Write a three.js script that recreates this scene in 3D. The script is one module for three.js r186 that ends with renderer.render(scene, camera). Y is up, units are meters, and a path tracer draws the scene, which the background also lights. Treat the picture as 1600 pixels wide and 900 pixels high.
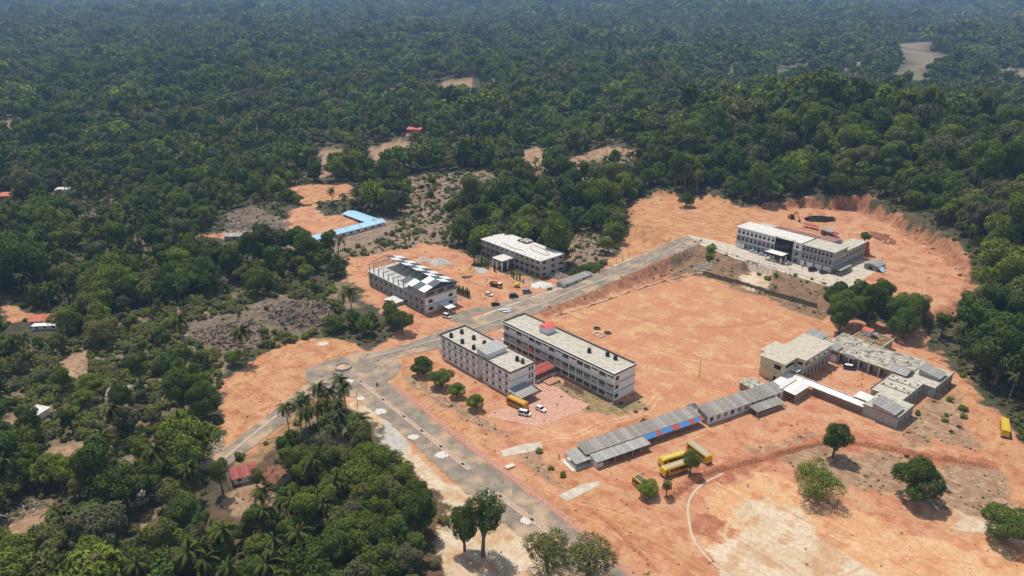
import * as THREE from 'three';
import { mergeGeometries } from 'three/addons/utils/BufferGeometryUtils.js';
import { MarchingCubes } from 'three/addons/objects/MarchingCubes.js';
import { createNoise2D } from 'simplex-noise';

// ---------------------------------------------------------------- camera, sky, sun, exposure
const scene = new THREE.Scene();
const renderer = new THREE.WebGLRenderer({ antialias: true });
renderer.toneMapping = THREE.LinearToneMapping;
renderer.toneMappingExposure = 1.0;
renderer.shadowMap.enabled = true;
const camera = new THREE.PerspectiveCamera(41.11, 16 / 9, 0.5, 30000);
camera.position.set(0, 140, 0);
camera.rotation.x = -Math.atan(490 / 1200);
const SUN = new THREE.Vector3(-0.2, 0.9, -0.34).normalize();
{
  // clear, slightly hazy noon sky: pale towards the horizon, blue overhead
  const w = 64, h = 128, d = new Float32Array(w * h * 4);
  for (let j = 0; j < h; j++) { const el = Math.max(0, Math.sin(((j + 0.5) / h - 0.5) * Math.PI)), t = Math.pow(el, 0.45); for (let i = 0; i < w; i++) d.set([0.70 + (0.25 - 0.70) * t, 0.74 + (0.34 - 0.74) * t, 0.77 + (0.49 - 0.77) * t, 1], (j * w + i) * 4); }
  const t = new THREE.DataTexture(d, w, h, THREE.RGBAFormat, THREE.FloatType); t.mapping = THREE.EquirectangularReflectionMapping; t.magFilter = t.minFilter = THREE.LinearFilter; t.needsUpdate = true;
  scene.background = t; scene.environment = t;
}
const sun = new THREE.DirectionalLight(new THREE.Color(1, 0.945, 0.85), 4.4);
sun.position.copy(SUN).multiplyScalar(900).add(new THREE.Vector3(40, 0, -320));
sun.target.position.set(40, 0, -320);
sun.castShadow = true; sun.shadow.radius = 1.5;
Object.assign(sun.shadow.camera, { left: -450, right: 450, top: 450, bottom: -450, near: 10, far: 2500 });
sun.shadow.mapSize.set(4096, 4096);
scene.add(sun, sun.target);
scene.fog = new THREE.FogExp2(0x94b8e0, 0.00014);

// ---------------------------------------------------------------- helpers
function rng(seed) { let s = seed | 0; return () => { s = (s + 0x6d2b79f5) | 0; let t = Math.imul(s ^ (s >>> 15), 1 | s); t = (t + Math.imul(t ^ (t >>> 7), 61 | t)) ^ t; return ((t ^ (t >>> 14)) >>> 0) / 4294967296; }; }
const R0 = rng(11);
const nA = createNoise2D(rng(101)), nB = createNoise2D(rng(202)), nC = createNoise2D(rng(303));
const fbm = (n, x, y, o = 4) => { let s = 0, a = 0.5, f = 1; for (let i = 0; i < o; i++) { s += a * n(x * f, y * f); a *= 0.5; f *= 2.03; } return s; };
const clamp = (v, a = 0, b = 1) => Math.min(b, Math.max(a, v));
const smooth = (a, b, v) => { const t = clamp((v - a) / (b - a)); return t * t * (3 - 2 * t); };
const mix = (a, b, t) => a + (b - a) * t;
const used = new Map();
const numbered = (n) => { const k = used.get(n) || 0; used.set(n, k + 1); return k ? n + '_' + String(k).padStart(3, '0') : n; };
function grp(name, label, category, x, y, z, ry = 0, group) {
  const o = new THREE.Group(); o.name = numbered(name); o.position.set(x, y, z); o.rotation.y = ry;
  o.userData = { label, category }; if (group) o.userData.group = group; scene.add(o); return o;
}
function mesh(name, geo, mat, parent, label) {
  const m = new THREE.Mesh(Array.isArray(geo) ? merge(geo) : geo, mat);
  m.name = name; m.castShadow = m.receiveShadow = true; if (label) m.userData.label = label; parent.add(m); return m;
}
function solo(name, label, category, geo, mat, x = 0, y = 0, z = 0, ry = 0, group) {
  const m = mesh(numbered(name), geo, mat, scene); m.position.set(x, y, z); m.rotation.y = ry;
  m.userData = { label, category }; if (group) m.userData.group = group; return m;
}
function struct(name, geo, mat, kind = 'structure') { const m = mesh(numbered(name), geo, mat, scene); m.userData.kind = kind; return m; }
function copyOf(o, x, y, z, ry, label, group) {
  const c = o.clone(); c.name = numbered(o.name.replace(/_\d{3}$/, '')); c.position.set(x, y, z); c.rotation.y = ry;
  c.userData = { ...o.userData, label }; if (group) c.userData.group = group; scene.add(c); return c;
}
function merge(list) {
  const l = list.map((g) => (g.index ? g.toNonIndexed() : g)); for (const g of l) for (const k of Object.keys(g.attributes)) if (!['position', 'normal', 'uv', 'color'].includes(k)) g.deleteAttribute(k);
  return mergeGeometries(l, false);
}
const boxCache = new Map();
function bx(w, h, d, x = 0, y = 0, z = 0, ry = 0) {   // box standing on y, centred on x and z, uv in metres
  const g = new THREE.BoxGeometry(w, h, d), uv = g.attributes.uv, S = [[d, h], [d, h], [w, d], [w, d], [w, h], [w, h]];
  for (let i = 0; i < 24; i++) { const s = S[i >> 2]; uv.setXY(i, uv.getX(i) * s[0], uv.getY(i) * s[1]); }
  if (ry) g.rotateY(ry); g.translate(x, y + h / 2, z); return g;
}
function bx2(x0, x1, y0, y1, z0, z1) { return bx(x1 - x0, y1 - y0, z1 - z0, (x0 + x1) / 2, y0, (z0 + z1) / 2); }
function cyl(r0, r1, h, x = 0, y = 0, z = 0, n = 10) { const g = new THREE.CylinderGeometry(r1, r0, h, n); g.translate(x, y + h / 2, z); return g; }
function bar(a, b, w, h = w) {   // bar of rectangular section from a to b
  const A = new THREE.Vector3(...a), B = new THREE.Vector3(...b), l = A.distanceTo(B), g = new THREE.BoxGeometry(w, h, l);
  const o = new THREE.Object3D(); o.position.copy(A).lerp(B, 0.5); o.lookAt(B); o.updateMatrix(); g.applyMatrix4(o.matrix); return g;
}
function slab4(c, t) {   // sheet of thickness t under four top corners [x,y,z], counter-clockwise seen from above; uv in metres
  const V = c.map((p) => new THREE.Vector3(...p)), n = V[1].clone().sub(V[0]).cross(V[3].clone().sub(V[0])).normalize(); if (n.y < 0) n.negate();
  const lo = V.map((p) => p.clone().addScaledVector(n, -t)), P = [], U = [];
  const lu = V[0].distanceTo(V[1]), lv = V[0].distanceTo(V[3]), uvs = [[0, 0], [lu, 0], [lu, lv], [0, lv]];
  const quad = (a, b, c2, d, ua) => { for (const [q, k] of [[a, 0], [b, 1], [c2, 2], [a, 0], [c2, 2], [d, 3]]) { P.push(q.x, q.y, q.z); U.push(...ua[k]); } };
  quad(V[0], V[1], V[2], V[3], uvs); quad(lo[3], lo[2], lo[1], lo[0], [uvs[3], uvs[2], uvs[1], uvs[0]]);
  for (let i = 0; i < 4; i++) { const j = (i + 1) % 4, l = V[i].distanceTo(V[j]); quad(V[i], lo[i], lo[j], V[j], [[0, t], [0, 0], [l, 0], [l, t]]); }
  const g = new THREE.BufferGeometry(); g.setAttribute('position', new THREE.Float32BufferAttribute(P, 3)); g.setAttribute('uv', new THREE.Float32BufferAttribute(U, 2)); g.computeVertexNormals(); return g;
}
function prism(poly, y0, y1) {   // polygon in x,z extruded upward
  const s = new THREE.Shape(poly.map(([x, z]) => new THREE.Vector2(x, -z))), g = new THREE.ExtrudeGeometry(s, { depth: y1 - y0, bevelEnabled: false });
  g.rotateX(-Math.PI / 2); g.translate(0, y0, 0); return g;
}
function tex(w, h, fn, srgb = true, rx = 1, ry = 1) {
  const d = new Uint8Array(w * h * 4);
  for (let j = 0; j < h; j++) for (let i = 0; i < w; i++) { const c = fn(i / w, j / h, i, j), o = (j * w + i) * 4; d[o] = clamp(c[0], 0, 255); d[o + 1] = clamp(c[1], 0, 255); d[o + 2] = clamp(c[2], 0, 255); d[o + 3] = 255; }
  const t = new THREE.DataTexture(d, w, h); t.wrapS = t.wrapT = THREE.RepeatWrapping; t.magFilter = t.minFilter = THREE.LinearFilter; if (srgb) t.colorSpace = THREE.SRGBColorSpace; t.repeat.set(rx, ry); t.needsUpdate = true; return t;
}
// noise that tiles over the unit square
function tile(n, u, v, f) { const a = u * 2 * Math.PI, b = v * 2 * Math.PI, k = f / 6.2832; return (n(Math.cos(a) * k + 7 * Math.cos(b) * 0 + 3.1, Math.sin(a) * k + 9.7) + n(Math.cos(b) * k + 21.3, Math.sin(b) * k - 4.2) + n(Math.cos(a) * k + Math.sin(b) * k, Math.sin(a) * k - Math.cos(b) * k + 40)) / 1.9; }
const mat = (color, o = {}) => new THREE.MeshStandardMaterial({ color, roughness: 0.85, side: THREE.DoubleSide, ...o });
const LAY = {
  roadMainL: [[-62.8,-246.7],[-52.6,-234.3],[-42.0,-222.8],[-30.7,-207.7],[-22.5,-196.6],[-15.1,-186.7],[-9.8,-180.2],[2.7,-165.0],[16.4,-150.1],[22.9,-142.2]],
  roadMainR: [[-53.0,-261.6],[-45.4,-249.2],[-31.6,-231.5],[-28.5,-226.9],[-14.3,-208.2],[-4.9,-196.6],[0.8,-189.7],[12.7,-174.9],[21.3,-162.9],[31.7,-147.6]],
  roadNEfar: [[-56.6,-273.4,0],[-45.6,-280.8,0],[-29.8,-294.1,0.3],[-18.2,-305.2,0.6],[-2.9,-319.9,1.2],[8.9,-329.0,1.8],[24.4,-339.7,2.6],[41.1,-353.8,3.4],[61.3,-374.2,4.4],[79.0,-390.1,5.2],[95.1,-405.1,6]],
  roadNEnear: [[-49.8,-265.8,0],[-40.6,-271.7,0],[-26.0,-279.6,0.3],[-10.8,-291.6,0.6],[6.1,-305.2,1.2],[17.2,-315.0,1.8],[30.9,-325.6,2.6],[49.2,-342.7,3.4],[67.2,-359.2,4.4],[84.8,-375.8,5.2],[103.6,-393.0,6]],
  roadNEmed: [[-55.7,-270.0,0],[-29.3,-286.2,0.2],[-16.6,-295.7,0.6],[-3.5,-305.7,1.1],[13.5,-319.2,1.8],[28.5,-332.6,2.6],[44.5,-345.7,3.5],[65.4,-363.0,4.6],[90.4,-390.4,5.7]],
  roadSWfar: [[-69.0,-259.6],[-72.4,-256.3],[-77.9,-243.1],[-82.6,-229.8],[-87.2,-218.7],[-91.3,-207.9],[-93.8,-202.8],[-97.0,-196.2]],
  roadSWnear: [[-62.3,-247.3],[-66.6,-248.6],[-69.7,-241.9],[-73.6,-230.9],[-77.7,-220.7],[-82.5,-208.8],[-86.2,-200.6],[-88.4,-194.9]],
  roadSWmed: [[-69.5,-250.5],[-76.2,-236.6],[-81.9,-223.3],[-86.2,-212.2],[-90.2,-200.1]],
  access: [[-29.3,-308.1],[-21.4,-316.6],[-9.2,-322.4],[-0.5,-328.4],[7.6,-334.7],[15.8,-336.8],[20.1,-340.0],[15.6,-330.5],[2.7,-322.4],[-6.7,-316.6],[-15.0,-310.9],[-18.7,-308.1],[-14.7,-302.7],[-20.4,-298.3],[-25.2,-303.6]],
  dApron: [[97.0,-407.4],[119.5,-387.8],[138.9,-364.1],[154.0,-344.5],[177.3,-366.9],[183.3,-354.9],[153.6,-326.6],[145.6,-330.5],[130.7,-348.7],[113.8,-366.9],[100.9,-388.8]],
  sideroad: [[-3.8,-205.9],[4.5,-210.1],[9.3,-211.1],[9.7,-207.0],[4.4,-204.4],[-2.6,-202.9]],
  sideroad2: [[13.2,-183.5],[20.0,-188.3],[25.7,-190.6],[26.3,-188.8],[21.3,-184.8],[15.7,-181.0]],
  paver: [[8.4,-253.0],[16.9,-246.3],[21.7,-238.9],[27.5,-234.5],[23.2,-229.4],[14.7,-223.7],[8.1,-219.7],[1.7,-222.8],[-8.7,-226.1],[-6.7,-230.2],[0.0,-232.8],[1.1,-238.9]],
  paver2: [[-15.8,-283.7],[-2.7,-292.9],[0.0,-280.8],[-6.4,-275.1]],
  campus: [[-92.3,-197.4],[-100.1,-231.1],[-108.4,-256.5],[-100.8,-269.5],[-90.7,-283.7],[-74.7,-288.5],[-58.4,-279.0],[-44.4,-302.5],[-62.5,-319.8],[-80.3,-351.2],[-86.7,-383.3],[-71.5,-406.2],[-28.1,-398.7],[-12.6,-351.2],[15.8,-351.2],[42.7,-368.9],[65.7,-368.9],[93.3,-359.9],[117.5,-333.3],[137.0,-312.7],[165.0,-299.2],[171.4,-269.5],[159.2,-200.7],[158.3,-170.8],[130.9,-131.3],[-14.5,-131.3],[-20.0,-179.0],[-41.4,-211.3],[-53.4,-231.1],[-78.7,-211.3]],
  terraceD: [[96.0,-409.7],[71.4,-432.6],[81.5,-473.8],[100.4,-487.5],[129.4,-469.3],[148.7,-452.3],[174.5,-459.3],[211.2,-452.3],[214.5,-426.3],[220.6,-392.0],[218.7,-362.2],[211.3,-332.1],[194.4,-313.1],[180.6,-302.6],[170.3,-313.1],[158.6,-319.0],[148.6,-330.5],[131.0,-349.6],[114.1,-367.8],[102.9,-389.9]],
  cutpit: [[109.4,-349.1],[118.8,-362.4],[128.4,-351.7],[120.6,-336.7]],
  berm: [[45.2,-181.9],[49.2,-186.3],[54.7,-191.6],[62.4,-195.8],[73.4,-200.1],[87.2,-205.6],[100.2,-210.6],[109.5,-210.6],[118.5,-207.7],[128.7,-203.5],[138.9,-200.1],[148.9,-196.7]],
  curveKerb: [[54.7,-151.4],[51.2,-157.1],[48.7,-164.3],[49.1,-173.4],[50.1,-179.0],[52.5,-184.2],[57.1,-189.4],[64.0,-194.1]],
  leftField: [[-93.3,-200.1],[-98.3,-222.8],[-108.4,-256.5],[-100.8,-269.5],[-90.7,-283.7],[-74.7,-288.5],[-62.6,-280.8],[-56.6,-276.2],[-50.7,-271.7],[-62.4,-254.0],[-73.4,-231.1],[-82.9,-211.3]],
  yard: [[-81.9,-351.2],[-86.7,-383.3],[-71.5,-406.2],[-58.2,-414.0],[-28.1,-398.7],[-18.3,-373.6],[0.0,-359.9],[15.8,-352.9],[45.7,-366.2],[53.1,-359.9],[30.7,-341.2],[-21.2,-286.7],[-28.7,-280.8],[-42.0,-305.8],[-62.8,-321.2]],
  neArea: [[40.3,-347.0],[45.6,-366.8],[58.0,-400.3],[70.1,-435.8],[82.2,-477.3],[101.1,-491.2],[131.1,-475.8],[149.8,-455.7],[142.1,-429.5],[120.1,-389.6],[104.2,-394.9],[93.6,-411.6],[66.3,-374.4]],
  dBack: [[119.2,-386.7],[147.5,-448.3],[174.5,-459.3],[211.2,-452.3],[214.5,-426.3],[220.6,-392.0],[218.7,-362.2],[211.3,-332.1],[194.4,-313.1],[180.6,-302.6],[165.1,-274.4],[150.8,-258.0],[155.1,-280.3],[174.9,-336.1],[166.3,-344.5]],
  field: [[15.5,-309.2],[48.4,-334.9],[83.1,-357.2],[100.2,-361.7],[119.9,-336.4],[138.4,-312.7],[129.4,-296.0],[93.4,-261.6],[91.0,-249.1],[53.0,-229.0],[41.0,-230.2],[47.3,-249.1],[48.7,-266.8],[22.2,-302.5]],
  embank: [[9.9,-311.3],[29.7,-327.2],[64.8,-362.6],[102.5,-400.8],[104.1,-392.4],[83.7,-359.9],[48.6,-336.4],[15.5,-307.8]],
  central: [[-51.9,-263.1],[-28.5,-279.0],[-2.8,-302.5],[16.8,-305.8],[50.4,-269.5],[44.5,-231.1],[92.9,-251.5],[99.3,-235.4],[111.2,-231.1],[124.3,-211.3],[149.0,-226.9],[162.9,-244.4],[169.0,-231.1],[158.8,-187.8],[144.8,-151.4],[130.9,-131.3],[36.4,-131.3],[14.2,-173.4],[-3.9,-197.4]],
  roadsideL: [[-56.6,-243.5],[-46.2,-227.7],[-23.6,-197.4],[-3.6,-175.6],[8.5,-163.1],[20.8,-150.3],[-8.7,-131.3],[-17.7,-151.4],[-20.0,-179.0],[-31.4,-197.4],[-43.5,-211.3],[-51.5,-226.9]],
  gravelBlue: [[-46.4,-222.8],[-38.1,-217.0],[-33.8,-211.3],[-36.3,-204.2],[-41.0,-205.9],[-46.2,-215.1]],
  sandRight: [[58.6,-187.8],[78.0,-195.8],[89.3,-179.0],[107.8,-168.1],[134.4,-160.6],[130.9,-131.3],[55.3,-131.3],[53.2,-158.2]],
  paleStreak: [[53.2,-158.2],[62.3,-173.4],[72.4,-183.3],[78.3,-179.0],[85.2,-168.1],[88.8,-155.9],[91.6,-131.3],[55.3,-131.3]],
  paleStreak2: [[123.9,-179.0],[133.2,-176.2],[139.1,-168.1],[135.9,-163.1],[121.7,-168.1]],
  blueFront: [[-130.2,-411.8],[-109.1,-414.0],[-75.4,-452.0],[-61.7,-442.9],[-53.4,-404.0],[-82.1,-386.3],[-112.9,-386.3]],
  gapNE: [[47.7,-356.6],[69.6,-395.4],[97.4,-429.7],[112.4,-414.2],[117.0,-390.1],[100.3,-350.4],[80.2,-343.7],[58.6,-343.7]],
  vergeSW: [[-61.7,-248.6],[-66.2,-246.7],[-72.2,-234.8],[-77.9,-221.2],[-82.6,-209.3],[-87.1,-198.8],[-84.4,-195.3],[-81.2,-199.7],[-76.3,-207.9],[-71.6,-218.7],[-68.2,-228.1],[-65.1,-234.8],[-59.4,-241.9]],
  brownA: [[77.7,-207.7],[94.5,-215.1],[103.6,-211.3],[98.5,-203.5],[79.4,-200.1]],
  rightTrack: [[163.0,-249.1],[167.5,-244.4],[161.7,-215.1],[154.9,-181.9],[145.8,-179.0],[148.2,-202.5],[151.2,-222.8]],
  dryE: [[127.5,-222.8],[142.3,-231.1],[160.6,-246.7],[155.7,-231.1],[138.8,-211.3],[124.7,-207.7]],
  redStrip: [[-48.9,-260.0],[-42.7,-259.0],[-21.9,-226.9],[0.0,-197.4],[18.0,-176.2],[33.2,-158.2],[29.6,-155.9],[14.1,-172.1],[-3.9,-193.5],[-23.5,-219.7],[-44.9,-249.1]],
  redStrip2: [[4.1,-207.7],[19.5,-195.8],[29.5,-181.9],[44.2,-163.1],[50.9,-149.2],[41.4,-149.2],[30.9,-165.6],[14.9,-184.8],[3.0,-199.1]],
  brownB: [[0.0,-207.7],[8.1,-205.9],[15.5,-194.1],[13.2,-187.8],[5.9,-195.8]],
  redPatch: [[51.0,-174.8],[56.7,-176.2],[60.1,-172.1],[55.2,-163.1],[50.7,-165.6]],
  scrubRight: [[85.6,-200.7],[102.2,-207.7],[124.2,-202.5],[148.3,-195.8],[144.0,-176.2],[139.1,-168.1],[122.1,-179.0],[110.7,-181.9],[100.2,-187.8],[83.9,-195.8]],
  dryTri: [[150.1,-231.1],[155.6,-226.9],[153.2,-204.2],[141.0,-207.7],[136.5,-215.1]],
  courtSoil: [[108.9,-253.0],[127.6,-268.4],[143.3,-255.0],[123.9,-237.6]],
  bermSlope: [[103.2,-390.1],[116.7,-376.1],[133.4,-355.7],[151.0,-335.5],[136.8,-306.0],[117.4,-329.2],[98.0,-353.9],[91.7,-361.0]],
  grassB: [[9.0,-249.1],[16.7,-251.5],[36.0,-234.5],[45.3,-236.3],[48.9,-231.1],[35.0,-226.1],[23.5,-232.8]],
  dryStrip: [[-44.8,-256.5],[-36.0,-254.0],[-22.9,-239.8],[-8.7,-224.9],[0.0,-211.3],[-6.2,-211.3],[-22.2,-231.1],[-37.5,-246.7]],
  greyRock1: [[-118.6,-327.2],[-104.8,-331.0],[-87.6,-321.2],[-77.9,-305.8],[-81.0,-292.9],[-93.7,-289.8],[-106.3,-296.0],[-119.3,-302.5]],
  greyRock2: [[-143.0,-299.2],[-131.2,-312.7],[-111.0,-302.5],[-103.4,-277.9],[-110.9,-269.5],[-126.7,-277.9]],
  greyRock3: [[-181.5,-465.5],[-165.7,-479.9],[-133.8,-445.4],[-133.4,-423.3],[-164.3,-426.8]],
  greyRock4: [[-163.7,-404.0],[-145.8,-415.2],[-115.2,-409.5],[-114.7,-393.4],[-151.2,-388.3]],
  greyRock5: [[-284.8,-452.0],[-276.0,-461.4],[-266.7,-487.3],[-251.2,-461.4],[-264.2,-439.1]],
  blueYard: [[-132.6,-426.8],[-143.0,-472.6],[-130.2,-487.3],[-116.9,-465.5],[-96.8,-465.5],[-78.6,-452.0],[-90.3,-430.4],[-110.1,-418.6],[-138.5,-415.2],[-179.9,-418.6],[-179.7,-428.0]],
  redClear1: [[-156.6,-526.2],[-119.0,-547.8],[-106.5,-499.7],[-138.7,-484.3]],
  brownScrub: [[-85.1,-555.4],[-19.5,-575.1],[-8.9,-519.3],[-40.9,-472.6],[-29.5,-420.9],[-54.0,-409.5],[-74.7,-426.8],[-67.2,-487.3]],
  brownScrub2: [[25.8,-420.9],[60.5,-432.9],[50.4,-378.4],[29.3,-364.4],[24.1,-388.3]],
  clear3: [[10.8,-642.9],[19.5,-663.5],[31.3,-596.2],[25.4,-540.4],[8.5,-551.6]],
  clear4: [[40.0,-575.1],[66.0,-600.6],[91.7,-575.1],[79.2,-519.3],[39.1,-519.3]],
  clear5: [[-174.3,-691.0],[-153.5,-691.0],[-131.3,-587.6],[-139.0,-551.6]],
  clear6: [[-128.4,-682.5],[-105.4,-723.8],[-82.9,-668.8],[-81.3,-609.5],[-107.6,-600.6]],
  clear7: [[-99.0,-1109.6],[-56.1,-1116.6],[-43.1,-958.4],[-83.8,-948.0]],
  paddy1: [[840.1,-1757.8],[910.1,-1757.8],[797.6,-1523.6],[776.7,-1427.8],[724.2,-1323.2],[649.2,-1249.6],[558.0,-1069.3],[518.8,-1069.3],[621.5,-1285.4],[670.2,-1353.0]],
  paddy2: [[777.1,-1304.0],[839.0,-1285.4],[712.1,-1082.4],[692.1,-1095.8],[736.5,-1215.6]],
  paddy3: [[-510.3,-749.5],[-502.8,-780.5],[-472.8,-742.9],[-444.4,-691.0],[-459.3,-668.8]],
  clear8: [[81.6,-385.0],[104.5,-395.4],[107.6,-380.0],[81.9,-352.2]],
  leftBare1: [[-232.6,-319.8],[-218.9,-316.2],[-210.0,-305.8],[-220.0,-299.2]],
  leftBare2: [[-178.9,-269.5],[-171.7,-275.1],[-161.0,-259.0],[-163.0,-249.1],[-171.6,-254.0]],
  leftBare3: [[-138.9,-170.8],[-136.5,-181.9],[-124.2,-176.2],[-118.2,-168.1],[-124.3,-160.6],[-134.2,-163.1]],
  leftBare4: [[-177.9,-231.1],[-166.6,-226.9],[-159.9,-222.8],[-163.8,-215.1],[-168.0,-215.1]],
  leftBare5: [[-151.2,-211.3],[-134.6,-211.3],[-131.3,-200.7],[-143.3,-200.7]],
  houseYard: [[-85.6,-179.0],[-81.4,-194.1],[-68.0,-187.8],[-67.4,-179.0],[-76.1,-172.1]],
  path: [[-103.4,-168.1],[-102.9,-179.0],[-99.0,-180.4],[-98.5,-170.8],[-99.4,-163.1]],
  scrubL: [[-173.6,-305.8],[-151.2,-327.2],[-117.3,-342.9],[-81.9,-351.2],[-69.8,-319.8],[-84.9,-286.7],[-113.4,-269.5],[-102.2,-207.7],[-102.1,-187.8],[-126.0,-194.1],[-147.2,-200.7],[-174.1,-239.8],[-163.8,-269.5]],
  scrubL2: [[-201.6,-269.5],[-192.9,-280.8],[-175.5,-292.9],[-146.5,-249.1],[-151.2,-222.8],[-177.9,-231.1]],
  grove: [[-84.9,-211.3],[-66.2,-249.1],[-53.4,-231.1],[-42.9,-207.7],[-29.1,-194.1],[-19.8,-176.2],[-14.5,-131.3],[-116.3,-131.3],[-137.5,-165.6],[-99.7,-158.2],[-84.6,-176.2]],
  palms1: [[-129.6,-642.9],[-126.0,-759.5],[-65.7,-795.1],[-21.6,-642.9],[-36.7,-536.8],[-82.5,-536.8]],
  palms2: [[-366.6,-536.8],[-292.7,-575.1],[-240.2,-519.3],[-238.8,-458.7],[-327.0,-472.6]],
  palms3: [[-239.4,-351.2],[-195.3,-351.2],[-185.6,-388.3],[-173.4,-420.9],[-228.9,-472.6],[-230.4,-409.5],[-263.0,-368.9]],
  palms4: [[-268.3,-575.1],[-198.2,-618.7],[-151.2,-596.2],[-146.6,-536.8],[-222.4,-519.3]],
  palms5: [[-80.2,-239.8],[-66.2,-249.1],[-53.4,-231.1],[-46.0,-207.7],[-51.7,-200.7],[-66.1,-202.5],[-76.6,-211.3]],
  palms6: [[189.0,-1167.9],[581.6,-1450.6],[533.7,-1095.8],[429.8,-974.5],[238.8,-974.5]],
  rightWood: [[207.7,-338.8],[226.8,-351.2],[263.0,-368.9],[252.0,-305.8],[183.9,-207.7],[165.7,-211.3],[169.0,-231.1],[167.8,-249.1],[177.3,-280.8]],
};
// ---------------------------------------------------------------- terrain
function sdPoly(P, x, z) {
  let d = 1e9, s = 1;
  for (let i = 0, j = P.length - 1; i < P.length; j = i++) {
    const ex = P[j][0] - P[i][0], ez = P[j][1] - P[i][1], wx = x - P[i][0], wz = z - P[i][1], t = clamp((wx * ex + wz * ez) / (ex * ex + ez * ez));
    const bx_ = wx - ex * t, bz = wz - ez * t; d = Math.min(d, bx_ * bx_ + bz * bz);
    if ((P[i][1] > z) !== (P[j][1] > z) && x < (P[j][0] - P[i][0]) * (z - P[i][1]) / (P[j][1] - P[i][1]) + P[i][0]) s = -s;
  }
  return s * Math.sqrt(d);
}
function nearLine(P, x, z) {   // distance to a polyline and the interpolated third value
  let d = 1e9, h = 0;
  for (let i = 0; i + 1 < P.length; i++) {
    const ex = P[i + 1][0] - P[i][0], ez = P[i + 1][1] - P[i][1], wx = x - P[i][0], wz = z - P[i][1], t = clamp((wx * ex + wz * ez) / (ex * ex + ez * ez));
    const q = (wx - ex * t) ** 2 + (wz - ez * t) ** 2; if (q < d) { d = q; h = mix(P[i][2] || 0, P[i + 1][2] || 0, t); }
  }
  return [Math.sqrt(d), h];
}
const neMid = LAY.roadNEfar.map((p, i) => [(p[0] + LAY.roadNEnear[i][0]) / 2, (p[1] + LAY.roadNEnear[i][1]) / 2, p[2]]);
function H(x, z) {
  const dx = x - 40, dz = z + 290, r = Math.hypot(dx, dz);
  const k = smooth(120, 600, r);
  let h = k * fbm(nA, x / 420, z / 420, 3) * 16 + smooth(900, 3200, r) * (fbm(nB, x / 1500, z / 1500, 3) * 46 + 8) + fbm(nC, x / 38, z / 38, 2) * 1.6;
  if (r < 1400) h += 44 * Math.exp(-(((x - 235) / 160) ** 2) - ((z + 610) / 115) ** 2) + 36 * Math.exp(-(((x - 335) / 105) ** 2) - ((z + 390) / 130) ** 2);
  if (r < 330) {
    h += 7.5 * Math.exp(-(((x + 92) / 26) ** 2) - ((z + 308) / 15) ** 2) * (0.8 + 0.4 * fbm(nB, x / 6, z / 6, 3)) + 3 * Math.exp(-(((x + 120) / 20) ** 2) - ((z + 288) / 14) ** 2) * (0.8 + 0.5 * fbm(nB, x / 6, z / 6, 3));
    const dc = sdPoly(LAY.campus, x, z); if (dc < 24) h = mix(h, 0.12 * fbm(nB, x / 16, z / 16, 2), 1 - smooth(0, 24, dc));
    const dt = sdPoly(LAY.terraceD, x, z) - 2, lz = -(x - 118.8) * 0.7466 + (z + 386.7) * 0.6652, w = mix(4.2 + 1.8 * nA(x / 11, z / 11), 14.5, smooth(4, 12, lz) * (1 - smooth(150, 165, x))); if (dt > -1 && dt < w + 3 && lz < 6) h += 0.9 * fbm(nC, x / 5.5, z / 5.5, 3);
    if (dt < w) h = mix(h, 6 + (dt > -3 ? 0 : 0.15 * nB(x / 12, z / 12)), 1 - smooth(-0.5, w, dt));
    if (x > -60 && x < 130 && z < -255 && z > -440) { const [d, hr] = nearLine(neMid, x, z); if (d < 13) h = mix(h, hr, 1 - smooth(6.2, 12, d)); }
    const dp = sdPoly(LAY.cutpit, x, z); if (dp < 2) h = mix(h, 2.4, 1 - smooth(0, 1.8, dp));
    if (z > -215 && x > 30) { const [d] = nearLine(LAY.berm, x, z); if (d < 5) h += 0.5 * Math.exp(-((d / 1.9) ** 2)) * (0.8 + 0.3 * nA(x / 5, z / 5)); }
    for (const [mx, mz, mh, mr] of MOUNDS) { const q = ((x - mx) ** 2 + (z - mz) ** 2) / (mr * mr); if (q < 6) h += mh * Math.exp(-q * 1.6) * (0.85 + 0.3 * nB(x / 2.2, z / 2.2)); }
  }
  return h;
}
// dirt heaps and low banks of spoil: x, z, height, radius
const MOUNDS = [[-37.2, -376.6, 1.6, 6], [-46.4, -379.1, 1.4, 5], [-52.7, -388, 1.2, 6], [-21.2, -364.7, 1.8, 6], [-16.7, -357, 0.9, 5], [24, -360, 1.6, 4], [8.7, -354.4, 0.9, 3.5], [14.4, -346, 0.5, 5],
  [-28, -236, 0.9, 5], [-20, -229, 0.8, 5], [-11, -221, 0.9, 5], [-2, -213, 0.7, 6], [5, -203, 0.7, 5], [-43, -262, 0.8, 5], [98, -372, 1, 4], [180, -445, 2.2, 8], [195, -440, 2, 7], [150, -420, 1, 6], [196, -395, 1.3, 5], [200, -372, 1.2, 6]];

const CORE = { x0: -300, x1: 320, z0: -570, z1: -125 };
const FAR = 9500, E0 = 0.05, E1 = 0.95;
function warp(v, a, b) {   // world -> texture coordinate: linear over the core, compressed beyond it
  if (v < a) return E0 * (1 - Math.sqrt(clamp((a - v) / FAR)));
  if (v > b) return E1 + (1 - E1) * Math.sqrt(clamp((v - b) / FAR));
  return mix(E0, E1, (v - a) / (b - a));
}
function unwarp(u, a, b) {
  if (u < E0) return a - FAR * (1 - u / E0) ** 2;
  if (u > E1) return b + FAR * ((u - E1) / (1 - E1)) ** 2;
  return mix(a, b, (u - E0) / (E1 - E0));
}
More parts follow.
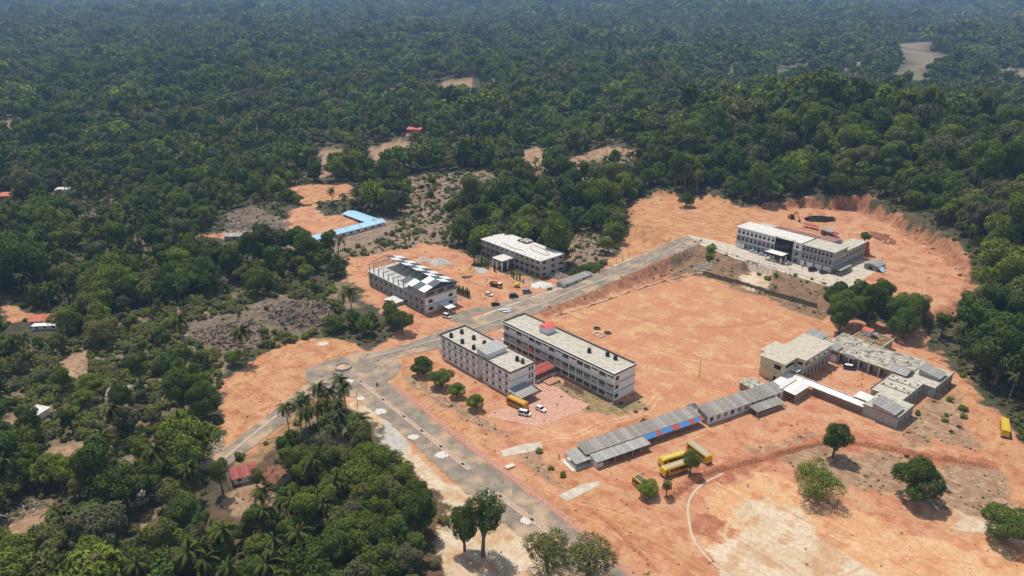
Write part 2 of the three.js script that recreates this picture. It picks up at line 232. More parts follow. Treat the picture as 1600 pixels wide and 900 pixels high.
// zone raster over the core, half-metre cells
const ZS = 0.5, ZW = Math.round((CORE.x1 - CORE.x0) / ZS), ZH = Math.round((CORE.z1 - CORE.z0) / ZS), zone = new Uint8Array(ZW * ZH);
function fillPoly(P, id) {
  const zs = P.map((p) => p[1]), j0 = Math.max(0, Math.floor((Math.min(...zs) - CORE.z0) / ZS)), j1 = Math.min(ZH - 1, Math.ceil((Math.max(...zs) - CORE.z0) / ZS));
  for (let j = j0; j <= j1; j++) {
    const z = CORE.z0 + (j + 0.5) * ZS, xs = [];
    for (let i = 0, k = P.length - 1; i < P.length; k = i++) if ((P[i][1] > z) !== (P[k][1] > z)) xs.push((P[k][0] - P[i][0]) * (z - P[i][1]) / (P[k][1] - P[i][1]) + P[i][0]);
    xs.sort((a, b) => a - b);
    for (let q = 0; q + 1 < xs.length; q += 2) for (let i = Math.max(0, Math.ceil((xs[q] - CORE.x0) / ZS)), e = Math.min(ZW - 1, Math.floor((xs[q + 1] - CORE.x0) / ZS)); i <= e; i++) zone[j * ZW + i] = id;
  }
}
// soils: three tones mixed by noise, the last number is the patch size in metres; veg: what grows
const Z = [
  { n: 'forest', c: [[63, 59, 38], [87, 76, 51], [51, 55, 32]], s: 14, veg: 1 },
  { n: 'scrub', c: [[122, 104, 80], [100, 92, 64], [140, 118, 94]], s: 9, veg: 2 },
  { n: 'orange', c: [[182, 127, 93], [188, 141, 106], [169, 108, 77]], s: 15, veg: 0 },
  { n: 'redder', c: [[178, 124, 85], [187, 141, 100], [163, 108, 73]], s: 11, veg: 0 },
  { n: 'sand', c: [[190, 164, 133], [200, 181, 156], [181, 144, 108]], s: 17, veg: 0 },
  { n: 'field', c: [[185, 134, 95], [179, 121, 88], [192, 151, 108]], s: 20, veg: 0 },
  { n: 'dry', c: [[156, 125, 98], [141, 107, 81], [168, 139, 110]], s: 7, veg: 0 },
  { n: 'rock', c: [[104, 89, 76], [122, 103, 86], [82, 71, 60]], s: 5, veg: 0 },
  { n: 'brown', c: [[133, 110, 92], [144, 121, 101], [108, 94, 72]], s: 8, veg: 3 },
  { n: 'gravel', c: [[172, 168, 161], [185, 176, 163], [161, 156, 148]], s: 4, veg: 0 },
  { n: 'darkred', c: [[163, 105, 78], [154, 93, 67], [174, 120, 89]], s: 6, veg: 0 },
  { n: 'paddy', c: [[128, 112, 92], [142, 124, 102], [116, 106, 80]], s: 26, veg: 0 },
  { n: 'palm', c: [[96, 88, 61], [81, 83, 52], [120, 101, 75]], s: 10, veg: 4 },
  { n: 'grassy', c: [[143, 119, 85], [127, 110, 72], [156, 129, 94]], s: 5, veg: 0 },
  { n: 'wood', c: [[87, 68, 48], [103, 80, 57], [68, 59, 38]], s: 8, veg: 5 },
  { n: 'slope', c: [[124, 98, 74], [138, 108, 80], [104, 84, 62]], s: 8, veg: 0 },
  { n: 'clay', c: [[158, 104, 74], [174, 124, 90], [130, 86, 62]], s: 5, veg: 0 },
  { n: 'verge', c: [[150, 112, 78], [118, 100, 66], [166, 124, 86]], s: 5, veg: 6 },
  { n: 'tan', c: [[195, 146, 103], [201, 160, 117], [185, 127, 88]], s: 18, veg: 0 },
];
const ZI = Object.fromEntries(Z.map((z, i) => [z.n, i]));
const grow = (P, d) => { const cx = P.reduce((s, p) => s + p[0], 0) / P.length, cz = P.reduce((s, p) => s + p[1], 0) / P.length; return P.map((p) => { const l = Math.hypot(p[0] - cx, p[1] - cz); return [p[0] + (p[0] - cx) / l * d, p[1] + (p[1] - cz) / l * d]; }); };
LAY.cliff = grow(LAY.terraceD, 6);
for (const [poly, id] of [
  ['scrubL', 'scrub'], ['scrubL2', 'scrub'], ['palms1', 'palm'], ['palms2', 'palm'], ['palms3', 'palm'], ['palms4', 'palm'], ['grove', 'wood'],
  ['brownScrub', 'brown'], ['brownScrub2', 'brown'], ['cliff', 'clay'], ['campus', 'orange'], ['terraceD', 'orange'], ['palms5', 'palm'], ['gapNE', 'redder'], ['vergeSW', 'verge'], ['leftField', 'redder'], ['yard', 'orange'], ['neArea', 'redder'], ['dBack', 'orange'],
  ['central', 'orange'], ['field', 'field'], ['embank', 'clay'], ['bermSlope', 'slope'], ['cutpit', 'sand'], ['roadsideL', 'sand'], ['gravelBlue', 'gravel'], ['sandRight', 'tan'], ['paleStreak', 'sand'], ['paleStreak2', 'sand'], ['scrubRight', 'dry'], ['dryTri', 'dry'],
  ['redPatch', 'darkred'], ['brownA', 'dry'], ['rightTrack', 'redder'], ['dryE', 'dry'], ['redStrip', 'redder'], ['redStrip2', 'redder'], ['brownB', 'dry'], ['courtSoil', 'orange'], ['grassB', 'grassy'], ['dryStrip', 'dry'], ['greyRock1', 'rock'], ['greyRock2', 'rock'], ['greyRock3', 'rock'], ['greyRock4', 'rock'], ['greyRock5', 'rock'], ['blueFront', 'brown'], ['blueYard', 'orange'],
  ['redClear1', 'redder'], ['clear3', 'brown'], ['clear4', 'brown'], ['clear5', 'dry'], ['clear6', 'dry'], ['clear8', 'slope'], ['leftBare1', 'redder'], ['leftBare2', 'dry'], ['leftBare3', 'dry'], ['leftBare4', 'dry'], ['leftBare5', 'dry'], ['houseYard', 'dry'], ['path', 'dry'],
]) fillPoly(LAY[poly], ZI[id]);
{ const P = LAY.berm, w = 2.6, Lp = [], Rp = []; P.forEach((p, i) => { const a = P[Math.max(0, i - 1)], b = P[Math.min(P.length - 1, i + 1)], l = Math.hypot(b[0] - a[0], b[1] - a[1]), nx = -(b[1] - a[1]) / l, nz = (b[0] - a[0]) / l; Lp.push([p[0] + nx * w, p[1] + nz * w]); Rp.unshift([p[0] - nx * w, p[1] - nz * w]); }); fillPoly([...Lp, ...Rp], ZI.darkred); }
const FARCLEAR = ['paddy1', 'paddy2', 'paddy3', 'clear3', 'clear4', 'clear5', 'clear6', 'clear7', 'palms6'];
function zoneAt(x, z) {
  const i = Math.floor((x - CORE.x0) / ZS), j = Math.floor((z - CORE.z0) / ZS);
  if (i >= 0 && j >= 0 && i < ZW && j < ZH) return zone[j * ZW + i];
  if (z < -500) for (const k of FARCLEAR) { if (sdPoly(LAY[k], x, z) < 0) return k === 'palms6' ? ZI.palm : k.startsWith('clear') ? ZI.dry : ZI.paddy; }
  return 0;
}
function groundTexture() {
  const N = 2048, d = new Uint8Array(N * N * 4), xs = new Float64Array(N);
  for (let i = 0; i < N; i++) xs[i] = unwarp((i + 0.5) / N, CORE.x0, CORE.x1);
  const hash = rng(5), jit = new Float32Array(8192); for (let i = 0; i < 8192; i++) jit[i] = hash() * 2 - 1;
  for (let j = 0; j < N; j++) {
    const z = unwarp(1 - (j + 0.5) / N, CORE.z0, CORE.z1), core = z > CORE.z0 && z < CORE.z1;   // row 0 is v = 0, the near end
    for (let i = 0; i < N; i++) {
      const x = xs[i], o = (j * N + i) * 4, inC = core && x > CORE.x0 && x < CORE.x1;
      let r = 0, g = 0, b = 0;
      const w1 = nA(x / 7, z / 7), w2 = nB(x / 7, z / 7), m1 = nC(x / 2.3, z / 2.3), w3 = inC ? nC(x / 24, z / 24) : 0, w4 = inC ? nA(x / 24 + 50, z / 24) : 0, q = (i * 7 + j * 131) & 8191;
      const S = inC ? 3 : 1, su = x * 0.665 + z * 0.747, sv = x * 0.747 - z * 0.665, str = inC ? 0.55 * fbm(nA, su / 26, sv / 2.4, 3) + 0.3 * fbm(nB, su / 3.2 + 9, sv / 30, 2) : 0;
      for (let s = 0; s < S; s++) {
        const zn = Z[zoneAt(x + w1 * 1.8 + w3 * 3.2 + m1 * 0.6 + jit[(q + s * 17) & 8191] * 1.0, z + w2 * 1.8 + w4 * 3.2 + jit[(q + s * 29 + 5) & 8191] * 0.8)];
        const a = clamp(0.5 + fbm(nB, x / zn.s, z / zn.s, inC ? 4 : 2) * 1.5 + str), c = clamp(fbm(nC, x / zn.s / 0.7 + 30, z / zn.s / 0.7, inC ? 4 : 1) * 2.3 - 0.1 - str), [A, B, C] = zn.c;
        r += mix(mix(A[0], B[0], a), C[0], c); g += mix(mix(A[1], B[1], a), C[1], c); b += mix(mix(A[2], B[2], a), C[2], c);
      }
      const k = (1 + 0.05 * m1 + 0.045 * jit[q] + (inC ? 0.05 * nA(x / 0.9, z / 0.9) : 0)) / S;
      d[o] = clamp(r * k, 0, 255); d[o + 1] = clamp(g * k, 0, 255); d[o + 2] = clamp(b * k, 0, 255); d[o + 3] = 255;
    }
  }
  // tyre tracks and footpaths worn into the soil
  const put = (x, z, w, c, al) => {
    const i = Math.round(warp(x, CORE.x0, CORE.x1) * N), j = Math.round((1 - warp(z, CORE.z0, CORE.z1)) * N), n = Math.ceil(w / 0.3);
    for (let a = -n; a <= n; a++) for (let e = -n; e <= n; e++) { const o = ((j + a) * N + i + e) * 4; if (o < 0 || o >= d.length) continue; const t = al * clamp(1 - Math.hypot(a * 0.24, e * 0.33) / w) * (0.6 + 0.4 * jit[(o >> 2) & 8191]); for (let c3 = 0; c3 < 3; c3++) d[o + c3] = mix(d[o + c3], c[c3], t); }
  };
  const track = (P, gauge, c, al, w = 0.45) => {
    const cv = new THREE.CatmullRomCurve3(P.map((p) => new THREE.Vector3(p[0], 0, p[1]))), n = Math.ceil(cv.getLength() / 0.3);
    for (let i = 0; i <= n; i++) { const p = cv.getPoint(i / n), t = cv.getTangent(i / n), a = al * (0.6 + 0.4 * nA(p.x / 4, p.z / 4)); for (const s of gauge ? [-gauge, gauge] : [0]) put(p.x + t.z * s, p.z - t.x * s, w, c, a); }
  };
  for (const [P, g, c, al, w] of TRACKS) track(P, g, c, al, w);
  const t = new THREE.DataTexture(d, N, N); t.magFilter = t.minFilter = THREE.LinearFilter; t.colorSpace = THREE.SRGBColorSpace; t.needsUpdate = true; return t;
}
const TR_L = [226, 190, 150], TR_D = [168, 98, 62];
const TRACKS = [
  [[[72, -170], [84, -178], [100, -176], [112, -166], [118, -152]], 0.8, TR_L, 0.35], [[[56, -182], [66, -172], [80, -158], [96, -142]], 0.8, TR_L, 0.4], [[[60, -190], [76, -176], [92, -160], [112, -140]], 0, TR_L, 0.5, 0.8],
  [[[-95, -245], [-84, -258], [-72, -262], [-66, -252], [-76, -240], [-90, -236]], 0.8, TR_L, 0.3], [[[-92, -250], [-82, -262], [-70, -266], [-62, -258]], 0.8, TR_L, 0.3],
  [[[20, -215], [40, -206], [64, -216], [90, -236], [104, -246]], 0.9, TR_D, 0.3, 0.6], [[[28, -190], [50, -186], [70, -200], [100, -216], [130, -214], [150, -200], [158, -180]], 0.9, TR_D, 0.35, 0.7],
  [[[150, -250], [154, -236], [160, -220], [166, -200], [172, -180]], 0.9, TR_L, 0.35, 0.7], [[[40, -320], [70, -300], [100, -300], [120, -310]], 0, TR_D, 0.25, 1.2], [[[50, -280], [70, -268], [95, -262], [112, -268]], 0, TR_L, 0.25, 1.5],
  [[[55, -258], [75, -250], [92, -252], [108, -262]], 0, TR_D, 0.4, 0.5], [[[6, -222], [18, -214], [30, -222], [44, -228], [52, -240]], 1, TR_L, 0.35, 0.9], [[[190, -420], [200, -390], [202, -360], [190, -330], [180, -310]], 1, TR_L, 0.3, 0.8],
  [[[-48, -345], [-30, -350], [-10, -340], [5, -345]], 0.8, TR_L, 0.35], [[[-55, -375], [-30, -366], [-12, -350]], 0.8, TR_L, 0.3], [[[10, -178], [24, -172], [40, -160], [60, -146]], 0.9, TR_D, 0.3, 0.6], [[[16, -182], [30, -176], [48, -164], [70, -150]], 0.9, TR_L, 0.3, 0.6],
  [[[0, -206], [14, -212], [30, -214], [60, -226], [96, -246]], 0.9, TR_L, 0.3, 0.5], [[[24, -186], [44, -176], [60, -166], [72, -150], [78, -134]], 0.9, TR_D, 0.35, 0.5], [[[20, -176], [36, -166], [52, -150]], 0.9, TR_D, 0.4, 0.5], [[[30, -205], [52, -210], [80, -228], [110, -236], [140, -224], [158, -204]], 0.9, TR_L, 0.35, 0.5],
  [[[66, -196], [84, -204], [104, -214], [126, -214]], 0.9, TR_D, 0.35, 0.5], [[[45, -285], [62, -305], [90, -322], [118, -318]], 0.9, TR_L, 0.22, 0.5], [[[50, -262], [70, -285], [100, -290], [124, -300]], 0.9, TR_D, 0.2, 0.5], [[[88, -440], [110, -452], [140, -440], [170, -430], [196, -410]], 0.9, TR_L, 0.3, 0.6], [[[95, -425], [120, -435], [150, -432]], 0.9, TR_D, 0.3, 0.6],
  [[[-100, -236], [-90, -250], [-80, -270], [-72, -280]], 0.9, TR_D, 0.35, 0.5], [[[-86, -228], [-76, -244], [-66, -252]], 0.9, TR_L, 0.35, 0.5], [[[-24, -352], [-10, -356], [6, -350]], 0.9, TR_D, 0.3, 0.5], [[[80, -150], [100, -158], [124, -154]], 0, TR_D, 0.3, 0.6], [[[66, -160], [90, -166], [110, -150]], 0.9, TR_D, 0.22, 0.5], [[[120, -246], [130, -250], [138, -244]], 0.9, TR_L, 0.3, 0.5],
];
{
  const line = (a, b, step, lo, hi) => { const l = [], n = Math.round((b - a) / step); for (let i = 0; i <= n; i++) l.push(mix(a, b, i / n)); let s = step, v = a; while (v > lo) { s *= 1.14; v = Math.max(lo, v - s); l.unshift(v); } s = step; v = b; while (v < hi) { s *= 1.14; v = Math.min(hi, v + s); l.push(v); } return l; };
  const xs = line(CORE.x0, CORE.x1, 1.7, -9000, 9000), zs = line(CORE.z0, CORE.z1, 1.7, -9600, 900), nx = xs.length, nz = zs.length;
  const P = new Float32Array(nx * nz * 3), U = new Float32Array(nx * nz * 2), I = [];
  for (let j = 0; j < nz; j++) for (let i = 0; i < nx; i++) {
    const k = j * nx + i; P[k * 3] = xs[i]; P[k * 3 + 1] = H(xs[i], zs[j]); P[k * 3 + 2] = zs[j];
    U[k * 2] = warp(xs[i], CORE.x0, CORE.x1); U[k * 2 + 1] = 1 - warp(zs[j], CORE.z0, CORE.z1);
    if (i + 1 < nx && j + 1 < nz) I.push(k, k + nx, k + 1, k + 1, k + nx, k + nx + 1);
  }
  const g = new THREE.BufferGeometry(); g.setAttribute('position', new THREE.BufferAttribute(P, 3)); g.setAttribute('uv', new THREE.BufferAttribute(U, 2)); g.setIndex(I); g.computeVertexNormals();
  struct('ground', g, new THREE.MeshStandardMaterial({ map: groundTexture(), roughness: 0.97, side: THREE.DoubleSide }));
}
// trees told apart in the view: kind, tint, x, z, width scale, height scale, name, label
const SINGLES = [
  [3, 1, -33.6, -256.5, 1.15, 0.9, 0, 'dark green round tree, uppermost of the row beside the white hostel block'],
  [0, 0, -26, -246.7, 1.02, 0.85, 0, 'mid green spreading tree, second in the row beside the white hostel block'],
  [3, 4, -19.7, -239.8, 0.82, 0.68, 0, 'bright green small tree, third in the row beside the white hostel block'],
  [3, 4, -12.7, -231.1, 0.82, 0.72, 0, 'bright green round tree, last in the row nearest the hostel bus'],
  [2, 2, 87.5, -183, 1.45, 1.15, 0, 'light green open-crowned tree alone on the sandy field'],
  [1, 1, 100.5, -202.5, 1.2, 1.3, 0, 'dense dark tree standing astride the red earth berm'],
  [3, 1, 115.8, -181.9, 1.75, 1.65, 0, 'large dense dark round tree beside the low wall on the sandy field'],
  [0, 0, 131.1, -164.3, 1.5, 1.25, 0, 'green round tree at the right edge of the sandy field'],
  [0, 4, 39.4, -183.3, 0.72, 0.6, 0, 'small bright green tree leaning over the lone parked bus'],
  [4, 3, 44.5, -182.5, 0.5, 0.5, 0, 'thin pale sapling beside the pair of yellow buses'],
  [1, 2, 53.8, -193.5, 0.72, 0.92, 0, 'slender light green tree between the parked yellow buses'],
  [1, 1, -19.7, -376.5, 1.05, 1.45, 0, 'tall dense dark tree at the left end of the unfinished white-roofed building'],
  [3, 0, 35.5, -358.5, 0.95, 0.75, 0, 'left half of the green thicket beside the low roadside hut'],
  [0, 0, 41, -358, 0.95, 0.75, 0, 'right half of the green thicket beside the low roadside hut'],
  [3, 1, 108.3, -462, 1.3, 1.05, 0, 'lone dark round tree on the bare red ground at the wood edge'],
  [0, 1, -46.4, -292.9, 1.2, 1.25, 0, 'dark tree at the roadside below the chequered-roof hall'],
  [1, 0, -51, -299, 1.0, 1.1, 0, 'green tree just behind the dark roadside tree by the chequered-roof hall'],
  [1, 1, -113, -229, 1.6, 1.75, 0, 'big dark tree at the left edge of the bare red plot'],
  [3, 1, -105, -226, 1.6, 1.6, 0, 'big dark bushy tree casting shade on the bare red plot'],
  [0, 4, -107.5, -264, 0.8, 0.8, 0, 'bright green bushy tree above the bare red plot'],
  [1, 1, -134.5, -230, 1.05, 1.15, 0, 'dark tree beside the grey-roofed hut on the left slope'],
  [3, 4, -153, -243.5, 1.15, 0.9, 0, 'bright green round tree behind the grey-roofed hut'],
  [3, 2, -150.4, -234.6, 1.05, 0.75, 0, 'light green round tree left of the grey-roofed hut'],
  [0, 0, 143, -300.5, 1.8, 2.05, 0, 'green tree at the corner of the big playing field'],
  [1, 5, 137.5, -292, 1.5, 1.6, 0, 'deep green tree nearest the courtyard among the field corner trees'],
  [3, 1, 145, -314, 1.55, 1.7, 0, 'dark tree just below the glass-fronted building forecourt'],
  [1, 1, 153.5, -301, 1.45, 2.0, 0, 'dark upright tree in the middle of the field corner trees'],
  [0, 0, 165, -297, 1.9, 2.0, 0, 'wide green tree above the courtyard block'],
  [3, 5, 162, -287, 1.55, 1.7, 0, 'deep green tree beside the terrace with the red-roofed hut'],
  [1, 0, 163, -312, 1.35, 1.4, 0, 'green tree below the grey shed by the earth cut'],
  [4, 3, 174, -302, 1.5, 1.2, 0, 'pale thin tree at the right of the field corner trees'],
  [1, 1, 181, -255, 1.6, 1.7, 0, 'dark tree right of the courtyard block beside the dirt track'],
  [4, 1, -7.4, -158.5, 1.6, 1.75, 0, 'tall open tree with forked trunk at the lower edge of the road'],
  [1, 5, -12.5, -160.5, 1.05, 1.45, 0, 'deep green tree left of the forked tree at the lower edge'],
  [2, 3, 9, -153, 1.25, 1.35, 0, 'olive feathery tree hanging over the main road at the lower edge'],
  [2, 3, 19.5, -151, 1.3, 1.3, 0, 'olive spreading tree right of the main road at the lower edge'],
  [4, 3, -74.5, -186, 0.7, 0.7, 0, 'small greyish tree in the yard of the red-roofed cottage'],
  [4, 0, -84, -184, 0.9, 1.1, 0, 'thin green tree left of the red-roofed cottage'],
  [1, 1, -96, -201, 0.75, 1.15, 0, 'narrow dark tree at the lower end of the side road'],
];
const PALMSINGLES = [
  [1, -56.5, -227, 1.05, 'coconut palm between the fork tip and the street pole'], [0, -61, -224.5, 1.1, 'coconut palm right behind the pair at the fork tip'], [2, -63.5, -216, 1.05, 'full-crowned coconut palm in the heart of the road fork'], [1, -70, -218.5, 1.0, 'coconut palm third along the side road kerb'], [0, -55, -211.5, 1.0, 'coconut palm nearest the pale gravel by the main road'],
  [0, -60, -233, 1.14, 'coconut palm at the tip of the road fork'], [1, -64.5, -226, 1.14, 'tall coconut palm behind the tip of the road fork'], [2, -68, -221.5, 1.08, 'coconut palm leaning over the side road'],
  [0, -62, -219, 1.02, 'coconut palm in the middle of the road fork'], [1, -57, -216, 1.08, 'coconut palm beside the tall street pole'], [2, -66.5, -213, 1.02, 'low coconut palm in the lower part of the road fork'], [0, -59.5, -209, 0.96, 'small coconut palm below the others in the road fork'],
  [1, -73, -215, 1.02, 'coconut palm close to the side road kerb'], [0, -103.5, -188.5, 1.20, 'coconut palm standing alone by the broken path at lower left'],
];
const CLEARINGS = [[-72, -340, 9], [-66, -332, 9], [-58, -325, 9], [-50, -316, 8], [-79, -351, 8], [-78, -332, 9], [-69, -321, 9], [-61, -311, 8], [-105, -404, 7], [-98, -402, 7], [-90, -412, 9], [-82, -425, 9], [-112, -398, 7], [-117, -405, 8], [-121, -398, 8], [-114, -390, 7], [-160, -404, 9], [-150, -402, 9], [-169, -403, 8], [-156, -394, 9], [-144, -409, 8], [-146, -396, 8], [-166, -394, 8]];
const HOUSEKEEP = [[-12, -386, 9], [-4, -392, 9], [-6, -379, 9], [2, -384, 10], [1, -370, 9], [8, -378, 10], [8, -364, 9], [16, -368, 9], [19, -362, 8], [-92.7, -725, 9], [-98.9, -571, 6], [-338, -503, 10], [-201, -301, 9], [-140, -239.5, 5], [-164, -229, 7], [-264, -407, 6], [-78, -191, 8], [15.9, -531, 5], [-192, -409, 6], [-155, -419, 12], [-95, -440, 14], [-110, -415, 10], [-80, -443, 10], [-93, -456, 14], [-85, -455, 10], [-311, -519, 8], [160, -452, 8]];
// ---------------------------------------------------------------- plants
const leafMat = (c) => new THREE.MeshPhysicalMaterial({ color: c, vertexColors: true, roughness: 1, specularIntensity: 0.1, side: THREE.DoubleSide, transmission: 0.22, thickness: 0 });
const BARK = [0.16, 0.12, 0.085];
function leavesToGeo(P, N, C) {
  const g = new THREE.BufferGeometry(); g.setAttribute('position', new THREE.Float32BufferAttribute(P, 3)); g.setAttribute('normal', new THREE.Float32BufferAttribute(N, 3)); g.setAttribute('color', new THREE.Float32BufferAttribute(C, 3)); return g;
}
const _a = new THREE.Vector3(), _b = new THREE.Vector3(), _n = new THREE.Vector3(), _p = new THREE.Vector3();
function leafQuad(R, P, N, C, p, n, size, col) {   // one bent tuft of leaves
  _a.set(R() - 0.5, R() - 0.5, R() - 0.5).cross(n).normalize(); _b.crossVectors(n, _a);
  const l = size * (0.65 + 0.6 * R()), w = l * (0.5 + 0.35 * R()), bend = -l * 0.25;
  const q = (s, t, d) => [p.x + _a.x * s + _b.x * t + n.x * d, p.y + _a.y * s + _b.y * t + n.y * d, p.z + _a.z * s + _b.z * t + n.z * d];
  const A = q(-l / 2, -w * 0.25, bend), B = q(0, -w / 2, 0), D = q(l / 2, w * 0.2, bend), E2 = q(0, w / 2, 0.05 * l);
  P.push(...A, ...B, ...E2, ...B, ...D, ...E2);
  for (let i = 0; i < 6; i++) { N.push(n.x, n.y, n.z); C.push(...col); }
}
function lobesOf(R, o) {
  const L = [];
  for (let i = 0; i < o.lobes; i++) {
    const th = R() * 6.283, cz = R() * 1.7 - 0.7, s = Math.sqrt(Math.max(0, 1 - cz * cz)), f = 0.35 + 0.5 * R();
    L.push([Math.cos(th) * s * o.rx * f, o.trunkH + o.ry + cz * o.ry * f * 1.05, Math.sin(th) * s * o.rx * f, o.lr * (0.65 + 0.6 * R())]);
  }
  return L;
}
function crownGeo(seed, o, n, leaf) {
  const R = rng(seed * 7 + 1), L = lobesOf(rng(seed), o), P = [], N = [], C = [], tw = L.reduce((s, l) => s + l[3] * l[3], 0);
  const tone = L.map(() => 0.82 + 0.36 * R());
  let made = 0, tries = 0;
  while (made < n && tries++ < n * 6) {
    let t = R() * tw, k = 0; while (k < L.length - 1 && (t -= L[k][3] * L[k][3]) > 0) k++;
    const l = L[k], th = R() * 6.283, cz = clamp(R() * 2 - 0.82, -1, 1), s = Math.sqrt(1 - cz * cz), f = l[3] * (0.78 + 0.28 * R() * (o.loose || 1));
    _n.set(Math.cos(th) * s, cz, Math.sin(th) * s); _p.set(l[0] + _n.x * f, l[1] + _n.y * f * 0.85, l[2] + _n.z * f);
    if (L.some((m, i) => i !== k && (m[0] - _p.x) ** 2 + ((m[1] - _p.y) / 0.85) ** 2 + (m[2] - _p.z) ** 2 < (m[3] * 0.72) ** 2)) continue;
    const v = tone[k] * (0.75 + 0.5 * R()), y = R() * 0.25;
    _n.x += (R() - 0.5) * 1.5; _n.y += (R() - 0.3) * 1.3; _n.z += (R() - 0.5) * 1.5; _n.normalize();
    leafQuad(R, P, N, C, _p, _n.clone(), leaf, [v * (1 + y * 0.6), v, v * (1 - y)]); made++;
  }
  return leavesToGeo(P, N, C);
}
function limb(pts, r0, r1, n = 6) {
  const c = new THREE.CatmullRomCurve3(pts.map((p) => new THREE.Vector3(...p))), g = new THREE.TubeGeometry(c, pts.length * 2, 1, n, false), pos = g.attributes.position, rings = pts.length * 2 + 1;
  for (let i = 0; i < rings; i++) { const ce = c.getPointAt(i / (rings - 1)), r = mix(r0, r1, i / (rings - 1)); for (let j = 0; j <= n; j++) { const k = i * (n + 1) + j; pos.setXYZ(k, ce.x + (pos.getX(k) - ce.x) * r, ce.y + (pos.getY(k) - ce.y) * r, ce.z + (pos.getZ(k) - ce.z) * r); } }
  g.computeVertexNormals(); return g;
}
function trunkGeo(seed, o) {
  const R = rng(seed * 13 + 5), L = lobesOf(rng(seed), o), r = 0.06 * (o.rx + o.ry) / 2 + 0.14, top = [R() * 0.5 - 0.25, o.trunkH + o.ry * 0.5, R() * 0.5 - 0.25], fork = [top[0] * 0.6, o.trunkH * 0.9, top[2] * 0.6];
  const list = [limb([[0, -0.6, 0], [fork[0] * 0.4 + 0.1, o.trunkH * 0.45, fork[2] * 0.4], fork, top], r * 1.25, r * 0.5)];
  for (const l of L.slice(0, 6)) list.push(limb([fork, [mix(fork[0], l[0], 0.5), mix(fork[1], l[1], 0.45) + 0.2, mix(fork[2], l[2], 0.5)], [l[0], l[1], l[2]]], r * 0.55, r * 0.12, 5));
  return merge(list);
}
const bareCol = (g, c) => { const n = g.attributes.position.count, a = new Float32Array(n * 3); for (let i = 0; i < n; i++) a.set(c, i * 3); g.setAttribute('color', new THREE.BufferAttribute(a, 3)); g.deleteAttribute('uv'); return g; };
const KIND = [
  { name: 'broadleaf_tree', trunkH: 1.5, rx: 4.4, ry: 3.3, lobes: 24, lr: 1.55, loose: 1.5 },
  { name: 'broadleaf_tree', trunkH: 1.9, rx: 3.5, ry: 4.3, lobes: 24, lr: 1.4, loose: 1.6 },
  { name: 'broadleaf_tree', trunkH: 2.6, rx: 5.0, ry: 2.8, lobes: 26, lr: 1.35, loose: 2.0 },
  { name: 'broadleaf_tree', trunkH: 1.2, rx: 3.7, ry: 3.5, lobes: 26, lr: 1.5, loose: 1.4 },
  { name: 'broadleaf_tree', trunkH: 3.4, rx: 3.1, ry: 3.7, lobes: 16, lr: 1.3, loose: 2.0 },
];
const NEAR = KIND.map((k, i) => ({ crown: crownGeo(41 + i, k, 5000, 0.5), trunk: trunkGeo(41 + i, k) }));
const MID = KIND.map((k, i) => merge([crownGeo(41 + i, k, 1700, 0.85), bareCol(trunkGeo(41 + i, k), [2.2, 1.05, 2.4])]));
const LOW = KIND.map((k, i) => crownGeo(41 + i, k, 420, 1.6));
const TINY = KIND.slice(0, 4).map((k, i) => crownGeo(41 + i, k, 110, 2.9));
const GREEN = [[0.112, 0.160, 0.027], [0.076, 0.114, 0.023], [0.152, 0.200, 0.033], [0.146, 0.164, 0.048], [0.170, 0.226, 0.034], [0.090, 0.142, 0.028], [0.170, 0.172, 0.062], [0.134, 0.148, 0.078]].map((c) => new THREE.Color().setRGB(...c));
const TINT = ['mid green', 'dark green', 'light green', 'olive green', 'bright green', 'deep green', 'dry yellowish', 'greyish green'];
const LEAF = GREEN.map((c) => leafMat(c));
const barkM = mat(new THREE.Color().setRGB(...BARK), { roughness: 0.95 });
const FINE = KIND.map((k, i) => crownGeo(41 + i, k, [11500, 11500, 6500, 11500, 6000][i], 0.33));
const PROTO = new Map();
function tree(k, t, x, z, sx, sy, ry, name, label, group, y, fine) {
  const key = k + '_' + t + (fine ? 'f' : ''); let o;
  if (!PROTO.has(key)) { o = new THREE.Group(); mesh('trunk', NEAR[k].trunk, barkM, o); mesh('crown', fine ? FINE[k] : NEAR[k].crown, LEAF[t], o); PROTO.set(key, o); }
  o = PROTO.get(key).clone(); o.name = numbered(name); o.position.set(x, y ?? H(x, z) - 0.15, z); o.rotation.y = ry; o.scale.set(sx, sy, sx);
  o.userData = { label, category: 'tree' }; if (group) o.userData.group = group; scene.add(o); return o;
}
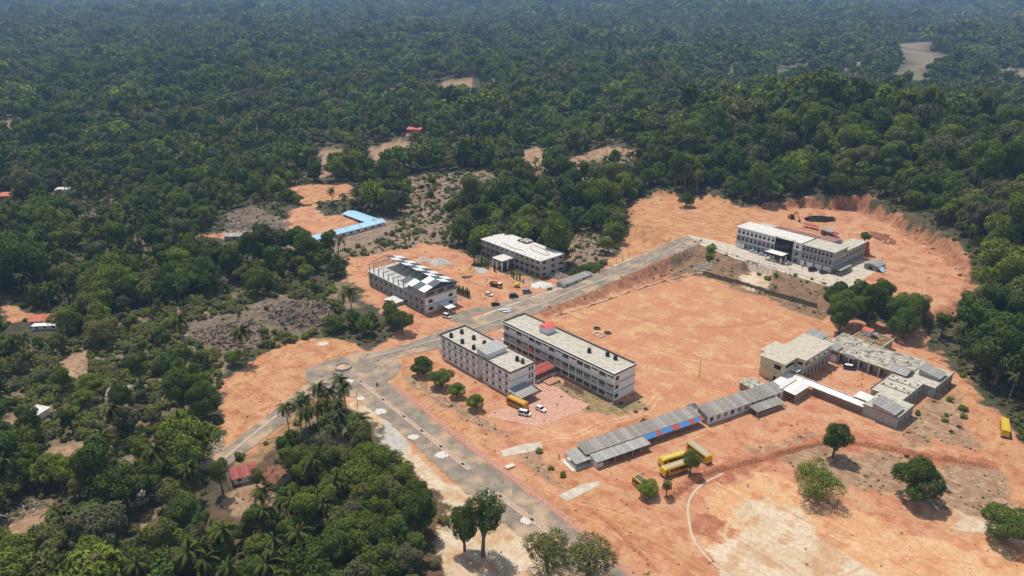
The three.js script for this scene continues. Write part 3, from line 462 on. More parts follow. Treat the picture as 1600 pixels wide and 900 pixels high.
// palms
function palmParts(seed, fine) {
  const R = rng(seed), hgt = 8 + R() * 2.5, lean = [R() * 2 - 1, R() * 2 - 1], top = [lean[0], hgt, lean[1]];
  const trunk = limb([[0, -0.5, 0], [lean[0] * 0.15, hgt * 0.35, lean[1] * 0.15], [lean[0] * 0.55, hgt * 0.7, lean[1] * 0.55], top], 0.24, 0.14, 7);
  const P = [], N = [], C = [], nf = fine ? 20 : 13, seg = fine ? 13 : 5;
  for (let f = 0; f < nf; f++) {
    const az = f * 2.4 + R() * 0.4, up = 1.15 - 1.75 * (f / nf) + R() * 0.2, len = 3.4 + R() * 1.0, pts = [], old = f > nf * 0.86;
    let e = up, px = 0, py = 0; for (let s = 0; s <= seg; s++) { pts.push([px, py]); px += Math.cos(e) * len / seg; py += Math.sin(e) * len / seg; e -= (0.135 + 0.02 * R()) * 13 / seg; }
    const ca = Math.cos(az), sa = Math.sin(az), v = 0.8 + 0.4 * R(), col = old ? [v * 3.4, v * 1.7, v * 1.2] : [v * 1.1, v, v * 0.8];
    for (let s = fine ? 1 : 0; s < seg; s++) {
      const [x0, y0] = pts[s], [x1, y1] = pts[s + 1], w = (fine ? 0.95 : 0.85) * Math.sin(Math.PI * clamp(0.12 + 0.88 * (s + 0.5) / seg)) ** 0.7 + 0.12;
      for (const side of [-1, 1]) {
        const droop = -w * (0.45 + 0.25 * R()), tx = fine ? 0.35 : 0.2, A = [x0, y0, 0], B = [x1, y1, 0], T = [mix(x0, x1, 0.5) + tx, mix(y0, y1, 0.5) + droop, side * w];
        const W3 = (p) => [top[0] + p[0] * ca - p[2] * sa, top[1] + p[1], top[2] + p[0] * sa + p[2] * ca];
        const a = W3(A), b = W3(B), t = W3(T); P.push(...a, ...b, ...t);
        _a.set(b[0] - a[0], b[1] - a[1], b[2] - a[2]); _b.set(t[0] - a[0], t[1] - a[1], t[2] - a[2]); _n.crossVectors(_a, _b).normalize(); if (_n.y < 0) _n.negate();
        for (let i = 0; i < 3; i++) { N.push(_n.x, _n.y, _n.z); C.push(...col); }
      }
    }
  }
  return { trunk, crown: leavesToGeo(P, N, C) };
}
const PALMS = [3, 4, 5].map((s) => palmParts(s, true)), PALMLOW = [3, 4].map((s) => { const p = palmParts(s, false); return merge([p.crown, bareCol(limb([[0, -0.5, 0], [0, 5, 0], [0.3, 8.5, 0]], 0.24, 0.16, 4), [2.6, 1.6, 3.2])]); });
const PALMGREEN = leafMat(new THREE.Color().setRGB(0.098, 0.136, 0.036)), PALMTRUNK = mat(new THREE.Color().setRGB(0.22, 0.19, 0.15));
const PALMPROTO = PALMS.map((p) => { const o = new THREE.Group(); mesh('trunk', p.trunk, PALMTRUNK, o); mesh('crown', p.crown, PALMGREEN, o); return o; });
function palm(i, x, z, s, ry, label, group) { const o = PALMPROTO[i % 3].clone(); o.name = numbered('coconut_palm'); o.position.set(x, H(x, z) - 0.1, z); o.rotation.y = ry; o.scale.setScalar(s); o.userData = { label, category: 'palm tree' }; if (group) o.userData.group = group; scene.add(o); return o; }
// shrubs, columnar trees, dry brush
const SHRUBK = [{ trunkH: 0.05, rx: 1.3, ry: 0.75, lobes: 8, lr: 0.75, loose: 1.5 }, { trunkH: 0.1, rx: 1.0, ry: 0.95, lobes: 7, lr: 0.7, loose: 1.5 }];
const SHRUB = SHRUBK.map((k, i) => crownGeo(71 + i, k, 420, 0.5)), SHRUBLOW = SHRUBK.map((k, i) => crownGeo(71 + i, k, 120, 0.85));
const COLK = { trunkH: 0.3, rx: 0.3, ry: 2.3, lobes: 16, lr: 0.42 };
function columnGeo(seed) {
  const R = rng(seed), P = [], N = [], C = [];
  for (let i = 0; i < 620; i++) { const t = R(), y = 0.25 + t * 4.9, r = 0.62 * Math.sin(Math.PI * (0.16 + 0.82 * t)) ** 0.8 * (0.75 + 0.35 * R()), th = R() * 6.283, v = 0.7 + 0.6 * R(); _n.set(Math.cos(th), 0.35, Math.sin(th)).normalize(); _p.set(Math.cos(th) * r, y, Math.sin(th) * r); _n.x += (R() - 0.5) * 0.8; _n.z += (R() - 0.5) * 0.8; _n.normalize(); leafQuad(R, P, N, C, _p, _n.clone(), 0.42, [v, v, v * 0.9]); }
  return leavesToGeo(P, N, C);
}
const COLUMN = [columnGeo(91), columnGeo(92)], COLTRUNK = limb([[0, -0.3, 0], [0, 2, 0], [0, 4.6, 0]], 0.09, 0.03, 5);
function brushGeo(seed) {   // leafless dry twigs
  const R = rng(seed), P = [], N = [], C = [];
  for (let i = 0; i < 46; i++) { const th = R() * 6.283, l = 0.5 + R() * 0.7, r = R() * 0.7, x = Math.cos(th) * r, z = Math.sin(th) * r, a = R() * 6.283, b = 0.25 + R() * 0.5, v = 0.7 + 0.6 * R(); const tx = x + Math.cos(a) * b, tz = z + Math.sin(a) * b, w = 0.07 + 0.06 * R(); P.push(x - w, 0, z, x + w, 0, z + w, tx, l, tz); _n.set(R() - 0.5, 0.8, R() - 0.5).normalize(); for (let k = 0; k < 3; k++) { N.push(_n.x, _n.y, _n.z); C.push(v, v * 0.95, v * 0.9); } }
  return leavesToGeo(P, N, C);
}
const BRUSH = brushGeo(55);
// ---------------------------------------------------------------- trees that stand by themselves
const KEEP = [];   // places kept free of scattered plants: x, z, radius
const keep = (x, z, r) => KEEP.push([x, z, r]);
for (const [k, t, x, z, sx, sy, name, label] of SINGLES) { tree(k, t, x, z, sx, sy, (x * 7.3 + z) % 6, name || 'broadleaf_tree', label, undefined, undefined, true); keep(x, z, 3.2 * sx); }
for (const [i, x, z, s, label] of PALMSINGLES) { palm(i, x, z, s, x * 3.1, label); keep(x, z, 2.2); }
for (const [x, z, r] of HOUSEKEEP) { keep(x, z, r); if (x < -60) keep(x + 1, z + r * 0.8 + 3, r); }
for (const c of CLEARINGS) keep(...c);
for (const p of LAY.roadMainL) keep(p[0] - 2, p[1] + 1, 8.5);
for (const p of LAY.roadSWnear.slice(1)) keep(p[0] + 3, p[1] + 4, 5);
keep(-76, -182, 7); keep(-82, -180, 6);
const kept = (x, z, m = 0) => KEEP.some((k) => (k[0] - x) ** 2 + (k[1] - z) ** 2 < (k[2] + m) ** 2);
// ---------------------------------------------------------------- the woods
const cand = [], pal = [], shr = [];
{
  const R = rng(77);
  const bands = [[115, 300, 6.2, 0.95, 5], [115, 430, 7.4, 1.2], [430, 720, 7.6, 1.1], [720, 1300, 9.6, 1.36], [1300, 2500, 15.5, 2.05], [2500, 6200, 27, 3.4]];
  for (const [d0, d1, sp, sc, only] of bands) for (let d = d0; d < d1; d += sp * 0.94) {
    const w = 0.73 * d + 45;
    for (let x0 = -w; x0 < w; x0 += sp) {
      const x = x0 + (R() - 0.5) * sp * 0.95, z = -d + (R() - 0.5) * sp * 0.9, u = R(), u2 = R(), u3 = R(), u4 = R(), veg = Z[zoneAt(x, z)].veg;
      if (!veg || (only && veg !== only)) continue;
      // nothing grows right at the edge of a bare patch
      if (d < 150 && x > -22) continue;
      const m = sc > 1.3 ? 10 : veg === 5 ? 6 : 4.2; let edge = false; for (const [ax, az] of [[m, 0], [-m, 0], [0, m], [0, -m * 1.2]]) if (!Z[zoneAt(x + ax, z + az)].veg) edge = true;
      if (edge && u < 0.85) continue; if (veg === 6) continue;
      const dens = fbm(nA, x / 55 + 9, z / 55, 2), isPalm = veg === 4 ? u2 < 0.68 : (fbm(nC, x / 130 + 5, z / 130, 2) > (x < -90 ? 0.08 : 0.24) ? u2 < 0.42 : u2 < 0.05);
      const pTree = veg === 1 ? (dens > -0.3 ? 0.93 : 0.42) : veg === 2 ? 0.36 + 0.5 * dens : veg === 3 ? 0.08 : veg === 4 ? 0.8 : 0.96;
      if (u > pTree || (d < 760 && kept(x, z, 1.2))) continue;
      const big = (0.62 + 0.72 * u3 * u3 + 0.2 * u4) * (u4 > 0.9 ? 1.4 : 1) * (veg === 1 && x > 120 && d < 800 ? 1.22 : 1), s = Math.min(big * (veg === 2 || veg === 3 ? 0.62 : 1), x > -62 && x < 0 && d < 240 ? 1.0 : x > -80 && x < 0 && d < 340 ? 0.72 : 9);
      const tn = fbm(nB, x / (70 * sc) + 3, z / (70 * sc), 3) * 1.25 + (R() - 0.5) * 0.8, rare = R(), t = rare < 0.025 ? 6 : rare < 0.09 ? 7 : tn < -0.36 ? 1 : tn < -0.14 ? 5 : tn < 0.12 ? 0 : tn < 0.3 ? 3 : tn < 0.52 ? 2 : 4;
      const k = Math.floor(R() * 5), ry = R() * 6.283;
      if (isPalm && d > 1100) continue;
      if (isPalm) pal.push({ x, z, d, s: (0.8 + 0.35 * u4) * Math.min(sc, 1.6), ry, i: Math.floor(u3 * 3) });
      else cand.push({ x, z, d, k, t, sx: s * sc, sy: s * (0.9 + 0.3 * u4) * (sc < 1.3 ? sc : 1.2 + (sc - 1.2) * 0.42), ry, tw: 0.72 + 0.6 * R() * R() + 0.12 * R() });
    }
  }
  for (let d = 118; d < 640; d += 2.5) for (let x0 = -0.72 * d - 20; x0 < 0.72 * d + 20; x0 += 2.5) {
    const x = x0 + (R() - 0.5) * 2.8, z = -d + (R() - 0.5) * 2.8, u = R(), s = 0.55 + 0.8 * R() * R(), k = R() < 0.5 ? 0 : 1, t = [3, 7, 0, 3, 6, 7, 2][Math.floor(R() * 7)], ry = R() * 6.283, veg = Z[zoneAt(x, z)].veg, dens = fbm(nC, x / 24, z / 24, 2);
    const p = veg === 2 ? 0.62 + 0.7 * dens : veg === 3 ? 0.2 + 0.5 * dens : veg === 1 ? (d < 520 ? 0.34 : 0.16) : veg === 5 ? 0.45 : veg === 4 ? 0.5 : veg === 6 ? 0.5 + dens * 0.5 : 0;
    if (u < p && !kept(x, z)) shr.push({ x, z, d, k, t, s: s * (veg === 2 ? 1.6 : veg === 3 ? 1.25 : 1), ry });
  }
}
function inFrame(c, h) { _p.set(c.x, H(c.x, c.z) + h, c.z).project(camera); return Math.abs(_p.x) < 1.02 && _p.y > -1.05 && _p.y < 1.0; }
camera.updateMatrixWorld(); camera.updateProjectionMatrix();
function pick(list, n, size) { const l = list.map((c, i) => [i, size(c) / c.d]).sort((a, b) => b[1] - a[1]), out = new Set(); for (const [i] of l) { if (out.size >= n) break; if (inFrame(list[i], 4)) out.add(i); } return out; }
const where = (x, z) => {   // landmark phrase for a label and the group it falls in
  if (sdPoly(LAY.rightWood, x, z) < 25) return z > -235 ? ['in the tall wood behind the lone yellow bus', 'trees behind the lone bus'] : z > -290 ? ['in the tall wood right of the courtyard block', 'trees right of the courtyard'] : ['in the tall wood below the end of the earth cut', 'trees below the earth cut'];
  if (x > 110) return z > -400 ? ['on the hill flank right of the earth cut', 'trees right of the earth cut'] : x < 170 ? ['on the hill behind the bare red ground', 'trees behind the bare red ground'] : ['on the hill crest above the earth cut', 'trees above the earth cut'];
  if (sdPoly(LAY.palms5, x, z) < 4) return ['among the palms in the fork of the two roads', 'trees in the road fork'];
  if (sdPoly(LAY.grove, x, z) < 6) {
    if (x > -45) return z > -172 ? ['at the bottom edge left of the main road', 'trees at the bottom edge by the main road'] : ['in the grove on the sandy verge of the main road', 'trees on the main road verge'];
    if (x > -80) return z > -168 ? ['at the bottom edge below the road fork', 'trees at the bottom edge below the fork'] : ['in the grove just below the palms of the road fork', 'trees below the fork palms'];
    return z > -168 ? ['at the bottom edge in the lower left corner', 'trees of the lower left corner'] : x > -108 ? ['in the grove around the red-roofed cottage', 'trees around the red-roofed cottage'] : ['in the grove along the broken path at lower left', 'trees along the broken path'];
  }
  if (z > -330 && x < -90) return z > -225 ? ['on the scrubby slope below the grey-roofed hut', 'trees below the grey-roofed hut'] : x > -135 ? ['on the scrub between the red plot and the boulders', 'trees beside the red plot'] : z > -270 ? ['on the scrubby slope above the grey-roofed hut', 'trees above the grey-roofed hut'] : ['around the patched red-roofed house at left', 'trees around the patched roof'];
  if (x < -150) return ['in the woods left of the grey-roofed store', 'trees left of the grey store'];
  if (x < -60) return z < -440 ? ['in the woods behind the long blue-roofed shed', 'trees behind the blue shed'] : ['in the woods between blue shed and boulders', 'trees below the blue shed'];
  return x < 0 ? ['left of the unfinished white-roofed block', 'trees left of the white-roofed block'] : ['behind the unfinished white-roofed block', 'trees behind the white-roofed block'];
};
const sizeWord = (s) => (s > 1.5 ? 'large' : s > 1.1 ? 'middling' : 'small');
{
  const top = pick(cand, 262, (c) => c.sx), inst = new Map();
  cand.forEach((c, i) => {
    if (top.has(i)) { const [w, g] = where(c.x, c.z), shape = ['round', 'tall', 'spreading', 'dense', 'slender'][c.k]; tree(c.k, c.t, c.x, c.z, c.sx, c.sy, c.ry, 'broadleaf_tree', `${sizeWord(c.sx)} ${shape} ${TINT[c.t]} tree ${w}`, `${sizeWord(c.sx)} ${shape} ${TINT[c.t]} ${g}`); return; }
    const lod = c.d < 560 ? 'MID' : c.d < 1300 ? 'LOW' : 'TINY', key = lod + (lod === 'TINY' ? c.k % 4 : c.k); if (!inst.has(key)) inst.set(key, []); inst.get(key).push(c);
  });
  const wood = new THREE.Group(); wood.name = 'forest'; wood.userData = { kind: 'stuff', label: 'broadleaf forest stretching from the campus to the hazy horizon', category: 'forest' }; scene.add(wood);
  const M = leafMat(new THREE.Color(1, 1, 1)), o = new THREE.Object3D(), col = new THREE.Color();
  for (const [key, list] of inst) {
    const g = key.startsWith('MID') ? MID[+key.slice(3)] : key.startsWith('LOW') ? LOW[+key.slice(3)] : TINY[+key.slice(4)], im = new THREE.InstancedMesh(g, M, list.length); im.name = 'forest_trees'; im.userData.kind = 'stuff'; im.castShadow = im.receiveShadow = true;
    list.forEach((c, i) => { o.position.set(c.x, H(c.x, c.z) - 0.2, c.z); o.rotation.set(0, c.ry, 0); o.scale.set(c.sx, c.sy, c.sx); o.updateMatrix(); im.setMatrixAt(i, o.matrix); im.setColorAt(i, col.copy(GREEN[c.t]).multiplyScalar(c.tw)); });
    wood.add(im);
  }
  const topP = pick(pal, 70, (c) => c.s), rest = [[], []];
  pal.forEach((c, i) => { if (topP.has(i)) { const [w, g] = where(c.x, c.z); palm(c.i, c.x, c.z, c.s, c.ry, `${c.s > 1.0 ? 'tall' : 'short'} ${['upright', 'leaning', 'bent'][c.i]} coconut palm ${w}`, `${c.s > 1.0 ? 'tall' : 'short'} ${['upright', 'leaning', 'bent'][c.i]} palms, ${g}`); } else rest[c.i % 2].push(c); });
  const pg = new THREE.Group(); pg.name = 'palm_groves'; pg.userData = { kind: 'stuff', label: 'distant coconut palms scattered through the forest', category: 'palms' }; scene.add(pg);
  rest.forEach((list, q) => { const im = new THREE.InstancedMesh(PALMLOW[q], M, list.length); im.name = 'forest_palms'; im.userData.kind = 'stuff'; im.castShadow = im.receiveShadow = true; list.forEach((c, i) => { o.position.set(c.x, H(c.x, c.z) - 0.2, c.z); o.rotation.set(0, c.ry, 0); o.scale.setScalar(c.s); o.updateMatrix(); im.setMatrixAt(i, o.matrix); im.setColorAt(i, col.setRGB(0.09, 0.125, 0.036)); }); pg.add(im); });
  // shrubs: the largest ones as things, the rest as undergrowth
  const topS = pick(shr, 120, (c) => c.s), restS = [[], []];
  shr.forEach((c, i) => { if (topS.has(i)) { const [w, g] = where(c.x, c.z); const m = solo('shrub', `${c.s > 1 ? 'big' : 'low'} ${TINT[c.t]} ${c.k ? 'upright' : 'spreading'} shrub ${w}`, 'shrub', SHRUB[c.k], LEAF[c.t], c.x, H(c.x, c.z) - 0.1, c.z, c.ry, `${c.s > 1 ? 'big' : 'low'} ${TINT[c.t]} ${c.k ? 'upright' : 'spreading'} shrubs, ${g}`); m.scale.setScalar(c.s); } else restS[c.k].push(c); });
  const ug = new THREE.Group(); ug.name = 'undergrowth'; ug.userData = { kind: 'stuff', label: 'low green undergrowth between the trees', category: 'undergrowth' }; scene.add(ug);
  restS.forEach((list, q) => { const im = new THREE.InstancedMesh(SHRUBLOW[q], M, list.length); im.name = 'undergrowth_shrubs'; im.userData.kind = 'stuff'; im.castShadow = im.receiveShadow = true; list.forEach((c, i) => { o.position.set(c.x, H(c.x, c.z) - 0.1, c.z); o.rotation.set(0, c.ry, 0); o.scale.setScalar(c.s); o.updateMatrix(); im.setMatrixAt(i, o.matrix); im.setColorAt(i, GREEN[c.t]); }); ug.add(im); });
  // dry brush on the scrub and along the field edges
  const br = [], R = rng(31);
  for (let d = 120; d < 620; d += 1.9) for (let x0 = -0.7 * d; x0 < 0.7 * d; x0 += 1.9) { const x = x0 + (R() - 0.5) * 1.9, z = -d + (R() - 0.5) * 1.9, n = Z[zoneAt(x, z)].n, u = R(), q = fbm(nA, x / 11, z / 11, 2), p = n === 'brown' ? 0.55 : n === 'scrub' ? 0.35 : n === 'rock' ? 0.3 : n === 'slope' ? 0.1 + q * 0.2 : n === 'dry' || n === 'grassy' ? 0.06 + q * 0.25 : n === 'palm' || n === 'verge' ? 0.35 : n === 'clay' ? 0.1 + q * 0.25 : 0; if (u < p && !kept(x, z)) br.push([x, z, 0.6 + 0.7 * R(), R() * 6.283]); }
  const im = new THREE.InstancedMesh(BRUSH, new THREE.MeshStandardMaterial({ vertexColors: true, roughness: 1, side: THREE.DoubleSide }), br.length); im.name = 'dry_brush'; im.userData = { kind: 'stuff', label: 'dry grey-brown brush on the scrub land', category: 'brush' }; im.castShadow = im.receiveShadow = true;
  br.forEach(([x, z, s, ry], i) => { o.position.set(x, H(x, z) - 0.05, z); o.rotation.set(0, ry, 0); o.scale.set(s, s * 0.8, s); o.updateMatrix(); im.setMatrixAt(i, o.matrix); const v = nB(x / 9, z / 9); im.setColorAt(i, v > 0.25 ? col.setRGB(0.22, 0.23, 0.09) : v < -0.3 ? col.setRGB(0.3, 0.23, 0.16) : col.setRGB(0.4, 0.31, 0.22)); });
  scene.add(im);
  console.log('trees', cand.length, 'palms', pal.length, 'shrubs', shr.length, 'brush', br.length);
}
// ---------------------------------------------------------------- surfaces made of something
const speck = (base, amp, f, extra) => tex(512, 512, (u, v, i, j) => { const n = tile(nA, u, v, f), m = nB(i / 3, j / 3) * 0.5 + nC(i / 1.3, j / 1.3) * 0.5, e = extra ? extra(u, v, i, j) : 0, k = 1 + amp * n + amp * 0.5 * m + e; return base.map((c) => c * k); });
const T = {
  asphalt: tex(1024, 1024, (u, v, i, j) => { const n = fbm(nA, u * 9, v * 9, 4), d = clamp(fbm(nB, u * 4 + 7, v * 4, 4) * 2.2), m = nC(i / 1.4, j / 1.4) * 6; const b = 134 + n * 26 + m, cr = Math.abs(nB(u * 40, v * 40)) < 0.035 ? 12 : 0; return [mix(b, 188, d * 0.8) - cr, mix(b * 0.935, 162, d * 0.8) - cr, mix(b * 0.86, 134, d * 0.8) - cr]; }, true, 1 / 60, 1 / 60),
  pale: tex(512, 512, (u, v, i, j) => { const n = fbm(nB, u * 8, v * 8, 4), m = nC(i / 1.6, j / 1.6) * 7, k = 182 + n * 24 + m; return [k * 1.03, k * 0.95, k * 0.86]; }, true, 1 / 30, 1 / 30),
  paver: tex(512, 512, (u, v, i, j) => { const row = Math.floor(v * 16), line = (v * 4) % 1 < 0.05 ? 12 : 0, t = ((row * 7) % 5) * 2, n = fbm(nA, u * 7, v * 7, 4) * 26 + nC(i / 2, j / 2) * 8; return [184 + t + n + line, 140 + t + n + line, 120 + t * 0.8 + n + line]; }, true, 1 / 12, 1 / 12),
  brickpave: tex(256, 256, (u, v, i, j) => { const n = nC(i / 2, j / 2) * 14 + fbm(nA, u * 5, v * 5, 3) * 30; return [176 + n, 126 + n, 108 + n]; }, true, 1 / 6, 1 / 6),
  roof: tex(1024, 1024, (u, v, i, j) => { const a = fbm(nA, u * 10, v * 10, 5), b = fbm(nB, u * 26, v * 26, 4), st = clamp(fbm(nC, u * 7 + 4, v * 7, 5) * 2 - 0.25), k = 184 + a * 20 + b * 16 + nC(i / 1.5, j / 1.5) * 4; return [mix(k, 128, st * 0.6), mix(k * 0.955, 119, st * 0.6), mix(k * 0.87, 104, st * 0.6)]; }, true, 1 / 26, 1 / 26),
  roofdark: tex(512, 512, (u, v, i, j) => { const a = fbm(nA, u * 6, v * 6, 5), st = clamp(fbm(nC, u * 7 + 4, v * 7, 5) * 2), k = 170 + a * 36 + nC(i / 1.5, j / 1.5) * 9; return [mix(k, 84, st * 0.8), mix(k * 0.95, 78, st * 0.8), mix(k * 0.86, 70, st * 0.8)]; }, true, 1 / 22, 1 / 22),
  plaster: tex(512, 512, (u, v, i, j) => { const s = clamp(fbm(nA, u * 34, v * 3.2, 4) * 1.7 - 0.15), n = fbm(nB, u * 9, v * 9, 3) * 16 + nC(i / 2, j / 2) * 4, k = 232 + n * 0.8; return [mix(k, 168, s * 0.5), mix(k * 0.99, 146, s * 0.55), mix(k * 0.975, 138, s * 0.55)]; }, true, 1 / 14, 1 / 14),
  concrete: tex(512, 512, (u, v, i, j) => { const s = clamp(fbm(nA, u * 20, v * 5, 4) * 1.8 - 0.1), n = fbm(nB, u * 11, v * 11, 4) * 34 + nC(i / 2, j / 2) * 7, k = 168 + n; return [mix(k, 112, s * 0.6), mix(k * 0.99, 108, s * 0.6), mix(k * 0.965, 102, s * 0.6)]; }, true, 1 / 12, 1 / 12),
  raw: tex(512, 512, (u, v, i, j) => { const course = (v * 40) % 1 < 0.16 ? -16 : 0, jt = ((u * 20 + (Math.floor(v * 40) & 1) * 0.5) % 1) < 0.07 ? -13 : 0, n = fbm(nB, u * 8, v * 8, 4) * 46 + nC(i / 2, j / 2) * 9; return [156 + n + course + jt, 134 + n * 0.95 + course + jt, 116 + n * 0.9 + course + jt]; }, true, 1 / 8, 1 / 8),
  cream: tex(512, 512, (u, v, i, j) => { const s = clamp(fbm(nA, u * 24, v * 4, 4) * 1.8 - 0.1), n = fbm(nB, u * 9, v * 9, 3) * 18 + nC(i / 2, j / 2) * 4, k = 208 + n; return [mix(k, 138, s * 0.55), mix(k * 0.95, 128, s * 0.55), mix(k * 0.80, 108, s * 0.55)]; }, true, 1 / 12, 1 / 12),
};
function sheetTex(c, rust = 0, w = 1.05) {   // corrugated sheets laid side by side, each with its own tone
  const R = rng(c[0] + c[1] * 3 + 7), tone = Array.from({ length: 24 }, () => (R() - 0.5) * 30);
  return tex(768, 384, (u, v, i, j) => { const q = u * 24, k = Math.floor(q), f = q - k, seam = f < 0.09 ? -24 : 0, lap = (v * 2) % 1 < 0.03 ? -18 : 0, n = fbm(nA, u * 30, v * 5, 4) * 22 + nC(i / 1.6, j / 3) * 7, r = rust * clamp(fbm(nB, u * 14, v * 5, 4) * 2.2 - 0.2); return [mix(c[0] + tone[k] + n + seam + lap, 142, r), mix(c[1] + tone[k] + n + seam + lap, 92, r), mix(c[2] + tone[k] + n + seam + lap, 66, r)]; }, true, 1 / (24 * w), 1 / 8);
}
const corr = tex(64, 4, (u) => { const k = 128 + 120 * Math.sin(u * 6.2832 * 8); return [k, k, k]; }, false, 1 / 1.2, 1);
const sheet = (c, rust, o = {}) => new THREE.MeshStandardMaterial({ map: sheetTex(c, rust), bumpMap: corr, bumpScale: 0.03, roughness: 0.6, metalness: 0.1, side: THREE.DoubleSide, ...o });
const tm = (t, o = {}) => new THREE.MeshStandardMaterial({ map: t, roughness: 0.92, side: THREE.DoubleSide, ...o });
const M = {
  asphalt: tm(T.asphalt, { color: 0xfff6ec }), pale: tm(T.pale), paver: tm(T.paver), brickpave: tm(T.brickpave), roof: tm(T.roof), roofdark: tm(T.roofdark), plaster: tm(T.plaster), concrete: tm(T.concrete), raw: tm(T.raw), cream: tm(T.cream),
  white: mat(0xdcdad4, { roughness: 0.7 }), whiteroof: tm(tex(512, 512, (u, v, i, j) => { const st = clamp(fbm(nC, u * 9, v * 9, 5) * 2 - 0.2), k = 206 + fbm(nA, u * 7, v * 7, 4) * 18 + nC(i / 2, j / 2) * 4; return [mix(k, 168, st * 0.6), mix(k * 0.98, 160, st * 0.6), mix(k * 0.95, 148, st * 0.6)]; }, true, 1 / 22, 1 / 22)),
  grey: mat(0x8b8884), dark: mat(0x3a3835), parapet: tm(speck([104, 99, 94], 0.16, 10), { }), kerb: tm(speck([204, 192, 178], 0.1, 8)),
  glass: new THREE.MeshPhysicalMaterial({ color: 0x14181c, roughness: 0.12, specularIntensity: 0.8, side: THREE.DoubleSide }), frame: mat(0x5a5550, { roughness: 0.6 }), brownframe: mat(0x6a5646),
  black: mat(0x161617, { roughness: 0.55 }), sheetGrey: sheet([158, 155, 150], 0.12), sheetOld: sheet([142, 136, 128], 0.25), sheetWhite: sheet([232, 230, 226], 0.03), sheetRed: sheet([160, 74, 66], 0.25), sheetBlue: sheet([150, 192, 214], 0.06), sheetDark: sheet([74, 84, 94], 0),
  tile: sheet([190, 96, 70], 0.2), steel: mat(0x7d7b78, { metalness: 0.5, roughness: 0.5 }), soil: mat(0xb0714a, { roughness: 1 }), redsoil: mat(0xa8603e, { roughness: 1 }), timber: mat(0x9a8152, { roughness: 0.9 }),
};
M.bed = tm(speck([176, 142, 114], 0.2, 9)); M.bed.map.repeat.set(1 / 5, 1 / 5);
M.parapet.map.repeat.set(1 / 8, 1 / 8); M.kerb.map.repeat.set(1 / 4, 1 / 4);
// ---------------------------------------------------------------- roads
function along(P, t) { let L = 0; const s = []; for (let i = 0; i + 1 < P.length; i++) { s.push(Math.hypot(P[i + 1][0] - P[i][0], P[i + 1][1] - P[i][1])); L += s[i]; } let d = t * L; for (let i = 0; i < s.length; i++) { if (d <= s[i] || i === s.length - 1) { const k = clamp(d / s[i]); return [mix(P[i][0], P[i + 1][0], k), mix(P[i][1], P[i + 1][1], k)]; } d -= s[i]; } }
function smoothLine(P) { const c = new THREE.CatmullRomCurve3(P.map((p) => new THREE.Vector3(p[0], 0, p[1])), false, 'centripetal'); return c.getPoints(P.length * 6).map((p) => [p.x, p.z]); }
function strip(A, B, lift, n = 70, m = 5, a0 = 0, a1 = 1) {
  A = smoothLine(A); B = smoothLine(B); const P = [], U = [], I = [];
  for (let i = 0; i <= n; i++) { const p = along(A, i / n), q = along(B, i / n); for (let j = 0; j <= m; j++) { const t = mix(a0, a1, j / m), rag = m > 2 ? (j === 0 ? 1 : j === m ? -1 : 0) : 0, len = Math.hypot(q[0] - p[0], q[1] - p[1]), e = rag * (0.35 + 0.55 * nA(i * 0.9, j * 7.3) + 0.3 * nB(i * 0.35, j)) / len, x = mix(p[0], q[0], t + e), z = mix(p[1], q[1], t + e); P.push(x, H(x, z) + lift, z); U.push(x, z); } }
  for (let i = 0; i < n; i++) for (let j = 0; j < m; j++) { const k = i * (m + 1) + j; I.push(k, k + m + 1, k + 1, k + 1, k + m + 1, k + m + 2); }
  const g = new THREE.BufferGeometry(); g.setAttribute('position', new THREE.Float32BufferAttribute(P, 3)); g.setAttribute('uv', new THREE.Float32BufferAttribute(U, 2)); g.setIndex(I); g.computeVertexNormals();
  if (g.attributes.normal.getY(0) < 0) { g.setIndex(I.map((v, i2) => I[i2 - (i2 % 3) + [0, 2, 1][i2 % 3]])); g.computeVertexNormals(); } return g;
}
function patch(P, lift, step = 2.2) {   // flat area draped on the ground, cut into cells
  const xs = P.map((p) => p[0]), zs = P.map((p) => p[1]), x0 = Math.min(...xs), z0 = Math.min(...zs), nx = Math.ceil((Math.max(...xs) - x0) / step), nz = Math.ceil((Math.max(...zs) - z0) / step), list = [], U = [];
  const clip = (poly, f) => { const o = []; for (let i = 0; i < poly.length; i++) { const a = poly[i], b = poly[(i + 1) % poly.length], fa = f(a), fb = f(b); if (fa >= 0) o.push(a); if ((fa >= 0) !== (fb >= 0)) { const t = fa / (fa - fb); o.push([mix(a[0], b[0], t), mix(a[1], b[1], t)]); } } return o; };
  const tri = THREE.ShapeUtils.triangulateShape(P.map((p) => new THREE.Vector2(p[0], p[1])), []);
  for (const t of tri) for (let i = 0; i < nx; i++) for (let j = 0; j < nz; j++) {
    const a = x0 + i * step, b = z0 + j * step; let q = t.map((k) => P[k]);
    q = clip(q, (p) => p[0] - a); if (q.length < 3) continue; q = clip(q, (p) => a + step - p[0]); if (q.length < 3) continue; q = clip(q, (p) => p[1] - b); if (q.length < 3) continue; q = clip(q, (p) => b + step - p[1]); if (q.length < 3) continue;
    const V = q.map((p) => [p[0], H(p[0], p[1]) + lift, p[1]]);
    for (let k = 1; k + 1 < V.length; k++) { let [A, B, C] = [V[0], V[k], V[k + 1]]; if ((B[2] - A[2]) * (C[0] - A[0]) - (B[0] - A[0]) * (C[2] - A[2]) < 0) [B, C] = [C, B]; for (const w of [A, B, C]) { list.push(...w); U.push(w[0], w[2]); } }
  }
  const g = new THREE.BufferGeometry(); g.setAttribute('position', new THREE.Float32BufferAttribute(list, 3)); g.setAttribute('uv', new THREE.Float32BufferAttribute(U, 2)); g.computeVertexNormals(); return g;
}
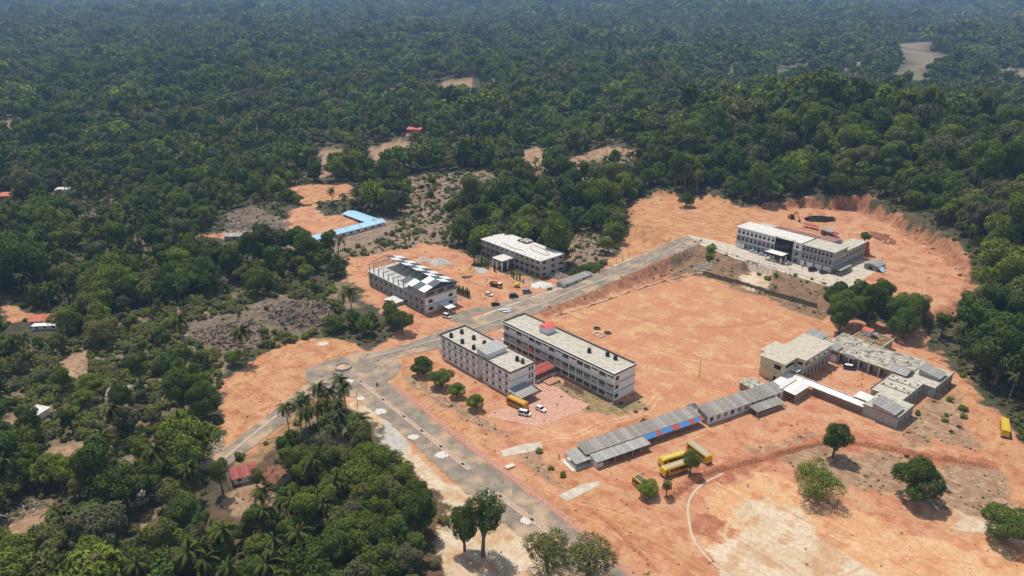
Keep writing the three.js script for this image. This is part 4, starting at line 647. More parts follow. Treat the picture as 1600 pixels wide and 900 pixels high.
const off = (P, d) => P.map((p, i) => { const a = P[Math.max(0, i - 1)], b = P[Math.min(P.length - 1, i + 1)], l = Math.hypot(b[0] - a[0], b[1] - a[1]); return [p[0] - (b[1] - a[1]) / l * d, p[1] + (b[0] - a[0]) / l * d, p[2]]; });
struct('road', strip(LAY.roadMainL, LAY.roadMainR, 0.1, 150, 6), M.asphalt);
struct('road', strip(LAY.roadNEfar, LAY.roadNEnear, 0.104, 150, 6), M.asphalt);
struct('road', strip(LAY.roadSWfar, LAY.roadSWnear, 0.108, 60, 2, 0, 0.5), M.asphalt);
struct('road', strip(LAY.roadSWfar, LAY.roadSWnear, 0.108, 60, 2, 0.5, 1), M.asphalt);
struct('road', patch([[-54, -238], [-60, -241], [-68, -243], [-77, -252], [-79, -261], [-71, -268], [-62, -274], [-52, -276], [-46, -269], [-42, -262], [-44, -255]], 0.112), M.asphalt);
struct('road', patch(LAY.access, 0.09), M.asphalt);
struct('forecourt', patch(LAY.dApron, 0.1), M.pale);
struct('path', patch(LAY.sideroad, 0.05), M.pale); struct('path', patch(LAY.sideroad2, 0.05), M.pale);
struct('paved_yard', patch(LAY.paver, 0.06), M.paver); struct('paved_yard', patch(LAY.paver2, 0.06), M.brickpave);
{ const R = LAY.roadMainR.slice(1); struct('pavement', strip(off(R, -0.15), off(R, -2.1), 0.07, 70, 2), M.brickpave); }
struct('pavement', strip(off(LAY.roadNEfar, 0.2).slice(1, 9), off(LAY.roadNEfar, 2.6).slice(1, 9), 0.06, 60, 2), M.pale);
// kerbs: ribbon walls along lines
function kerbWall(P, w, h, lift = 0, n) {
  P = smoothLine(P); const A = off(P, w / 2), B = off(P, -w / 2), list = [];
  for (let i = 0; i + 1 < P.length; i++) { const y = (p) => H(p[0], p[1]) + lift + h; list.push(slab4([[A[i][0], y(A[i]), A[i][1]], [B[i][0], y(B[i]), B[i][1]], [B[i + 1][0], y(B[i + 1]), B[i + 1][1]], [A[i + 1][0], y(A[i + 1]), A[i + 1][1]]], h + 0.15)); }
  return merge(list);
}
function median(name, label, P, w, plants) {
  const o = grp(name, label, 'median', 0, 0, 0), D = [P[P.length - 1][0] - P[0][0], P[P.length - 1][1] - P[0][1]], l = Math.hypot(...D), u = [D[0] / l, D[1] / l], e = [-u[1], u[0]];
  const ring = []; for (const [s, P2] of [[1, P], [-1, [...P].reverse()]]) for (const p of P2) ring.push([p[0] + e[0] * w / 2 * s, p[1] + e[1] * w / 2 * s]);
  ring.push(ring[0]); const list = []; for (let i = 0; i + 1 < ring.length; i++) list.push(kerbWall([ring[i], ring[i + 1]], 0.2, 0.2, 0.1));
  mesh('kerb', list, M.kerb, o); mesh('soil_bed', strip(P.map((p) => [p[0] + e[0] * (w / 2 - 0.14), p[1] + e[1] * (w / 2 - 0.14)]), P.map((p) => [p[0] - e[0] * (w / 2 - 0.14), p[1] - e[1] * (w / 2 - 0.14)]), 0.2, 30, 1), M.bed, o);
  for (const t of plants) { const p = along(P, t); mesh('cross_block', bx(1.0, 0.3, 0.7, p[0], H(...p) + 0.1, p[1], -Math.atan2(u[1], u[0])), M.dark, o); }
}
const mA = [-57.4, -252.2], mB = [-13, -195.9];
median('road_median', 'long white-kerbed median with red soil down the middle of the main road', [mA, [mix(mA[0], mB[0], 0.5), mix(mA[1], mB[1], 0.5)], mB], 1.25, [0.03, 0.26, 0.46, 0.62, 0.78, 0.95]);
median('road_median', 'short white-kerbed median of the main road near the lower edge', [[-4.6, -184.3], [8.4, -169.4], [24, -151]], 1.5, [0.04, 0.35, 0.7]);
median('road_median', 'thin raised median along the road climbing past the unfinished buildings', LAY.roadNEmed, 0.7, []);
median('road_median', 'thin white median along the side road by the bare red plot', LAY.roadSWmed, 0.8, []);
{ const g = []; for (let i = 0; i < 28; i++) { const a = i / 28 * 6.2832, b = (i + 1) / 28 * 6.2832; g.push(kerbWall([[-65 + 3 * Math.cos(a), -261.9 + 3 * Math.sin(a)], [-65 + 3 * Math.cos(b), -261.9 + 3 * Math.sin(b)]], 0.5, 0.75, 0.1)); }
  const o = grp('roundabout_ring', 'low round concrete ring at the centre of the road junction', 'roundabout', 0, 0, 0); mesh('ring_wall', g, M.concrete, o); const d = new THREE.CircleGeometry(2.75, 24); d.rotateX(-Math.PI / 2); d.translate(-65, H(-65, -261.9) + 0.3, -261.9); mesh('soil_bed', d, M.bed, o); }
struct('kerb', kerbWall(LAY.curveKerb, 0.6, 0.03), tm(speck([186, 170, 150], 0.2, 9))); struct('kerb', kerbWall([[106, -386], [116.5, -368.8], [133, -351.2], [147.5, -333.5]], 0.35, 0.2), M.concrete);

// ---------------------------------------------------------------- buildings
const SITE = -48.3 * Math.PI / 180;
const geoCache = new Map();
const cached = (k, f) => { if (!geoCache.has(k)) geoCache.set(k, f()); return geoCache.get(k); };
// a face of a block: a runs along it, d is outward
const face = (x, z, ry) => ({ x, z, ry, at: (a, d = 0) => [x + Math.cos(ry) * a + Math.sin(ry) * d, z - Math.sin(ry) * a + Math.cos(ry) * d] });
const faces = (x0, z0, L, D) => ({ front: face(x0, z0, 0), right: face(x0 + L, z0, Math.PI / 2), back: face(x0 + L, z0 - D, Math.PI), left: face(x0, z0 - D, -Math.PI / 2) });
function place(m, f, a, y, d = 0) { const p = f.at(a, d); m.position.set(p[0], y, p[1]); m.rotation.y = f.ry; return m; }
function panel(o, f, a0, len, y0, h, holes, m, t = 0.25, name = 'wall', d = 0) {   // wall with openings cut through
  const s = new THREE.Shape([[0, 0], [len, 0], [len, h], [0, h]].map((p) => new THREE.Vector2(...p)));
  for (const [x, y, w, hh] of holes) s.holes.push(new THREE.Path([[x, y], [x, y + hh], [x + w, y + hh], [x + w, y]].map((p) => new THREE.Vector2(...p))));
  const g = new THREE.ExtrudeGeometry(s, { depth: t, bevelEnabled: false }); g.translate(0, 0, -t);
  return place(mesh(name, g, m, o), f, a0, y0, d);
}
function win(o, f, a, y, w, h, opt = {}) {   // window set into an opening: frame with mullions, pane, sunshade
  const k = [w, h, opt.n || 2].join('_'), fr = place(mesh('window', cached('f' + k, () => { const b = 0.07, n = opt.n || 2, l = [bx2(0, w, 0, b, -0.06, 0), bx2(0, w, h - b, h, -0.06, 0), bx2(0, b, b, h - b, -0.06, 0), bx2(w - b, w, b, h - b, -0.06, 0)]; for (let i = 1; i < n; i++) l.push(bx2(w * i / n - b / 2, w * i / n + b / 2, b, h - b, -0.05, -0.005)); return merge(l); }), opt.fm || M.frame, o), f, a, y, -0.12);
  mesh('pane', cached('p' + k, () => bx2(0.05, w - 0.05, 0.05, h - 0.05, -0.045, -0.025)), opt.gm || M.glass, fr);
  if (opt.shade) mesh('sunshade', cached('s' + k + opt.shade, () => bx2(-0.12, w + 0.12, h + 0.06, h + 0.14, 0.125, opt.shade)), opt.sm || M.concrete, fr);
  if (opt.sill) mesh('sill', cached('i' + k, () => bx2(-0.1, w + 0.1, -0.14, -0.02, 0.125, 0.28)), opt.sm || M.concrete, fr);
  return fr;
}
function gridWall(o, f, a0, len, y0, h, cols, rows, w, wh, m, opt = {}) {   // rows: sill heights above y0
  const holes = []; for (const c of cols) for (const r of rows) holes.push([c - w / 2, r, w, wh]);
  panel(o, f, a0, len, y0, h, holes, m, 0.25, 'wall', opt.d || 0);
  for (const [x, y] of holes) { const q = { ...f, at: (a, d = 0) => f.at(a, d + (opt.d || 0)) }; win(o, q, a0 + x, y0 + y, w, wh, opt); }
}
const seqc = (n, a, b) => Array.from({ length: n }, (_, i) => mix(a, b, (i + 0.5) / n));
function parapet(o, x0, x1, z0, z1, y, h, t, m) { mesh('parapet', [bx2(x0, x1, y, y + h, z1 - t, z1), bx2(x0, x1, y, y + h, z0, z0 + t), bx2(x0, x0 + t, y, y + h, z0 + t, z1 - t), bx2(x1 - t, x1, y, y + h, z0 + t, z1 - t)], m, o); }
function local(o, x, y, z) { o.updateMatrixWorld(); return new THREE.Vector3(x, y, z).applyMatrix4(o.matrixWorld); }
// black ribbed water tanks
const tankGeo = new THREE.LatheGeometry([[0, 0], [0.72, 0], [0.76, 0.08], [0.74, 0.3], [0.78, 0.36], [0.74, 0.42], [0.74, 0.7], [0.78, 0.76], [0.74, 0.82], [0.74, 1.1], [0.78, 1.16], [0.74, 1.22], [0.72, 1.42], [0.5, 1.6], [0.26, 1.66], [0.26, 1.78], [0, 1.78]].map((p) => new THREE.Vector2(...p)), 18);
function tanks(b, roofY, list) { list.forEach(([x, z, label, m]) => { const p = local(b, x, roofY, z); const o = grp('water_tank', label, 'water tank', p.x, p.y, p.z, 0, 'black roof tanks'); mesh('tank_body', tankGeo, m || M.black, o); mesh('lid', cyl(0.28, 0.26, 0.08, 0, 1.79, 0, 12), m || M.black, o); mesh('stand', bx(1.7, 0.02, 1.7, 0, 0, 0), M.concrete, o).position.y = -0.015; }); }

// --- A: white hostel block
{
  const b = grp('hostel_block', 'white three-storey hostel block with small square windows and black tanks', 'building', -28, 0, -270.3, SITE), D = 12.2, Ht = 9.5, rows = [1.1, 4.2, 7.3];
  const F = faces(0, 0, 41.2, D), opt = { shade: 0.55, sill: true, n: 2 };
  gridWall(b, F.front, 0, 22.6, 0, Ht, seqc(6, 0.3, 22.3), rows, 1.2, 1.25, M.plaster, opt);
  gridWall(b, face(0, -1.6, 0), 22.6, 3.5, 0, Ht, [1.75], [2.2, 5.6], 0.9, 2.4, M.plaster, { n: 1 });
  gridWall(b, F.front, 26.1, 15.1, 0, Ht, seqc(4, 0.3, 14.8), rows, 1.2, 1.25, M.plaster, opt);
  mesh('wall', [bx2(22.35, 22.6, 0, Ht, -1.6, -0.25), bx2(26.1, 26.35, 0, Ht, -1.6, -0.25)], M.plaster, b);
  gridWall(b, F.right, 0.25, D - 0.5, 0, Ht, [9.1, 10.5], rows, 0.85, 1.7, M.plaster, { n: 1 });
  gridWall(b, F.left, 0.25, D - 0.5, 0, Ht, seqc(3, 0.5, 11.2), rows, 1.2, 1.25, M.plaster, opt);
  gridWall(b, F.back, 0, 41.2, 0, Ht, seqc(11, 0.3, 41), rows, 1.2, 1.25, M.plaster, opt);
  for (const y of [3.15, 6.25]) { mesh('floor_band', [bx2(-0.06, 22.66, y, y + 0.22, -0.2, 0.08), bx2(26.04, 41.26, y, y + 0.22, -0.2, 0.08), bx2(41.15, 41.28, y, y + 0.22, -D, -0.2)], M.grey, b); }
  mesh('roof_slab', prism([[-0.3, 0.3], [22.8, 0.3], [22.8, -1.3], [25.9, -1.3], [25.9, 0.3], [41.5, 0.3], [41.5, -D - 0.3], [-0.3, -D - 0.3]], Ht, Ht + 0.16), M.roof, b);
  parapet(b, -0.3, 41.5, -D - 0.3, 0.3, Ht + 0.16, 0.65, 0.18, M.parapet);
  mesh('stair_room', [bx2(21.6, 27.4, Ht + 0.16, Ht + 2.1, -10.4, -0.9)], M.plaster, b); mesh('stair_roof', slab4([[21.2, Ht + 2.75, -0.4], [27.8, Ht + 2.15, -0.4], [27.8, Ht + 2.15, -10.8], [21.2, Ht + 2.75, -10.8]], 0.16), M.concrete, b);
  mesh('entrance_porch', [bx2(41.5, 42, 0, 2.8, -7.2, 0.8)], M.concrete, b); for (const [x, z] of [[47.6, 1], [47.6, -6.4], [44.6, 1], [44.6, -6.4]]) mesh('porch_post', bx(0.22, 3, 0.22, x, 0, z), M.concrete, b);
  mesh('porch_roof', slab4([[41.3, 3.75, 1.7], [48.4, 3.1, 1.7], [48.4, 3.1, -7.2], [41.3, 3.75, -7.2]], 0.08), M.sheetGrey, b);
  mesh('side_annex', [bx2(-3.6, -0.05, 0, 2.9, -8, -2)], M.plaster, b); mesh('annex_roof', bx2(-3.9, -0.08, 2.9, 3.05, -8.3, -1.7), M.concrete, b);
  const nm = ['leftmost black tank on the hostel roof', 'black tank at the far corner of the hostel roof', 'third black tank along the near side of the hostel roof', 'black tank in the middle of the hostel roof', 'black tank at the near parapet beside the hostel stair room', 'black tank behind the hostel stair room', 'left tank of the pair on the lower hostel roof', 'right greyish tank of the pair on the lower hostel roof'];
  tanks(b, Ht + 0.18, [[4, -2.3], [4.2, -7.4], [11, -2.3], [11.4, -7.6], [17.8, -2.4], [17.6, -7.8], [35.6, -8.3], [38.2, -8.6]].map((p, i) => [...p, nm[i], i === 7 ? mat(0x4a4e54, { roughness: 0.5 }) : M.black]));
}
// --- B: long classroom block with open galleries
{
  const b = grp('classroom_block', 'long three-storey classroom block with open galleries and white floor bands', 'building', -3.4, 0, -280.3, SITE), L = 58.8, D = 11.5, Ht = 10.55, F = faces(0, 0, L, D), bw = L / 16;
  const pat = ['DnDnDDnDnDnDDnDn', 'DnDnDDnDnDDDDnDn', 'DDDDDDDDDDDDDDDn'];
  [7.1, 3.6, 0.1].forEach((y0, r) => {
    const holes = []; for (let i = 0; i < 16; i++) { const c = pat[r][i]; holes.push(c === 'D' ? [i * bw + 0.3, 0.95, bw - 0.6, 1.95] : [i * bw + 0.3, 1.95, bw - 0.6, 0.95]); }
    panel(b, F.front, 0, L, y0, 3.3, holes, r ? M.concrete : M.plaster, 0.2, 'gallery_wall');
    mesh('floor_slab', bx2(-0.5, L + 0.1, y0 + 3.3, y0 + 3.45, -2.4, 0.75), M.white, b);
    mesh('gallery_back_wall', bx2(0.2, L - 0.2, y0, y0 + 3.3, -2.7, -2.45), M.cream, b);
    for (let i = 1; i < 16; i += 2) mesh('door', bx2(i * bw + 0.6, i * bw + 1.7, y0 + 0.05, y0 + 2.15, -2.44, -2.38), M.brownframe, b);
    for (let i = 0; i < 16; i++) mesh('pier', bx2(i * bw - 0.13, i * bw + 0.13, y0 + 0.02, y0 + 3.28, 0.004, 0.12), M.white, b);
  });
  gridWall(b, F.right, 0.2, D - 0.4, 0, Ht, [1.5], [0.9, 4.4, 7.9], 1.9, 1.7, M.plaster, { n: 2, fm: M.brownframe });
  for (const y of [3.45, 6.95]) mesh('floor_band', bx2(L + 0.002, L + 0.35, y, y + 0.15, -D, -0.3), M.concrete, b);
  gridWall(b, F.left, 0.2, D - 0.4, 0, Ht, [3, 8], [0.9, 4.4, 7.9], 1.6, 1.4, M.plaster, {}); gridWall(b, F.back, 0, L, 0, Ht, seqc(16, 0, L), [1.0, 4.5, 8.0], 1.9, 1.4, M.plaster, { shade: 0.5 });
  mesh('roof_slab', bx2(-0.4, L + 0.3, Ht, Ht + 0.14, -D - 0.3, 0.45), M.roof, b); parapet(b, -0.4, L + 0.3, -D - 0.3, 0.45, Ht + 0.14, 0.7, 0.22, M.parapet); mesh('coping', [bx2(-0.45, L + 0.35, Ht + 0.84, Ht + 0.88, 0.2, 0.5), bx2(L + 0.06, L + 0.35, Ht + 0.84, Ht + 0.88, -D - 0.3, 0.2)], M.white, b);
  mesh('stair_room', bx2(15.4, 20, Ht + 0.14, Ht + 2.4, -9.6, -5), M.plaster, b); mesh('stair_roof', [slab4([[15, Ht + 2.5, -4.6], [17.7, Ht + 3.1, -4.6], [17.7, Ht + 3.1, -10], [15, Ht + 2.5, -10]], 0.07), slab4([[17.7, Ht + 3.1, -4.6], [20.4, Ht + 2.5, -4.6], [20.4, Ht + 2.5, -10], [17.7, Ht + 3.1, -10]], 0.07)], mat(0xc4564e, { roughness: 0.7 }), b, 'red sheet roof of the stair room');
  tanks(b, Ht + 0.16, [[41, -6.2, 'leftmost of the three black tanks on the classroom roof'], [47.4, -9.1, 'middle one of the three black tanks on the classroom roof'], [51.2, -9.1, 'rightmost of the three black tanks on the classroom roof']]);
  const c1 = local(b, 14.7 + 1.5, 3.9, 0.3); solo('hanging_cloth', 'orange cloth hung over the gallery rail of the classroom block', 'cloth', bx(1.9, 1.5, 0.06, 0, 0, 0), mat(0xd05a28), c1.x, c1.y + 0.3, c1.z, SITE);
  const c2 = local(b, 34.4, 3.9, 0.3); solo('hanging_cloth', 'multicoloured cloth hung on the gallery above the painted panels', 'cloth', bx(1.9, 1.2, 0.06, 0, 0, 0), mat(0xb08a4a), c2.x, c2.y + 0.2, c2.z, SITE);
  // covered way to the hostel
  const w = grp('covered_walkway', 'red sheet-roofed walkway between the hostel and the classroom block', 'walkway', b.position.x, 0, b.position.z, SITE);
  mesh('roof', [slab4([[25.4, 3.4, 11.4], [28.3, 4.3, 11.4], [28.3, 4.3, 0.95], [25.4, 3.4, 0.95]], 0.06), slab4([[28.3, 4.3, 11.4], [31.2, 3.4, 11.4], [31.2, 3.4, 0.95], [28.3, 4.3, 0.95]], 0.06)], M.sheetRed, w);
  for (const z of [1.4, 4.6, 7.8, 11]) for (const x of [25.8, 30.8]) mesh('post', cyl(0.09, 0.09, 3.45, x, 0, z, 8), M.steel, w); mesh('low_wall', [bx2(30.9, 31.1, 0, 1, 1, 11)], M.plaster, w);
  const st = grp('entrance_steps', 'brick red entrance steps in front of the covered walkway', 'steps', b.position.x, 0, b.position.z, SITE); [0, 1, 2].forEach((i) => mesh('step', bx2(31.4 + i * 0.5, 36, 0, 0.62 - i * 0.18, 3.5, 9 - i * 0.4), M.brickpave, st));
  // painted panels on a fence
  const mu = grp('painted_fence', 'low fence of yellow and mauve painted panels in front of the classroom block', 'fence', b.position.x, 0, b.position.z, SITE), cols = [0xd2b24a, 0xb592a8, 0xcba94c, 0xa98ba6, 0xd8bc58, 0xb38fb0, 0xc6a24a, 0xa88cae, 0xc2a0ba];
  cols.forEach((c, i) => { const x = 39 + i * 1.1; const p = mesh('panel', bx2(x, x + 1.02, 0.3, 2.2, 4.56, 4.64), tm(tex(64, 64, (u, v, a, e) => { const k = new THREE.Color(c), q = nA(a / 9 + i * 7, e / 9) * 46 + (nB(a / 5, e / 5 + i) > 0.35 ? -60 : 0); return [k.r ** 0.45 * 255 + q, k.g ** 0.45 * 255 + q, k.b ** 0.45 * 255 + q]; })), mu); mesh('post', bx2(x - 0.06, x, 0, 2.25, 4.52, 4.68), M.steel, mu); });
}
// --- C: unfinished block with white slab roof
{
  const b = grp('unfinished_block', 'unfinished three-storey grey block with white slab roof and pillared portico', 'building', -16.4, -0.2, -389.8, SITE), L = 45.7, D = 16.8, Ht = 9.2, F = faces(0, 0, L, D), bw = L / 12;
  for (const [y0, m, hh, sill] of [[0, M.raw, 3.05, 0.95], [3.05, M.raw, 3.05, 0.95], [6.1, M.concrete, 3.1, 1.25]]) gridWall(b, F.front, 0, L, y0, hh, seqc(12, 0, L), [sill], y0 > 6 ? 1.6 : 2.3, y0 > 6 ? 1.2 : 1.5, m, { n: 3, shade: 0.5 });
  for (let i = 0; i <= 12; i++) mesh('pier', bx2(Math.min(L - 0.35, Math.max(0, i * bw - 0.2)), Math.min(L, i * bw + 0.2), 0, i === 12 ? 6.1 : 6.4, 0.004, 0.4), i === 12 ? M.raw : M.concrete, b);
  for (const y of [3.0, 6.05]) mesh('floor_band', bx2(0, L, y, y + 0.25, 0.003, 0.2), M.concrete, b);
  gridWall(b, F.right, 0.25, D - 0.5, 0, Ht, [2.6, 8.6, 14], [1.0, 4.1, 7.1], 2.1, 1.35, M.concrete, { n: 3, shade: 0.5 }); mesh('pier', [bx2(L + 0.003, L + 0.35, 0, Ht - 0.05, -D, -D + 1.1)], M.raw, b); mesh('pier', [bx2(L + 0.003, L + 0.12, 0, 6.1, -1.2, -0.3)], M.raw, b);
  gridWall(b, F.left, 0.25, D - 0.5, 0, Ht, [3, 8, 13], [1.0, 4.1, 7.1], 2.1, 1.35, M.concrete, { n: 3 }); gridWall(b, F.back, 0, L, 0, Ht, seqc(12, 0, L), [1.0, 4.1, 7.1], 1.9, 1.35, M.concrete, { n: 3 });
  mesh('roof_slab', bx2(-0.4, L + 0.4, Ht, Ht + 0.18, -D - 0.4, 0.4), M.whiteroof, b);
  mesh('stair_hatch', [bx2(15.5, 15.7, Ht + 0.18, Ht + 0.9, -17, -12), bx2(15.7, 22.4, Ht + 0.18, Ht + 0.7, -12.2, -12)], M.dark, b); mesh('hatch_cover', slab4([[16.8, Ht + 1.05, -12.4], [22.6, Ht + 1.05, -12.4], [22.6, Ht + 1.25, -16.9], [16.8, Ht + 1.25, -16.9]], 0.14), M.roofdark, b);
  for (const P of [[[12.4, -4.1], [21.7, -2.6], [29.6, -4]], [[25.7, -11.3], [31.8, -7.8], [42.1, -7.6], [42.2, -9.5], [33.6, -13.5], [24.7, -14]]]) for (let i = 0; i + 1 < P.length; i++) mesh('timber', bar([P[i][0], Ht + 0.3, P[i][1]], [P[i + 1][0], Ht + 0.3, P[i + 1][1]], 0.28, 0.14), M.timber, b);
  for (let i = 0; i <= 12; i++) for (const z of [0, -D]) mesh('reinforcement_bar', cyl(0.05, 0.05, 1.6, Math.min(L - 0.1, Math.max(0.1, i * bw)), Ht + 0.18, z + (z ? 0.1 : -0.1), 5), M.dark, b);
  mesh('portico_roof', bx2(18.7, 26.6, 5.7, 6.05, 0.42, 8.6), M.whiteroof, b); mesh('portico_beam', [bx2(18.9, 26.4, 5.2, 5.7, 8, 8.4), bx2(18.9, 19.3, 5.2, 5.7, 0.42, 8), bx2(26, 26.4, 5.2, 5.7, 0.42, 8)], M.concrete, b);
  for (const [x, z] of [[19.1, 8.2], [26.2, 8.2], [19.1, 4.4], [26.2, 4.4]]) mesh('column', bx(0.55, 5.2, 0.55, x, 0, z), M.plaster, b); mesh('portico_wall', bx2(19.4, 22, 0, 4.2, 7.4, 7.6), M.plaster, b);
  const h = grp('roadside_hut', 'long low grey sheet-roofed hut beside the climbing road', 'hut', 24.3, H(30, -346) - 0.2, -336.6, 43.5 * Math.PI / 180), f2 = faces(0, 0, 20.5, 4.4);
  gridWall(h, f2.front, 0, 20.5, 0, 2.5, [3, 9, 14.5], [0.9], 1.1, 1, M.plaster, {}); mesh('wall', [bx2(20.25, 20.5, 0, 2.5, -4.2, -0.25), bx2(0, 0.25, 0, 2.5, -4.2, -0.25), bx2(0, 20.5, 0, 2.5, -4.4, -4.2)], M.concrete, h);
  mesh('roof', [slab4([[-0.4, 2.55, 0.5], [20.9, 2.55, 0.5], [20.9, 3.05, -2.2], [-0.4, 3.05, -2.2]], 0.06), slab4([[-0.4, 3.05, -2.2], [20.9, 3.05, -2.2], [20.9, 2.55, -4.9], [-0.4, 2.55, -4.9]], 0.06)], M.sheetOld, h);
}
// --- E: hall with chequered sheet roof
{
  const b = grp('chequered_roof_hall', 'unfinished hall under a half-laid chequered white and slate sheet roof', 'building', -69.2, -0.2, -346.7, SITE), L = 45.9, D = 18, F = faces(0, 0, L, D);
  gridWall(b, F.front, 0, L, 0, 7.4, seqc(11, 0, L), [1.0, 4.5], 1.7, 1.5, M.concrete, { n: 3, shade: 0.45 }); gridWall(b, F.right, 0.25, D - 0.5, 0, 7.4, [3, 14.2], [1.1, 4.6], 2.3, 1.5, M.plaster, { n: 3, shade: 0.45 });
  gridWall(b, F.left, 0.25, D - 0.5, 0, 7.4, [4, 9, 14], [1.0, 4.5], 1.8, 1.5, M.concrete, { n: 3 }); gridWall(b, F.back, 0, L, 0, 7.4, seqc(11, 0, L), [1.0, 4.5], 1.7, 1.5, M.concrete, { n: 3 });
  mesh('floor_slab', bx2(-0.5, L + 0.3, 7.4, 7.65, -D - 0.3, 0.5), M.whiteroof, b); mesh('floor_band', [bx2(0, L, 3.6, 3.85, 0.003, 0.35), bx2(L + 0.003, L + 0.3, 3.6, 3.85, -D, 0)], M.concrete, b);
  panel(b, F.right, 0.25, D - 0.5, 7.65, 2.7, [[1, 0.6, 4.2, 1.6], [6.8, 0.6, 3.8, 1.6], [12.2, 0.6, 4.2, 1.6]], M.raw, 0.25, 'upper_wall'); panel(b, F.back, 0.3, L - 0.6, 7.65, 2.7, seqc(10, 0.5, L - 1).map((x) => [x - 1.1, 0.8, 2.2, 1.3]), M.concrete, 0.25, 'upper_wall');
  mesh('upper_wall', bx2(L - 9, L - 0.3, 7.65, 10.4, -0.25, 0), M.concrete, b); mesh('inner_slab', bx2(L - 9.3, L + 0.3, 10.36, 10.5, -D, 0.2), M.concrete, b);
  for (let i = 0; i <= 11; i++) { const x = clamp(i * L / 11, 0.25, L - 0.25); mesh('column', bx(0.4, i < 9 ? 2.6 : 3.2, 0.4, x, 7.65, -0.32), M.concrete, b); mesh('column', bx(0.4, 3.2, 0.4, x, 7.65, -D + 0.32), M.concrete, b); for (let q = 0; q < 2; q++) mesh('reinforcement_bar', cyl(0.04, 0.04, 1.4, x - 0.12 + q * 0.24, 10.2, -0.32, 5), M.dark, b); mesh('pier', bx2(x - 0.2, x + 0.2, 0, 7.4, 0.004, 0.3), M.concrete, b); }
  const N = 10, cw = 46.8 / N, x1 = L + 0.9, ry = 13.5, ey = 10.85, rz = -D / 2, lz = 0.6, bz = -D - 0.6;
  for (let c = 0; c <= N; c++) { const x = x1 - c * cw + (c === 0 ? -0.1 : c === N ? 0.1 : 0); mesh('rafter', [bar([x, ey - 0.12, lz], [x, ry - 0.12, rz], 0.14, 0.2), bar([x, ry - 0.12, rz], [x, ey - 0.12, bz], 0.14, 0.2), bar([x, ey - 0.1, lz], [x, ey - 0.1, bz], 0.1, 0.14), bar([x, ey - 0.1, rz], [x, ry - 0.2, rz], 0.1, 0.1)], M.steel, b); }
  for (let r = 0; r <= 10; r++) { const t = r / 10; for (const s of [lz, bz]) mesh('purlin', bar([x1 - N * cw, mix(ry, ey, t) - 0.07, mix(rz, s, t)], [x1, mix(ry, ey, t) - 0.07, mix(rz, s, t)], 0.07, 0.07), M.dark, b); }
  const put = (c, row, side, white) => { const s = side ? bz : lz, t0 = row / 2, t1 = (row + 1) / 2, a = x1 - (c + 1) * cw + 0.02, e = x1 - c * cw - 0.02, l = 0.02 + ((c + row) % 2) * 0.012; mesh('roof_panel', slab4([[a, mix(ry, ey, t0) + l, mix(rz, s, t0)], [e, mix(ry, ey, t0) + l, mix(rz, s, t0)], [e, mix(ry, ey, t1) + l, mix(rz, s, t1)], [a, mix(ry, ey, t1) + l, mix(rz, s, t1)]], 0.03), white ? M.sheetWhite : M.sheetDark, b); };
  for (let c = 0; c < N; c++) { put(c, 0, 1, c % 2 === 0); put(c, 1, 1, c % 2 === 1); }
  put(0, 0, 0, false); put(0, 1, 0, true); put(1, 0, 0, true); put(1, 1, 0, false); put(2, 1, 0, true); put(3, 1, 0, false);
  mesh('gable_wall', new THREE.ExtrudeGeometry(new THREE.Shape([[-D + 0.4, 10.5], [-0.4, 10.5], [rz, 13]].map((p) => new THREE.Vector2(-p[0], p[1]))), { depth: 0.1, bevelEnabled: false }).rotateY(Math.PI / 2).translate(L - 0.4, 0, 0), M.sheetDark, b);
  mesh('porch_roof', slab4([[46.2, 3.6, -6.8], [54.2, 3.3, -6.8], [54.2, 3.3, -11], [46.2, 3.6, -11]], 0.1), M.sheetWhite, b); for (const z of [-7.2, -10.6]) for (const x of [50, 53.8]) mesh('porch_post', bx(0.35, 3.2, 0.35, x, 0, z), M.raw, b); mesh('porch_wall', bx2(46.2, 49.5, 0, 3, -10.9, -10.7), M.dark, b);
  mesh('annex', bx2(23, 30.5, 0, 1.9, 0.35, 6.4), M.concrete, b); mesh('annex_roof', bx2(22.7, 30.8, 1.9, 2.05, 0.35, 6.8), M.whiteroof, b);
}
